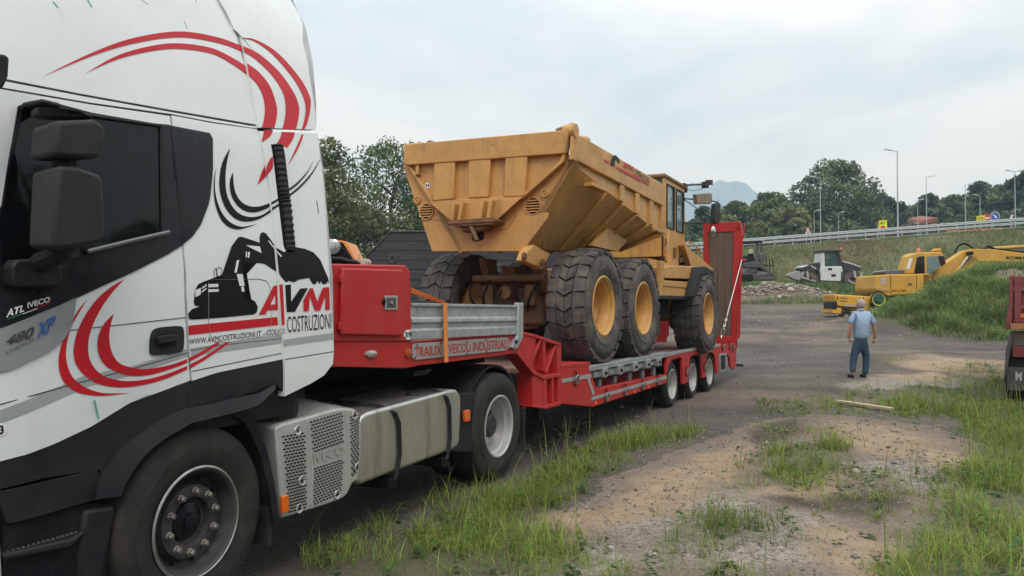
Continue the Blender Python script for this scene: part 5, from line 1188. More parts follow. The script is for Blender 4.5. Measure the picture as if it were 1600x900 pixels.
def blades(name, x, y, z, ln, wd, bend, col, seg=3, az=None):
    n = len(x); az = NR.uniform(0, 2 * math.pi, n) if az is None else az
    dx, dy = np.cos(az), np.sin(az); wa = az + math.pi / 2 + NR.normal(0, .5, n); wx_, wy_ = np.cos(wa), np.sin(wa)
    V = np.zeros((n, seg + 1, 2, 3)); 
    for k in range(seg + 1):
        t = k / seg; hx = bend * ln * t ** 2.0; hz = ln * (t - .35 * bend * t ** 2.4); w = wd * (1 - t ** 1.6) + .0006
        for q, sg in ((0, -1), (1, 1)):
            V[:, k, q, 0] = x + dx * hx + sg * wx_ * w / 2; V[:, k, q, 1] = y + dy * hx + sg * wy_ * w / 2; V[:, k, q, 2] = z + hz - .01
    base = np.arange(n)[:, None] * (2 * (seg + 1)); f = []
    for k in range(seg): f.append(base + np.array([[2 * k, 2 * k + 1, 2 * k + 3, 2 * k + 2]]))
    F = np.stack(f, 1).reshape(-1, 4)
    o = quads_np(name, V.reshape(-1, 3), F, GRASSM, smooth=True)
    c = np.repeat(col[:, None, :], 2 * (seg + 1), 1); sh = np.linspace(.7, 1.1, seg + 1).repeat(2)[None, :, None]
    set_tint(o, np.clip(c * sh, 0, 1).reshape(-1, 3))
    return o
def grass_cols(n, dryness=.12, base=((.155, .25, .045), (.38, .50, .105))):
    t = NR.uniform(0, 1, (n, 1)); c = np.array(base[0]) * (1 - t) + np.array(base[1]) * t
    d = NR.uniform(0, 1, n) < dryness; c[d] = np.array((.30, .24, .11)) * NR.uniform(.7, 1.2, (d.sum(), 1)); return c
# verge and field grass near the camera: clumped tufts
nc = 60000; l0, z0_ = NR.uniform(-4, 13.5, nc), 2.6 * (22 / 2.6) ** NR.uniform(0, 1, nc)
gx, gy = xy(l0, z0_); gh = height(gx, gy); gpx, gpy, _ = pix(gx, gy, gh)
soft = grass_density(gpx, gpy, gx, gy); dens = soft ** 1.3 * np.clip(fbm(gx * 1.6, gy * 1.6, 3, 71) * 3.2 - .85, .05, 1)
keep = (NR.uniform(0, 1, nc) < dens * np.clip(z0_ / 8, .34, 1.0)) & ~((gy > np.where((gx > .55) & (gx < 3.0), .25, -.15)) & (gy < 3.0) & (gx > -2) & (gx < 14))
gx, gy, gz0, soft = gx[keep], gy[keep], z0_[keep], soft[keep]; nb = np.where(gz0 < 7, 11, np.where(gz0 < 12, 8, 6))
tuft_len = (.05 + .27 * fbm(gx * .8, gy * .8, 2, 77) * NR.uniform(.4, 1.5, len(gx))) * (.35 + .65 * soft) * np.clip(1.25 - gz0 / 22, .55, 1.1)
rep = np.repeat(np.arange(len(gx)), nb); n = len(rep)
sp = NR.normal(0, .045, (n, 2)); bx_g, by_g = gx[rep] + sp[:, 0], gy[rep] + sp[:, 1]
fine_len = tuft_len[rep] * NR.uniform(.5, 1.35, n)
tone = fbm(bx_g * .7, by_g * .7, 2, 79)[:, None]
cg = grass_cols(n, .19) * (.65 + .7 * tone)
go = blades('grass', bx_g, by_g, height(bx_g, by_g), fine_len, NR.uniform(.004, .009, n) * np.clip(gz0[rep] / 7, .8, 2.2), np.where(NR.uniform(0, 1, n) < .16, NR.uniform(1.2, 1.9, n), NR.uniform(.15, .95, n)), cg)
tag(go, 'green verge grass growing in tufts beside the trucks', 'grass', kind='stuff')
# tall single stalks with seed heads
ns = 620; pick = NR.choice(len(gx), ns); sx, sy = gx[pick] + NR.normal(0, .08, ns), gy[pick] + NR.normal(0, .08, ns)
so = blades('tall_grass', sx, sy, height(sx, sy), NR.uniform(.35, .62, ns), NR.uniform(.006, .010, ns), NR.uniform(.1, .6, ns), grass_cols(ns, .3), 4)
tag(so, 'tall single grass stalks with bent tips in the verge', 'grass', kind='stuff')
# broad-leaved weeds
nw = 900; pick = NR.choice(len(gx), nw); wx0, wy0 = gx[pick] + NR.normal(0, .15, nw), gy[pick] + NR.normal(0, .15, nw)
V, F, Cc = [], [], []
for i in range(nw):
    h0 = float(height(wx0[i], wy0[i])); k = rnd.randint(4, 8); s0 = rnd.uniform(.03, .075); hgt = rnd.uniform(.02, .22); cc = np.array((.06, .12, .03)) * rnd.uniform(.7, 1.5)
    for j in range(k):
        a = rnd.uniform(0, 6.28); b0 = len(V); d = Vector((math.cos(a), math.sin(a), rnd.uniform(-.1, .6))).normalized(); w_ = Vector((-math.sin(a), math.cos(a), 0)); o = Vector((wx0[i], wy0[i], h0 + hgt * (j + .3) / k))
        s_l = s0 * rnd.uniform(.7, 1.3); V += [o, o + d * s_l * .5 + w_ * s_l * .32, o + d * s_l + Vector((0, 0, -s_l * .25)), o + d * s_l * .5 - w_ * s_l * .32]; F.append((b0, b0 + 1, b0 + 2, b0 + 3)); Cc += [cc * rnd.uniform(.85, 1.15)] * 4
wo = quads_np('weeds', [tuple(v) for v in V], F, GRASSM); set_tint(wo, np.array(Cc)); tag(wo, 'low broad leaved weeds among the grass tufts', 'weeds', kind='stuff')
# the mound, the meadow below the bank and the bank itself
def scatter(n, l_rng, z_rng, fn):
    l, Z = NR.uniform(*l_rng, n), NR.uniform(*z_rng, n); x, y = xy(l, Z); k = NR.uniform(0, 1, n) < fn(l, Z, x, y); return x[k], y[k], l[k], Z[k]
mfun = lambda l, Z, x, y: np.clip(np.exp(-(((l - 24.5) / 8.2) ** 2 + ((Z - 30.7) / 6.7) ** 2) ** 2) * 4.5 - .4, 0, 1) * np.clip(fbm(x * .8, y * .8, 3, 81) * 4 - .6, .35, 1) * (1 - .93 * (np.exp(-(((l - 20.4) / .9) ** 2 + ((Z - 30.6) / 1.1) ** 2)) > .4))
x, y, l, Z = scatter(110000, (15.2, 33), (23.8, 38), mfun); n = len(x)
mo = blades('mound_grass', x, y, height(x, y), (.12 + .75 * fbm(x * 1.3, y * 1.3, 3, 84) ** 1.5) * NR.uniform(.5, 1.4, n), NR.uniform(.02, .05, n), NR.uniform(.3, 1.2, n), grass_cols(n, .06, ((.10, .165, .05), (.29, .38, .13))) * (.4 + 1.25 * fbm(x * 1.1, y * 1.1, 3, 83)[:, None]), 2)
tag(mo, 'lush long grass covering the earth mound by the excavator', 'grass', kind='stuff')
bfun = lambda l, Z, x, y: np.clip(fbm(x * .25, y * .25, 3, 85) * 4 - .9, .25, 1) * (1 - (np.exp(-(((l - 16.5) / 3.7) ** 2 + ((Z - 47.3) / 1.7) ** 2)) > .4))
x, y, l, Z = scatter(95000, (9, 60), (44, 78), bfun); n = len(x)
hi = np.clip((Z - 60) / 8, 0, 1); drp = fbm(x * .18, y * .18, 3, 87); isdry = (drp * hi > .57) | (NR.uniform(0, 1, n) < .10 + .1 * hi)
cb = grass_cols(n, .0, ((.11, .17, .045), (.25, .32, .10))); cb[isdry] = np.array((.25, .185, .09)) * NR.uniform(.7, 1.2, (isdry.sum(), 1))
tall = np.exp(-(((l - 41) / 9) ** 2 + ((Z - 67) / 4) ** 2))
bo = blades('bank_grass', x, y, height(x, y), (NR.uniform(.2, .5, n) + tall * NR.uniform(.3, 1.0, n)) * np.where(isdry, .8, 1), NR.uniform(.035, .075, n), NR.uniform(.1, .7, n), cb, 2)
tag(bo, 'half dry meadow grass on the road embankment', 'grass', kind='stuff')
# rank weeds round the machines at the foot of the bank
x, y, l, Z = scatter(9000, (13.5, 24), (49.5, 56), lambda l, Z, x, y: np.clip(fbm(x * .5, y * .5, 3, 88) * 3.5 - .9, 0, 1)); n = len(x)
wb = blades('rank_weeds', x, y, height(x, y), NR.uniform(.3, .95, n), NR.uniform(.05, .1, n), NR.uniform(.1, .8, n), grass_cols(n, .05, ((.06, .11, .035), (.17, .24, .08))), 2)
tag(wb, 'tall rank weeds in front of the paver and roller', 'weeds', kind='stuff')
# loose stones
def stones_obj(name, x, y, s, col, label):
    n = len(x); octa = np.array([(1, 0, 0), (0, 1, 0), (-1, 0, 0), (0, -1, 0), (0, 0, .7), (0, 0, -.5)], float)
    V = octa[None] * s[:, None, None] * NR.uniform(.6, 1.25, (n, 6, 3)); V[..., 0] += x[:, None]; V[..., 1] += y[:, None]; V[..., 2] += (height(x, y) + s * .15)[:, None]
    T = np.array([(0, 1, 4), (1, 2, 4), (2, 3, 4), (3, 0, 4), (1, 0, 5), (2, 1, 5), (3, 2, 5), (0, 3, 5)]); F = (np.arange(n)[:, None, None] * 6 + T[None]).reshape(-1, 3)
    o = quads_np(name, V.reshape(-1, 3), F, STONEM); set_tint(o, np.repeat(col, 6, 0)); return tag(o, label, 'stones', kind='stuff')
STONEM = leaf_material('loose_stone', 0.0, .85)
nq = 90000; l, Z = NR.uniform(-2, 9, nq), 2.8 * (18 / 2.8) ** NR.uniform(0, 1, nq); x, y = xy(l, Z); qx, qy, _ = pix(x, y, height(x, y))
sd = inside(qx, qy, SANDY) * .5 + ell(qx, qy, 1080, 800, 190, 50) + ell(qx, qy, 1180, 860, 240, 60) + ell(qx, qy, 1400, 745, 130, 35) + ell(qx, qy, 1560, 870, 90, 40) + ell(qx, qy, 950, 690, 200, 60) * .6 + .06
k = (NR.uniform(0, 1, nq) < sd * .42) & ~((y > 0) & (y < 2.6) & (x > -1) & (x < 5)); x, y, Z = x[k], y[k], Z[k]; n = len(x)
stones_obj('gravel', x, y, NR.lognormal(-5.05, .5, n) * np.clip(Z / 6, .8, 1.8), np.array((.27, .245, .215)) * NR.uniform(.45, 1.35, (n, 1)), 'scattered small grey and brown stones on the bare soil')
nq = 16000; l, Z = NR.uniform(1, 24, nq), NR.uniform(9, 42, nq); x, y = xy(l, Z); k = (NR.uniform(0, 1, nq) < np.clip(fbm(x * .5, y * .5, 3, 66) * 3 - .9, .1, 1)) & ~((y > -.3) & (y < 3) & (x < 15)); x, y, Z = x[k], y[k], Z[k]; n = len(x)
stones_obj('yard_stones', x, y, NR.lognormal(-4.3, .45, n) * np.clip(Z / 20, .6, 1.6), np.array((.26, .235, .205)) * NR.uniform(.4, 1.5, (n, 1)), 'loose stones strewn over the gravel yard')
l, Z = NR.normal(16.5, 2.2, 2600), NR.normal(47.1, .9, 2600); x, y = xy(l, Z)
stones_obj('rubble', x, y, NR.lognormal(-3.1, .55, 2600), np.array((.36, .31, .26)) * NR.uniform(.6, 1.25, (2600, 1)), 'heap of broken stone and earth below the road bank')
# ================================================================== trees
BARK = mat('bark', (.10, .08, .065), .85, var=.3, vscale=9, bump=.5, bscale=20)
def make_tree(name, seed, hgt, cr, leaf, nleaf, c0, c1, trunk_h=.25, shape=1.0, droop=0.0, ncl=46):
    """a tapered trunk with limbs and a crown of leaf clusters; returns the Empty at its foot"""
    g = np.random.default_rng(seed); rg = random.Random(seed)
    e = bpy.data.objects.new(name, None); COL.objects.link(e)
    m_ = MB(); top = hgt * .82
    tk = [(rg.uniform(-.1, .1) * k, rg.uniform(-.1, .1) * k, top * k / 5) for k in range(6)]
    m_.tube(tk, [hgt * .022 * (1 - k / 6.5) + .02 for k in range(6)], 8)
    cl = []; 
    for i in range(ncl):
        t = trunk_h + (1 - trunk_h) * ((i + .5) / ncl); a = i * 2.39996 + rg.uniform(-.4, .4)
        w = math.sin(math.pi * min(1, max(.04, (t - trunk_h) / (1 - trunk_h) * .86 + .12))) ** .65 * shape
        rad = cr * w * rg.uniform(.35, 1.0); p = Vector((math.cos(a) * rad, math.sin(a) * rad, hgt * t + rg.uniform(-.3, .3) - droop * rad))
        cl.append((p, cr * rg.uniform(.20, .36) * (.6 + .5 * w)))
        if i % 2 == 0:
            b_ = Vector((0, 0, max(hgt * trunk_h * .8, p.z - rad * .8))); mid = (b_ + p) / 2 + Vector((rg.uniform(-.2, .2), rg.uniform(-.2, .2), .1 * rad))
            m_.tube([b_, mid, p], [hgt * .007, hgt * .0045, .012], 5)
    m_.build('trunk', BARK, e)
    per = g.multinomial(nleaf, np.array([c[1] ** 2 for c in cl]) / sum(c[1] ** 2 for c in cl)); P, T_ = [], []
    for (c, r_), k in zip(cl, per):
        d = g.normal(0, 1, (k, 3)); d /= np.linalg.norm(d, axis=1)[:, None] + 1e-9
        q = np.array(c)[None] + d * (r_ * g.uniform(.25, 1.0, (k, 1)) ** .6) * np.array([1.15, 1.15, .8]); q[:, 2] -= droop * g.exponential(.35, k) * r_
        P.append(q); T_.append(np.full(k, g.uniform(.0, 1)) + g.normal(0, .18, k))
    P = np.concatenate(P); T_ = np.clip(np.concatenate(T_), 0, 1)[:, None]; n = len(P)
    ax1 = g.normal(0, 1, (n, 3)); ax1[:, 2] -= droop * 1.5; ax1 /= np.linalg.norm(ax1, axis=1)[:, None]; ax2 = np.cross(ax1, g.normal(0, 1, (n, 3))); ax2 /= np.linalg.norm(ax2, axis=1)[:, None] + 1e-9
    s = leaf * g.uniform(.6, 1.4, (n, 1)); V = np.stack([P - ax1 * s, P + ax2 * s * .45, P + ax1 * s, P - ax2 * s * .45], 1)
    o = quads_np('crown', V.reshape(-1, 3), np.arange(4 * n).reshape(-1, 4), LEAFM, e)
    col = np.array(c0) * (1 - T_) + np.array(c1) * T_; set_tint(o, np.repeat(col * g.uniform(.8, 1.2, (n, 1)), 4, 0))
    return e
def put(e, px_, Z, scale=1.0, rot=0.0, label=None, group=None, sink=.15, z=None):
    l = (px_ - 800) / FPX * Z; x, y = xy(l, Z); e.location = (x, y, (float(height(x, y, False)) if z is None else z) - sink); e.scale = (scale,) * 3; e.rotation_euler = (0, 0, rot)
    tag(e, label, 'tree', group)
DG0, DG1 = (.07, .105, .04), (.10, .14, .05)
t1 = make_tree('birch_tree', 3, 10.4, 2.5, .115, 13000, (0.091, 0.13, 0.052), (0.221, 0.26, 0.117), .12, 1.0, .35, 60); put(t1, 512, 41, 1, 0, 'drooping birch tree just behind the white cab', 'trees behind the truck')
t2 = make_tree('locust_tree', 5, 10.9, 3.4, .12, 11500, (0.078, 0.117, 0.052), (0.195, 0.247, 0.111), .16, 1.0, .05, 52); put(t2, 612, 45, 1, .5, 'airy broadleaf tree between the cab and the dump truck', 'trees behind the truck')
t2b = copy_tree(t1); put(t2b, 455, 44, .98, 2.1, 'birch tree mostly hidden by the cab', 'trees behind the truck')
t2c = make_tree('hedge_tree', 9, 7.5, 3.4, .16, 9000, DG0, (.12, .15, .065), .05, 1.1, 0, 40); put(t2c, 560, 50, 1, 1, 'low dark tree filling the gap behind the birch', 'trees behind the truck')
t2d = copy_tree(t2); put(t2d, 672, 48, .92, 2.6, 'broadleaf tree half hidden by the dump body', 'trees behind the truck')
ta_ = make_tree('oak_tree', 11, 16, 6.3, .32, 13000, DG0, (.19, .23, .10), .12, 1.05, 0, 60)
tb_ = make_tree('poplar_tree', 13, 12, 4.3, .38, 9000, (0.078, 0.117, 0.046), (0.208, 0.247, 0.098), .08, 1.1, 0, 46)
tc_t = make_tree('willow_tree', 17, 10, 4.6, .36, 9000, (0.117, 0.143, 0.052), (0.26, 0.273, 0.104), .03, 1.15, .1, 46)
td_ = make_tree('dark_tree', 19, 13, 4.4, .42, 8000, (0.052, 0.085, 0.039), (0.13, 0.169, 0.078), .06, 1.05, 0, 44)
far_trees = [(ta_, 1306, 126, 1.0, .2, 'tall round oak, the biggest crown behind the guard rail'), (tb_, 1150, 118, .82, .4, 'mid green tree rising behind the red ramp'), (tb_, 1205, 116, .88, 2.4, 'bushy tree below the blue mountain slope'),
    (tc_t, 1240, 108, .74, .0, 'yellowish willow left of the tall oak'), (td_, 1100, 120, .72, .5, 'dark tree showing behind the dump truck cab'), (tb_, 1060, 126, .70, 1.4, 'tree seen through the dump truck mirrors'), (td_, 1350, 133, .86, 1.0, 'dark tree right behind the tall oak'),
    (tb_, 1265, 132, .90, 3.0, 'tree closing the gap left of the oak'), (td_, 1405, 140, .74, 2.2, 'dark tree behind the tallest lamp post'), (td_, 1452, 142, .84, 3.1, 'dark tree behind the red roofed house'), (ta_, 1432, 150, .62, 2.0, 'thin topped tree between two lamp posts'),
    (tb_, 1492, 146, .92, 4.0, 'tree left of the yellow road sign'), (td_, 1532, 148, 1.0, .3, 'dark tree above the road signs'), (tb_, 1572, 146, 1.05, 5.0, 'broad tree left of the double lamp'), (td_, 1605, 140, 1.05, 1.7, 'dark tree cut by the picture edge'), (tc_t, 1180, 112, .62, 2.0, 'light green low tree at the bank top'), (td_, 1378, 150, .95, 4.4, 'far dark tree between oak and tallest lamp')]
seen = set()
for src, px_, Z, sc_, ro, lab in far_trees:
    e = src if src.name not in seen else copy_tree(src)
    seen.add(src.name); put(e, px_, Z, sc_, ro, lab, 'trees along the road', sink=.6)
# trees on the near side of the yard, seen only as reflections in the cab
for src, X, Y, sc_, ro, lab in ((t1, 5, -15, 1.0, 1.0, 'birch on the near side of the yard reflected in the cab window'), (t2, 10, -17, 1.0, 2.0, 'broadleaf tree on the near side of the yard'), (t2, 1, -19, .95, 4.0, 'second broadleaf tree on the near side of the yard'), (t1, 15, -18, 1.0, 5.0, 'farther birch on the near side of the yard')):
    e = copy_tree(src); e.location = (X, Y, -.1); e.scale = (sc_,) * 3; e.rotation_euler = (0, 0, ro); tag(e, lab, 'tree', 'trees on the near side of the yard')
# a low hedge so that the tree line closes down to the road
hl, hz = NR.uniform(22, 100, 16000), NR.uniform(104, 122, 16000); hx, hy = xy(hl, hz)
n = 16000; P = np.stack([hx, hy, height(hx, hy, False) + NR.uniform(0, 1, n) ** 1.3 * (2.2 + 3.4 * fbm(hx * .12, hy * .12, 2, 91))], 1)
a1 = NR.normal(0, 1, (n, 3)); a1 /= np.linalg.norm(a1, axis=1)[:, None]; a2 = np.cross(a1, NR.normal(0, 1, (n, 3))); a2 /= np.linalg.norm(a2, axis=1)[:, None]; s = NR.uniform(.3, .6, (n, 1))
ho = quads_np('undergrowth', np.stack([P - a1 * s, P + a2 * s * .5, P + a1 * s, P - a2 * s * .5], 1).reshape(-1, 3), np.arange(4 * n).reshape(-1, 4), LEAFM)
set_tint(ho, np.repeat(np.array((.06, .085, .035)) * NR.uniform(.6, 2.0, (n, 1)), 4, 0)); tag(ho, 'dark undergrowth below the tree line behind the road', 'undergrowth', kind='stuff')
# ================================================================== mountain
ZM = crop(1020, 240, 5)
prof_px = ZP('700,420 800,380 900,330 960,300 1000,305 1030,290 1050,288') + ZM('240,248 290,240 310,225 345,248 400,252 430,272 470,235 505,213 540,207 560,222 583,240 612,218 680,218 740,245 790,290 850,325 930,352 1100,372') + ZP('1300,335 1400,350 1500,360 1700,375 1900,400')
rid = spline(prof_px, 4); MD = 2600.0; V, F = [], []
for k, off in enumerate((-900, -520, -300, -140, -50, 0, 60, 300, 900)):
    f = (0.0, .3, .55, .78, .92, 1.0, .95, .6, 0)[k]
    for i, (a, b) in enumerate(rid):
        p = CAM + ray(a, b) * (MD / 1.0); hz_ = p.z * f; q = p + FW0 * off
        jit = (float(fbm(np.array([i * .35]), np.array([k * 1.7]), 3, 95)[0]) - .5)
        V.append((q.x + RT.x * jit * 120 * (k not in (5,)), q.y + RT.y * jit * 120 * (k not in (5,)), max(-5, hz_ * (1 + jit * .25 * (k not in (5,))) - (5 if f == 0 else 0))))
nr = len(rid)
for k in range(8):
    for i in range(nr - 1): F.append((k * nr + i, k * nr + i + 1, (k + 1) * nr + i + 1, (k + 1) * nr + i))
mt = quads_np('mountain', V, F, mat('mountain_rock', (.05, .06, .07), .9, var=.3, vscale=.01, dirt=(.10, .105, .11), dscale=.02, damt=.6), smooth=False); tag(mt, kind='structure')
# ================================================================== road furniture on the bank
def face(px_, Z, z=None, turn=0.0):
    """a frame at depth Z whose x axis runs across the picture and y axis away from it"""
    l = (px_ - 800) / FPX * Z; x, y = xy(l, Z)
    return Frame((x, y, float(height(x, y, False)) if z is None else z), YAW - math.pi / 2 + turn)
ZINC = mat('zinc_rail', (.50, .53, .55), .45, .4, var=.12, vscale=3, dirt=(.3, .31, .31), damt=.4)
POLE = mat('lamp_pole', (.42, .45, .46), .5, .3, var=.08)
road_l = np.linspace(18, 66, 26)
rx, ry = xy(road_l, np.full(26, 80.0)); rz = 7.35 + .0757 * (road_l - 24.2)
GR = Matrix.Identity(4)
rail = empty('guard_rail', Matrix.Translation((rx[0], ry[0], rz[0])), 'long galvanised guard rail along the raised road', 'guard rail')
o_ = Vector((rx[0], ry[0], rz[0]))
def RP(i, h, d=0.0): return Vector((rx[i] + FW0.x * d, ry[i] + FW0.y * d, rz[i] + h)) - o_
for i in range(26): MB().bar(RP(i, -.5), RP(i, 1.06), .11, .13).build('post', ZINC, rail)
for h0, hh in ((.80, .30), (.42, .24), (.06, .10)):
    pr = [(0, 0), (-.05, hh * .12), (-.05, hh * .32), (0, hh * .5), (-.05, hh * .68), (-.05, hh * .88), (0, hh)]
    m_ = MB(); A, B = RP(0, h0, -.09), RP(25, h0, -.09)
    m_.add([p + FW0 * d + Vector((0, 0, z)) for p in (A, B) for d, z in pr], [(k, k + 1, 8 + k, 7 + k) for k in range(6)]); m_.build('rail_beam', ZINC, rail, smooth=None)
# road surface behind the rail
V = [];
for l in (-10, 15, 40, 70, 120):
    for d in (80.6, 104.0): X, Y = xy(l, d); V.append((X, Y, 7.28 + .0757 * (min(max(l, 5), 90) - 24.2) + .06))
ro = MB().add(V, [(2 * k, 2 * k + 2, 2 * k + 3, 2 * k + 1) for k in range(4)]).build('road', mat('asphalt', (.055, .055, .057), .85, var=.2)); tag(ro, kind='structure')
lamps = [(1404, 236, 84, 0, 'tallest lamp post, nearest to the guard rail'), (1283, 278, 100, 0, 'lamp post in front of the big oak'), (1449, 277, 99, 1, 'lamp post with its arm to the side, third tallest'), (1510, 289, 101, 1, 'lamp post right of the red roofed house'), (1588, 268, 98, 2, 'lamp post with two heads near the picture edge'), (1273, 330, 103, 1, 'short far lamp post beside the warning triangle'), (1311, 333, 103, 1, 'short far lamp post in front of the oak trunk'), (1435, 313, 102, 1, 'thin far lamp post beside the third tallest one'), (1533, 306, 103, 0, 'thin far lamp post behind the yellow board')]
for px_, ty, Z, kind_, lab in lamps:
    f = face(px_, Z); e = empty('street_lamp', f.m, lab, 'street lamp', 'lamp posts along the road'); top = f.p(px_, ty, 1, 0).z
    r_ = (.10 if Z < 90 else .075) if top > 6 else .055
    MB().tube([(0, 0, -1), (0, 0, top * .5), (0, 0, top)], [r_, r_ * .8, r_ * .5], 8).build('pole', POLE, e)
    for sg in ((-1,), (1,), (-1, 1))[kind_]:
        MB().tube([(0, 0, top - .05), (sg * .9 * top / 10, 0, top + .12)], .04, 6).build('arm', POLE, e)
        k0, k1 = sg * .07 * top, sg * .14 * top
        MB().hexa([(k0, -.16, top + .06), (k1, -.13, top + .16), (k1, .13, top + .16), (k0, .16, top + .06)], [(k0, -.12, top + .17), (k1, -.1, top + .24), (k1, .1, top + .24), (k0, .12, top + .17)]).build('lamp_head', POLE, e)
YEL = mat('sign_yellow', (.80, .72, .02), .4, var=.03); SRED = mat('sign_red', (.55, .03, .03), .4, var=.05); SBLU = mat('sign_blue', (.02, .10, .38), .4, var=.03); SWHI = mat('sign_white', (.75, .75, .73), .4, var=.03)
ZS = crop(1350, 320, 6.4)
def sign_frame(px_, Z): return face(px_, Z, 7.25 + .0757 * ((px_ - 800) / FPX * Z - 24.2))
f = sign_frame(1380, 81.2); e = empty('road_sign', f.m, 'yellow ALT sign with red half disc behind the guard rail', 'road sign')
def fpl(f, e, name, pts, y, th, m, bevel=0, parent=None): return MB().plate([f.p(a, b, 1, y) for a, b in pts], (0, th, 0)).build(name, m, parent or e, bevel=bevel)
pn = fpl(f, e, 'panel', ZS('150,158 228,152 232,248 150,255'), 0, .05, YEL)
c = f.p(*ZS('190,240')[0], 1, -.006); rr0 = .30
MB().add([c + Vector((rr0 * math.cos(a), 0, rr0 * 1.15 * math.sin(a))) for a in [math.pi * k / 12 for k in range(13)]], [tuple(range(13))]).build('half_disc', SRED, e)
fpl(f, e, 'white_band', ZS('158,240 222,236 224,248 158,252'), -.004, .003, SWHI)
lettering('lettering', 'ALT', [ZS('160,198')[0], ZS('216,192')[0], ZS('216,165')[0], ZS('160,170')[0]], lambda a, b: f.p(a, b, 1, -.008), BLKD, e, .03)
for t_ in ('138,175 138,330', '150,255 128,335', '160,255 172,335', '196,255 200,330'): MB().tube([f.p(a, b, 1, .03) for a, b in ZS(t_)], .035, 6).build('leg', POLE, e)
f = sign_frame(1261, 82); e = empty('road_sign', f.m, 'red edged warning triangle over a white plate', 'road sign')
ZW = crop(1140, 350, 6.923)
fpl(f, e, 'triangle', ZW('848,25 872,75 826,78'), 0, .04, SRED); fpl(f, e, 'triangle_field', ZW('848,42 862,70 836,71'), -.005, .004, SWHI); fpl(f, e, 'plate', ZW('824,82 872,80 872,116 824,118'), 0, .04, SWHI)
fpl(f, e, 'plate_mark', ZW('836,92 862,91 862,104 836,105'), -.004, .003, BLKD)
MB().tube([(0, .06, -.5), (0, .06, f.p(*ZW('848,30')[0], 1, 0).z)], .035, 6).build('post', POLE, e)
f = sign_frame(1533, 83); e = empty('road_sign', f.m, 'yellow text board beside the red no entry disc', 'road sign')
fpl(f, e, 'panel', ZS('1126,115 1212,105 1215,165 1128,172'), 0, .04, YEL)
for k, (a, b) in enumerate(((128, 140), (135, 148), (150, 158))): 
    for j in range(5): fpl(f, e, 'text_line', ZS('%d,%d %d,%d %d,%d %d,%d' % (1136 + j * 15, 124 + k * 14 - j * 1, 1147 + j * 15, 123 + k * 14 - j, 1147 + j * 15, 130 + k * 14 - j, 1136 + j * 15, 131 + k * 14 - j)), -.005, .003, BLKD)
MB().tube([f.p(*ZS('1170,100')[0], 1, .05), f.p(*ZS('1172,300')[0], 1, .05)], .04, 6).build('post', POLE, e)
def disc(f, c, r, m, e, name, y, post=True):
    p = f.p(*c, 1, y); MB().lathe([(.001, -.012), (r, -.012), (r, .012), (.001, .012)], p, 1, 28).build(name, m, e)
    return p
f = sign_frame(1542, 84.5); e = empty('road_sign', f.m, 'round red no entry sign behind the yellow board', 'road sign')
p = disc(f, ZS('1225,133')[0], .48, SRED, e, 'disc', 0); MB().box(p.x - .34, p.x + .34, -.03, -.014, p.z - .09, p.z + .09).build('bar', SWHI, e); MB().tube([(p.x, .05, p.z), (p.x, .05, -.5)], .04, 6).build('post', POLE, e)
f = sign_frame(1554, 83); e = empty('road_sign', f.m, 'round blue sign with white arrow', 'road sign')
p = disc(f, ZS('1310,115')[0], .50, SBLU, e, 'disc', 0); MB().tube([(p.x - .35, .05, p.z), (p.x - .35, .05, -.5)], .04, 6).build('post', POLE, e)
MB().lathe([(.50, -.014), (.46, -.016), (.46, -.013)], p, 1, 28).build('rim', SWHI, e)
MB().add([p + Vector((a, -.02, b)) for a, b in ((-.27, .20), (-.20, .27), (.06, .01), (.14, .10), (.22, -.22), (-.10, -.14), (-.01, -.06))], [tuple(range(7))]).build('arrow', SWHI, e)
f = sign_frame(1578, 84); e = empty('marker_board', f.m, 'slanted red and white marker board at the road edge', 'marker board')
fpl(f, e, 'board', ZS('1470,105 1498,96 1478,165 1448,170'), 0, .03, SWHI); fpl(f, e, 'stripe', ZS('1486,110 1496,105 1490,155 1478,160'), -.005, .003, SRED)
MB().tube([f.p(*ZS('1460,165')[0], 1, .04), f.p(*ZS('1458,210')[0], 1, .04)], .04, 6).build('post', POLE, e)
f = sign_frame(1525, 82.2); e = empty('plastic_barrier', f.m, 'orange plastic barrier behind the guard rail', 'barrier')
OBAR = mat('barrier_orange', (.75, .16, .04), .5, var=.08)
for t_ in ('840,258 975,250 975,292 842,302', '978,252 1180,240 1180,284 978,290', '1182,240 1395,230 1395,262 1182,275'): fpl(f, e, 'segment', ZS(t_), 0, .3, OBAR, .03)
for t_ in ('888,270 900,265 912,300 896,300', '912,268 924,262 936,296 922,300'): fpl(f, e, 'white_mark', ZS(t_), -.006, .004, SWHI)
f = sign_frame(1316, 81); e = empty('concrete_blocks', f.m, 'pale concrete kerb pieces on the bank top below the guard rail', 'kerb')
fpl(f, e, 'kerb_stone', ZS('0,338 120,338 330,344 330,352 0,350'), -1.2, .3, mat('pale_concrete', (.5, .48, .44), .8))
f = face(1455, 122); e = empty('house', f.m, 'small house with red tiled roof among the far trees', 'house')
hx_ = f.p(1455, 345, 1, 0); MB().box(-2.6, 2.2, 0, 4, -1, hx_.z - .3).build('wall', mat('house_wall', (.32, .29, .26), .8), e)
TILE = mat('roof_tile', (.26, .085, .06), .8, var=.25, vscale=2)
a = [f.p(*q, 1, -.4) for q in ZS('572,192 595,158 700,132 745,130 720,170 640,190')]; MB().plate(a, (0, 4.5, .8)).build('roof', TILE, e)
fpl(f, e, 'window', ZS('600,196 612,195 612,210 600,212'), -.02, .02, BLKD)
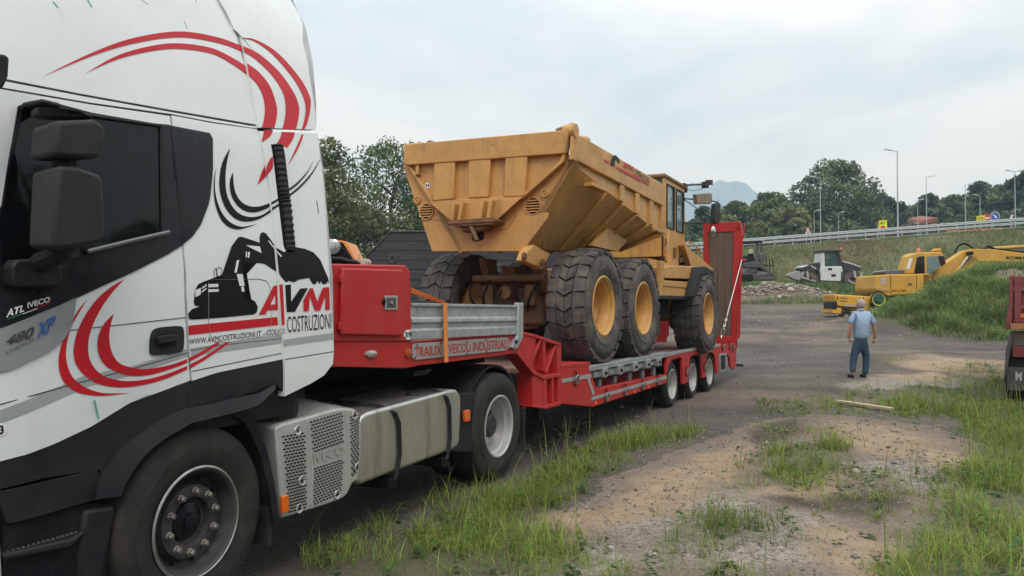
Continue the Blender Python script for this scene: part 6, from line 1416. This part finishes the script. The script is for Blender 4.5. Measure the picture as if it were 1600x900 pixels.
# ================================================================== machines
YEX = mat('excavator_yellow', (.62, .33, .035), .45, var=.08, vscale=2, dirt=(.32, .22, .09), dscale=1.5, damt=.6)
ZX = crop(1340, 370, 6)
f = face(1460, 38); e = empty('excavator', f.m, 'yellow crawler excavator with its arm stretched out behind the mound', 'excavator')
hs_ = fpl(f, e, 'house_side', ZX('178,362 300,352 560,348 612,345 620,360 625,535 560,538 320,552 300,562 185,525 165,490'), 0, 2.3, YEX, .06)
fpl(f, e, 'counterweight_band', ZX('165,470 240,485 300,495 300,520 230,512 166,498'), -.03, .2, mat('cw_yellow', (.50, .28, .06), .5, var=.1, dirt=(.25, .2, .14), damt=.6), .02)
fpl(f, e, 'vent_panel', ZX('612,345 680,345 688,440 620,450'), .02, .3, YEX, .02)
for k in range(6): fpl(f, e, 'vent_slat', ZX('620,%d 678,%d 678,%d 620,%d' % (358 + k * 15, 356 + k * 15, 362 + k * 15, 364 + k * 15)), 0.0, .02, DARK)
for t_ in ('305,355 310,355 316,545 311,548', '550,350 555,350 556,535 551,536'): fpl(f, e, 'gap_crease_line', ZX(t_), -.004, .004, DARK)
fpl(f, e, 'wear_patch', ZX('215,385 265,380 270,440 218,455'), -.006, .004, mat('wear_grey', (.42, .38, .32), .7, var=.3, vscale=8)); fpl(f, e, 'latch', ZX('472,435 510,435 510,458 472,458'), -.006, .006, RUST)
lettering('lettering', 'PC130', [ZX('325,520')[0], ZX('452,514')[0], ZX('452,494')[0], ZX('325,500')[0]], lambda a, b: f.p(a, b, 1, -.008), BLKD, e, .02)
cb_ = fpl(f, e, 'cab', ZX('448,346 500,178 530,158 575,146 790,142 815,180 835,260 700,346'), .15, 1.0, YEX, .05)
fpl(f, e, 'side_window', ZX('530,342 558,195 575,186 626,180 630,343'), .135, .02, GLASS, parent=cb_); fpl(f, e, 'side_window', ZX('650,342 650,185 748,180 775,270 700,342'), .135, .02, SKYG, parent=cb_)
fpl(f, e, 'front_window', ZX('752,180 808,178 826,250 782,275'), .135, .02, GLASS, parent=cb_); fpl(f, e, 'rear_window', ZX('456,300 490,200 518,198 484,308'), .135, .02, SWHI, parent=cb_)
c = f.p(*ZX('570,140')[0], 1, .6); MB().lathe([(.001, -.02), (.11, -.02), (.11, .02), (.09, .06), (.085, .14), (.05, .19), (.001, .2)], c, 2, 14).build('beacon', ORANGE, e)
fpl(f, e, 'work_lamp', ZX('708,138 715,122 742,108 785,110 792,138'), .4, .3, YEX, .04)
fpl(f, e, 'engine_cover', ZX('245,325 270,312 425,308 462,325 458,346 275,358'), .3, 1.4, mat('cover_grey', (.12, .13, .14), .35, .3), .04); MB().tube([f.p(*q, 1, .5) for q in ZX('315,330 312,305')], .05, 8).build('exhaust', DARK, e)
boom = fpl(f, e, 'boom', ZX('695,405 728,315 790,275 1000,130 1100,110 1280,117 1560,152 1700,166 1700,244 1560,236 1140,234 1060,292 930,352 860,400 790,420'), .75, .5, YEX, .03)
fpl(f, e, 'boom_shade_patch', ZX('1050,175 1110,190 1130,220 960,310 985,280'), .742, .012, mat('boom_shade', (.30, .17, .03), .6))  # flat plate in darker yellow, shade on the boom put into its colour
MB().tube([f.p(*q, 1, .66) for q in ZX('855,408 965,280')], .11, 10).build('lift_cylinder', YEX, e); MB().tube([f.p(*q, 1, .66) for q in ZX('960,285 1052,160')], .055, 8).build('cylinder_rod', CHROME, e)
MB().tube([f.p(*q, 1, .62) for q in ZX('1052,140 1056,170')], .16, 12).build('pivot', DARK, e)
MB().tube([f.p(*q, 1, .9) for q in ZX('1275,108 1560,92 1700,86')], .085, 10).build('stick_cylinder', YEX, e)
for dy in (0, .12, .24): MB().tube([f.p(a, b + dy * 4, 1, .8 + dy) for a, b in spline(ZX('912,150 940,90 990,62 1040,75 1080,105 1120,112 1200,105 1215,88 1250,92 1290,112 1560,142'), 4)], .035, 6).build('hydraulic_hose', DARK, e)
lettering('lettering', 'KOMATSU', [ZX('1394,211')[0], ZX('1690,216')[0], ZX('1690,186')[0], ZX('1394,181')[0]], lambda a, b: f.p(a, b, 1, .742), BLKD, e, .04)
for yy in (0.1, 1.7):
    tk_ = [f.p(*q, 1, yy) for q in ZX('260,590 300,560 720,540 760,560 765,640 720,680 290,700 255,660')]; MB().plate(tk_, (0, .5, 0)).build('crawler_track', DARK, e, bevel=.05)
MB().plate([f.p(*q, 1, .5) for q in ZX('340,548 620,536 620,600 340,610')], (0, 1.2, 0)).build('undercarriage', DARK, e)
# compressor and hose reel
ZG = crop(1300, 450, 6); YCO = mat('compressor_yellow', (.68, .36, .03), .42, var=.06, dirt=(.35, .25, .12), dscale=2, damt=.5)
f = face(1332, 35.5); e = empty('air_compressor', f.m, 'yellow towed air compressor on two wheels beyond the walking man', 'compressor')
fpl(f, e, 'canopy', ZG('18,58 370,82 352,212 260,215 90,185 45,168'), 0, 1.3, YCO, .05); fpl(f, e, 'lower_body', ZG('2,178 92,186 85,245 0,236'), -.02, 1.3, YCO, .03)
fpl(f, e, 'tail_lamp_box', ZG('4,130 48,124 48,196 0,196'), -.06, 1.0, BLACKP, .02); fpl(f, e, 'sill', ZG('45,164 262,186 262,196 45,174'), -.03, .06, DARK); fpl(f, e, 'dusty_panel', ZG('108,150 230,152 255,180 105,172'), -.012, .01, mat('dust_panel', (.45, .33, .24), .8, var=.2))
for t_ in ('72,90 145,98 145,104 72,96', '72,116 145,126 145,132 72,122', '46,80 56,80 56,116 46,116', '294,80 299,80 299,208 294,208'): fpl(f, e, 'vent_slot', ZG(t_), -.006, .005, DARK)
for yy in (0.0, 1.15):
    c = f.p(*ZG('140,266')[0], 1, yy); MB().lathe([(.12, .02), (.15, 0), (.25, -.01), (.30, .03), (.31, .1), (.29, .18), (.12, .18)], c, 1, 28).build('tyre', RUBBER, e); MB().lathe([(.13, .01), (.1, .05), (.001, .05)], c, 1, 20).build('rim', RIM, e)
fpl(f, e, 'drawbar_box', ZG('348,95 400,105 402,230 372,232 350,205'), .2, .8, DARK, .03)
MB().tube([f.p(*q, 1, .6) for q in ZG('380,225 395,290')], .04, 8).build('jockey_leg', DARK, e)
f = face(1373, 35.2); e = empty('hose_reel', f.m, 'yellow and green hose reel hanging on the compressor drawbar', 'hose reel')
c = f.p(*ZG('440,106')[0], 1, 0)
for k, (r0, mm2) in enumerate(((.35, DARK), (.30, YEL), (.235, YEL), (.29, YEL))): MB().tube([c + Vector((r0 * math.cos(a), .05 * k, r0 * math.sin(a))) for a in [j * math.pi / 14 for j in range(29)]], .045 if k else .03, 8, False).build('hose_turn', mat('hose_yellow', (.62, .55, .12), .5) if mm2 is YEL else mm2, e)
MB().lathe([(.001, -.03), (.13, -.03), (.14, .02), (.33, .06), (.33, .2), (.001, .2)], c, 1, 20).build('reel_hub', mat('reel_green', (.03, .10, .07), .5), e)
MB().tube([c + Vector((.30, .1, .1)), c + Vector((.40, .1, -.1)), c + Vector((.38, .1, -.45)), c + Vector((.1, .1, -.55))], .03, 6).build('loose_hose', mat('hose_yellow', (.62, .55, .12), .5), e)
# roller
f = face(1300, 60); e = empty('road_roller', f.m, 'white tandem road roller with black bonnets under the bank', 'road roller')
ROW = mat('roller_white', (.62, .63, .61), .4, var=.05, dirt=(.35, .3, .25), damt=.4); ROB = mat('roller_black', (.028, .028, .03), .4)
fpl(f, e, 'body', ZW('985,462 1215,455 1232,535 1200,622 978,612 968,545'), .1, 1.5, ROW, .05)
for t_ in ('983,465 1003,295 1025,300 1032,462', '1162,300 1190,302 1222,455 1190,458'): fpl(f, e, 'cab_pillar', ZW(t_), .12, 1.45, ROW if '983' in t_ else ROB, .02)
fpl(f, e, 'cab_window', ZW('1030,310 1165,305 1185,455 1035,460'), .18, .05, GLASST); fpl(f, e, 'far_window', ZW('1030,310 1165,305 1185,455 1035,460'), 1.5, .05, GLASST); fpl(f, e, 'cab_roof', ZW('993,278 1212,276 1214,300 995,306'), 0, 1.7, ROB, .04)
fpl(f, e, 'seat', ZW('1065,380 1110,375 1115,460 1060,462'), .7, .4, DARK, .05)
fpl(f, e, 'bonnet', ZW('778,470 860,430 980,412 985,505 960,515 785,505'), .15, 1.4, ROB, .05); fpl(f, e, 'bonnet', ZW('1215,398 1420,468 1424,498 1380,508 1225,512'), .15, 1.4, ROB, .05)
fpl(f, e, 'bonnet_edge', ZW('1218,396 1330,425 1420,460 1420,470 1330,438 1220,408'), .10, 1.5, ROW); fpl(f, e, 'bonnet_edge', ZW('780,462 850,440 852,450 782,474'), .10, 1.5, ROW); fpl(f, e, 'bonnet_edge', ZW('880,445 938,480 930,488 875,452'), .12, .05, ROW)
fpl(f, e, 'louvre', ZW('1100,545 1148,543 1148,568 1100,570'), .09, .02, BLKD); fpl(f, e, 'step_panel', ZW('1030,470 1120,465 1200,500 1195,520 1030,520'), .085, .02, ROW); fpl(f, e, 'plate_mark', ZW('1065,478 1110,476 1110,500 1065,502'), .08, .01, DARK)
for cx in (872, 1328):
    c = f.p(*ZW('%d,590' % cx)[0], 1, .15); MB().lathe([(.001, .05), (.55, .05), (.62, -.02), (.66, -.02), (.66, 1.5), (.001, 1.5)], c, 1, 36).build('drum', mat('drum_steel', (.14, .105, .085), .6, .5, var=.3, vscale=3), e)
    MB().lathe([(.001, -.1), (.12, -.1), (.16, .05)], c, 1, 14).build('drum_hub', DARK, e)
for t_ in ('828,508 850,510 860,590 840,580', '770,565 860,590 935,610 930,625 850,605 770,580', '770,540 800,512 812,520 785,570', '1338,508 1362,505 1372,575 1350,580', '1290,600 1330,625 1390,640 1400,600 1425,520 1440,520 1430,620 1400,655 1320,640 1280,610'): fpl(f, e, 'drum_frame', ZW(t_), .05, .12, mat('frame_grey', (.38, .38, .36), .5))
for t_ in ('940,500 1005,520 985,620 960,610 965,540', '1200,510 1260,515 1225,625 1200,622'): fpl(f, e, 'fork', ZW(t_), .1, 1.3, ROB, .02)
c = f.p(*ZW('1204,268')[0], 1, .3); MB().lathe([(.001, -.1), (.07, -.1), (.07, .05), (.04, .12), (.001, .13)], c, 2, 10).build('beacon', ORANGE, e)
for px_ in (680, 725):
    pass
f2 = face(1240, 58.5); e = empty('concrete_lump', f2.m, 'grey broken concrete slab leaning beside the roller', 'concrete slab')
fpl(f2, e, 'slab', ZW('632,560 660,530 740,508 770,515 765,610 700,600'), 0, .6, mat('slab_grey', (.30, .29, .275), .85, var=.2), .04)
# paver
f = face(1185, 57); e = empty('asphalt_paver', f.m, 'dark grey tracked asphalt paver with canopy beside the ramp', 'paver')
PVG = mat('paver_grey', (.055, .055, .06), .55, var=.15, dirt=(.2, .18, .16), damt=.5); PVL = mat('paver_light', (.36, .37, .37), .5, var=.1)
fpl(f, e, 'canopy', ZW('60,180 290,168 372,160 376,182 300,190 130,205 60,208'), 0, 1.8, PVL, .03); fpl(f, e, 'canopy_under', ZW('130,190 350,178 350,195 130,208'), -.01, 1.6, DARK)
for t_ in ('292,195 322,195 318,420 300,540 268,540 286,400', '336,188 356,188 362,310 345,310'): fpl(f, e, 'canopy_post', ZW(t_), .1, .15, PVG)
fpl(f, e, 'engine_housing', ZW('30,432 245,425 300,400 330,420 260,490 245,600 30,605'), .1, 1.6, PVG, .04); fpl(f, e, 'side_band', ZW('30,482 245,478 180,500 120,545 30,560'), .06, .08, mat('paver_mid', (.17, .175, .18), .5)); fpl(f, e, 'deck', ZW('150,350 250,345 280,420 150,430'), .3, 1.0, DARK, .03)
fpl(f, e, 'screed', ZW('245,548 420,530 490,545 520,580 500,605 250,605'), .0, 1.8, PVG, .03); fpl(f, e, 'screed_top', ZW('300,535 430,520 480,535 300,552'), -.03, .8, mat('paver_mid', (.17, .175, .18), .5)); fpl(f, e, 'side_arm', ZW('150,420 300,400 345,430 480,545 470,560 330,470 160,470'), -.05, .2, PVG, .02); fpl(f, e, 'control_box', ZW('330,430 385,440 380,510 325,505'), .2, .6, DARK, .03)
fpl(f, e, 'operator_seat', ZW('205,272 255,265 258,318 212,324'), .4, .3, mat('seat_cream', (.6, .58, .45), .6), .03); fpl(f, e, 'seat_base', ZW('215,320 255,318 270,400 200,400'), .4, .5, DARK)
fpl(f, e, 'lever_box', ZW('330,330 400,325 412,360 390,390 335,410 320,380'), .1, .5, PVG, .03); fpl(f, e, 'crawler', ZW('60,560 250,540 262,600 230,625 60,630'), -.02, .5, DARK, .04)
for t_ in ('375,520 405,385 460,380 485,540', '430,380 440,530', '390,450 470,445', '300,470 340,460 365,490 340,515', '250,540 330,440 380,400'): MB().tube([f.p(*q, 1, .2) for q in ZW(t_)], .03, 6).build('hand_rail', DARK, e)
# orange machine and dark plank shed behind the trailer
ZI = crop(500, 350, 8)
f = face(535, 13.5); e = empty('orange_loader', f.m, 'orange framed machine with big headlamp behind the red tool box', 'loader')
ORM = mat('machine_orange', (.72, .27, .07), .5, var=.08)
fpl(f, e, 'frame', ZI('-60,150 100,180 325,216 335,228 450,460 425,462 285,240 100,196 -60,170'), 0, .9, ORM, .01)
fpl(f, e, 'grille', ZI('-60,200 280,235 425,465 -60,470'), .05, .8, DARK)
for k in range(9): fpl(f, e, 'grille_bar', ZI('%d,%d %d,%d %d,%d %d,%d' % (238 + k * 20, 258 + k * 23, 262 + k * 20, 250 + k * 23, 268 + k * 20, 258 + k * 23, 244 + k * 20, 266 + k * 23)), .03, .02, mat('grille_grey', (.09, .085, .08), .5))
c = f.p(*ZI('165,285')[0], 1, .0); MB().lathe([(.14, .05), (.135, -.04), (.10, -.06), (.04, -.07), (.001, -.07)], c, 1, 24).build('headlamp', mat('lamp_glass', (.40, .42, .42), .12, .5, var=.3, vscale=14), e)
MB().tube([f.p(*q, 1, -.05) for q in ZI('60,425 280,432 330,455 460,475')], .035, 8).build('bumper_bar', BLACKP, e)
MB().plate([f.p(*q, 1, .1) for q in ZI('-60,460 480,470 480,1400 -60,1400')], (0, 1.5, 0)).build('machine_body', DARK, e)
f = face(571, 13.0); e = empty('cable_drum', f.m, 'pale round drum end above the red tool box', 'drum'); c = f.p(*ZI('553,480')[0], 1, 0)
MB().lathe([(.001, -.03), (.04, -.03), (.045, 0), (.065, 0), (.07, .02), (.07, .3), (.001, .3)], c, 1, 22).build('drum_end', mat('pale_drum', (.5, .42, .36), .7), e)
MB().box(c.x - .05, c.x + .05, .1, .25, -1, c.z - .02).build('drum_stand', DARK, e)
MB().tube([f.p(*q, 1, .1) for q in ZI('488,480 488,378 545,378')], .012, 6).build('frame_tube', PVL, e)
f = face(650, 24); e = empty('plank_shed', f.m, 'black weathered plank shed behind the dump truck wheels', 'shed')
sw = []; top_ = f.p(*ZI('1000,98')[0], 1, 0).z
PLK = mat('black_planks', (.030, .029, .033), .7, var=.5, vscale=3, dirt=(.10, .09, .095), dscale=4, damt=.7, stretch=(.4, 1, 4)); nbd = 13
xl0, xl1 = f.p(*ZI('875,98')[0], 1, 0).x, f.p(*ZI('575,400')[0], 1, 0).x; zl1 = f.p(*ZI('575,400')[0], 1, 0).z
for k in range(nbd):
    z1 = top_ - k * .30; z0b = z1 - .285; xa = lambda z: xl0 + (xl1 - xl0) * min(1, max(0, (top_ - z) / (top_ - zl1)))
    MB().hexa([(xa(z1), 0, z1), (7, 0, z1), (7, 0, z0b), (xa(z0b), 0, z0b)], [(xa(z1), .05, z1), (7, .05, z1), (7, .05, z0b), (xa(z0b), .05, z0b)]).build('plank', PLK, e)  # planks run on unseen behind the dump truck, added to darken the trailer's underside
MB().hexa([(xl0, .06, top_ - .02), (7, .06, top_ - .02), (7, .06, -1), (xl1, .06, -1), (xl1, .06, zl1)], [(xl0, 3, top_ - .02), (7, 3, top_ - .02), (7, 3, -1), (xl1, 3, -1), (xl1, 3, zl1)]).build('shed_core', DARK, e)
MB().tube([(xl0, -.02, top_ + .01), (7, -.02, top_ + .01)], .025, 6).build('roof_edge', PVG, e); MB().tube([(xl0, -.02, top_), (xl1, -.02, zl1)], .025, 6).build('verge_edge', PVG, e)
c = f.p(*ZI('905,435')[0], 1, -.05); MB().tube([c + Vector((.09 * math.cos(a), 0, .12 * math.sin(a))) for a in [j * math.pi / 8 for j in range(17)]], .022, 6).build('iron_ring', PVG, e)
# ================================================================== red tipper at the picture edge
ZK = crop(1540, 390, 3.6); TRD = mat('old_red', (.21, .035, .036), .6, var=.15, vscale=3, dirt=(.24, .13, .11), dscale=3, damt=.6, chips=((.12, .06, .04), 10, .62, .7))
f = face(1600, 13.2, 0.0, R(-36)); e = empty('tipper_truck', f.m, 'old red tipper truck seen from behind at the picture edge', 'truck')
wd = 2.45; 
def kp(t, y=0): return [f.p(a, b, 1, y) for a, b in ZK(t)]
XL = kp('140,300')[0].x; zt_, zb_ = kp('160,150')[0].z, kp('160,412')[0].z
MB().plate(kp('138,142 160,150 150,412 146,440 112,452 116,385 130,330 132,170'), (0, .14, 0)).build('corner_post', TRD, e, bevel=.01)
x0 = kp('155,300')[0].x
MB().box(x0, XL + wd, .03, .10, zb_, zt_).build('tailgate', TRD, e, bevel=.01)
for k in range(5): MB().box(x0 + .02 + k * .55, x0 + .12 + k * .55, -.03, .05, zb_, zt_).build('gate_rib', TRD, e, bevel=.01)
for z in (kp('160,225')[0].z, kp('160,325')[0].z, zb_ + .03): MB().box(x0, XL + wd, -.025, .05, z - .035, z + .035).build('gate_rail', TRD, e, bevel=.01)
MB().box(kp('188,370')[0].x, kp('188,370')[0].x + .3, -.03, 0.02, kp('188,385')[0].z, kp('188,360')[0].z).build('marker', ORANGE, e)
MB().box(kp('140,430')[0].x, XL + wd, -.05, .12, kp('140,450')[0].z, kp('140,415')[0].z).build('rear_sill', mat('rusty_orange', (.32, .15, .07), .7, var=.3), e, bevel=.01)
MB().box(XL - .02, XL + .04, .1, 4.5, zb_, zt_).build('body_side', TRD, e); MB().box(XL + wd - .04, XL + wd, .1, 4.5, zb_, zt_).build('body_side', TRD, e); MB().box(XL, XL + wd, .1, 4.5, zb_ - .1, zb_).build('body_floor', DARK, e)
MB().box(kp('190,60')[0].x, XL + wd - .1, 4.0, 4.6, zt_, f.p(*ZK('190,50')[0], 1, 4.0).z).build('headboard', TRD, e, bevel=.02)
MB().box(kp('150,60')[0].x + .3, XL + wd - .2, 4.7, 6.2, .7, f.p(*ZK('190,55')[0], 1, 4.7).z - .1).build('cab', mat('tipper_cab', (.42, .03, .05), .4), e, bevel=.05)
MB().box(kp('135,480')[0].x, XL + wd - .05, .15, .28, kp('150,540')[0].z, kp('150,460')[0].z).build('cross_beam', mat('beam_dust', (.22, .17, .14), .8), e)
lp = MB().box(kp('152,575')[0].x, kp('152,575')[0].x + .35, .02, .12, kp('152,605')[0].z, kp('152,545')[0].z).build('tail_lamp', mat('lamp_red', (.18, .03, .035), .3), e, bevel=.01)
MB().plate(kp('128,480 150,485 130,620 122,660 108,745 100,745 108,640'), (0, .3, 0)).build('mudguard', mat('guard_grey', (.075, .07, .065), .7, var=.3), e, bevel=.01)
MB().box(kp('118,700')[0].x, kp('118,700')[0].x + .62, .05, .07, kp('118,790')[0].z, kp('118,660')[0].z).build('mud_flap', mat('flap_grey', (.06, .055, .052), .7, var=.3), e)
lettering('lettering', 'M', [ZK('168,735')[0], ZK('204,740')[0], ZK('204,690')[0], ZK('168,685')[0]], lambda a, b: f.p(a, b, 1, .045), mat('flap_white', (.4, .38, .36), .7), e, .04)
for yy in (XL - .10, XL + wd - .40):
    MB().lathe([(.25, .02), (.3, 0), (.46, .0), (.5, .04), (.5, .46), (.46, .5), (.25, .5)], (yy, .65, .5), 0, 36).build('tyre', RUBBER, e); MB().lathe([(.001, .12), (.2, .12), (.26, .03)], (yy, .65, .5), 0, 24).build('rim', RIMD, e)
    MB().lathe([(.25, .02), (.3, 0), (.46, .0), (.5, .04), (.5, .46), (.46, .5), (.25, .5)], (yy, 4.9, .5), 0, 36).build('tyre', RUBBER, e)
MB().box(XL + .8, XL + 1.7, .2, 6, .7, .95).build('chassis', DARK, e)
# plank lying on the ground
g0, g1 = ground_at(1306, 634), ground_at(1394, 645)
z0p = max(float(height(g0.x, g0.y)), float(height(g1.x, g1.y)))
pk = MB().bar(Vector((g0.x, g0.y, z0p + .05)), Vector((g1.x, g1.y, z0p + .035)), .10, .035).build('wooden_plank', mat('pale_wood', (.50, .40, .25), .7, var=.15, stretch=(1, 1, 1), vscale=12), bevel=.004); tag(pk, 'pale wooden plank lying in the grass', 'plank')
# ================================================================== the walking man
def skin_mesh(verts, edges, name, m, parent, sub=2):
    me = bpy.data.meshes.new(name); me.from_pydata([v[:3] for v in verts], edges, []); o = bpy.data.objects.new(name, me); COL.objects.link(o)
    o.modifiers.new('skin', 'SKIN').use_smooth_shade = True
    sv = me.skin_vertices[0].data
    for i, v in enumerate(verts): sv[i].radius = (v[3], v[4] if len(v) > 4 else v[3])
    sv[0].use_root = True
    s_ = o.modifiers.new('sub', 'SUBSURF'); s_.levels = sub; s_.render_levels = sub
    ev = bpy.data.meshes.new_from_object(o.evaluated_get(bpy.context.evaluated_depsgraph_get())); bpy.data.objects.remove(o)
    ev.name = name; ev.materials.clear(); return link(name, ev, m, parent, smooth=None), ev
SKIN = mat('skin', (.42, .22, .15), .55, var=.08); SHIRT = mat('blue_shirt', (.29, .40, .55), .8, var=.07, vscale=6, bump=.7, bscale=8); JEAN = mat('jeans', (.032, .062, .105), .85, var=.35, vscale=5, bump=.6, bscale=10); HAIR = mat('grey_hair', (.36, .34, .31), .8, var=.2, vscale=40)
f = face(1348, 17.3, 0.02); man = empty('person', f.m, 'man in light blue shirt and jeans walking away across the yard', 'person')
def gp2(t, y=0.0): q = f.p(*ZG(t)[0], 1, y); return q
ax_l, ax_r = gp2('200,810'), gp2('310,830'); zoff = min(ax_l.z, ax_r.z) - .07
MX = lambda t, y: (lambda q: (q.x, q.y, q.z))(gp2(t, y))
def J(t, y, r, r2=None): q = gp2(t, y); return (q.x, q.y, q.z, r, r2 or r)
body = [J('268,500', 0, .07), J('265,330', .01, .085, .07), J('268,225', .02, .075, .065), J('270,195', .03, .055), J('270,165', .05, .075, .08), J('270,140', .06, .07, .08),
        J('205,235', .02, .05), J('182,340', .0, .048), J('170,400', .01, .042), J('160,455', .05, .034), J('158,475', .07, .028),
        J('350,240', .02, .05), J('392,345', .01, .048), J('402,410', .02, .042), J('402,465', .06, .034), J('398,485', .07, .03),
        J('232,530', .0, .07), J('200,660', .03, .055), J('195,800', -.06, .04), J('305,530', .0, .07), J('320,660', .05, .055), J('308,810', .05, .04)]
ed = [(0, 1), (1, 2), (2, 3), (3, 4), (4, 5), (2, 6), (6, 7), (7, 8), (8, 9), (9, 10), (2, 11), (11, 12), (12, 13), (13, 14), (14, 15), (0, 16), (16, 17), (17, 18), (0, 19), (19, 20), (20, 21)]
bo_, bme = skin_mesh(body, ed, 'body', SKIN, man)
hm_ = MB(); hm_.v = [tuple(v.co) for v in bme.vertices]; hm_.f = [tuple(p.vertices) for p in bme.polygons]
def hand(t, y, dirv, side):
    w = Vector(MX(t, y)); d = Vector(dirv).normalized(); s = Vector((side, 0, 0)); n = d.cross(s).normalized()
    for k, (o_, L) in enumerate(((-.026, .055), (-.009, .065), (.009, .06), (.026, .048))):
        b0 = w + Vector((o_ * .4, o_ * .9, 0)) + d * .04
        hm_.tube([b0, b0 + d * L * .5 + Vector((side * .008, 0, 0)), b0 + d * L * .8 + Vector((side * -.012, .01, 0)), b0 + d * L * .85 + Vector((side * -.03, .01, .012))], [.010, .010, .009, .006], 6)
    hm_.tube([w + d * .005, w + d * .03 + Vector((0, .035, 0)), w + d * .06 + Vector((side * -.01, .04, 0))], [.012, .011, .007], 6)
    hm_.ball(w + d * .035, .042, 8, 1.0)
hand('160,478', .07, (.55, .1, -.75), -1); hand('398,484', .07, (-.1, .2, -1), 1)
hc = Vector(MX('270,158', .05)); 
for sg in (-1, 1): hm_.ball(hc + Vector((sg * .088, .01, -.01)), .026, 6, 1.4)
hm_.tube([hc + Vector((0, .08, .0)), hc + Vector((0, .125, -.03)), hc + Vector((0, .10, -.04))], [.012, .017, .01], 6)
for sg in (-1, 1): hm_.ball(hc + Vector((sg * .032, .088, .012)), .012, 6)
hm_.tube([hc + Vector((-.028, .092, -.062)), hc + Vector((0, .102, -.064)), hc + Vector((.028, .092, -.062))], .008, 6)
bpy.data.objects.remove(bo_); hm_.build('body', SKIN, man, smooth=60)
hr = MB(); hr.lathe([(.001, .118), (.045, .110), (.082, .080), (.098, .035), (.097, -.02), (.085, -.055), (.001, -.05)], hc + Vector((0, -.022, .012)), 2, 18); hr.build('hair', HAIR, man, smooth=60)
sh = [J('272,498', 0, .215, .17), J('272,420', 0, .235, .175), J('270,330', .0, .24, .175), J('268,260', .01, .19, .14), J('268,215', .02, .10, .08), J('212,242', .02, .08), J('186,300', .01, .07), J('173,342', .0, .074), J('338,246', .02, .08), J('376,300', .01, .07), J('396,346', .0, .074)]
skin_mesh(sh, [(0, 1), (1, 2), (2, 3), (3, 4), (3, 5), (5, 6), (6, 7), (3, 8), (8, 9), (9, 10)], 'shirt', SHIRT, man)
cl_ = Vector(MX('270,206', .02)); MB().lathe([(.068, -.015), (.075, .0), (.066, .03), (.06, .03)], cl_, 2, 16).build('collar', SHIRT, man)
je = [J('268,440', 0, .15, .12), J('268,490', 0, .165, .14), J('262,545', 0, .14, .115), J('222,570', .0, .098), J('202,660', .03, .082), J('196,740', -.01, .075), J('192,800', -.05, .075), J('308,570', .0, .098), J('322,660', .05, .082), J('316,740', .05, .075), J('308,815', .05, .076)]
skin_mesh(je, [(0, 1), (1, 2), (2, 3), (3, 4), (4, 5), (5, 6), (2, 7), (7, 8), (8, 9), (9, 10)], 'trousers', JEAN, man)
for t_, y in (('188,832', -.05), ('304,850', .05)):
    q = Vector(MX(t_, y)); m_ = MB(); m_.lathe([(.001, -.04), (.045, -.04), (.052, -.02), (.05, .02), (.04, .045), (.001, .05)], (0, 0, 0), 2, 14)
    sho = m_.build('shoe', DARK, man, smooth=60); sho.scale = (1.05, 2.5, 1); sho.location = (q.x, q.y + .07, max(q.z, .045))
# ================================================================== air
hz_o = MB().box(-900, 3900, -2600, 3600, -8, 560); 
hz_o = hz_o.build('haze', bpy.data.materials.new('air'), smooth=None); hm2 = hz_o.data.materials[0]; hm2.use_nodes = True; hm2.node_tree.nodes.clear()
_o2 = hm2.node_tree.nodes.new('ShaderNodeOutputMaterial'); _v = hm2.node_tree.nodes.new('ShaderNodeVolumePrincipled'); _v.inputs['Density'].default_value = .00048; _v.inputs['Color'].default_value = (.52, .76, 1.0, 1); _v.inputs['Absorption Color'].default_value = (1, 1, 1, 1); _v.inputs['Anisotropy'].default_value = .0
hm2.node_tree.links.new(_v.outputs[0], _o2.inputs['Volume']); tag(hz_o, kind='stuff')
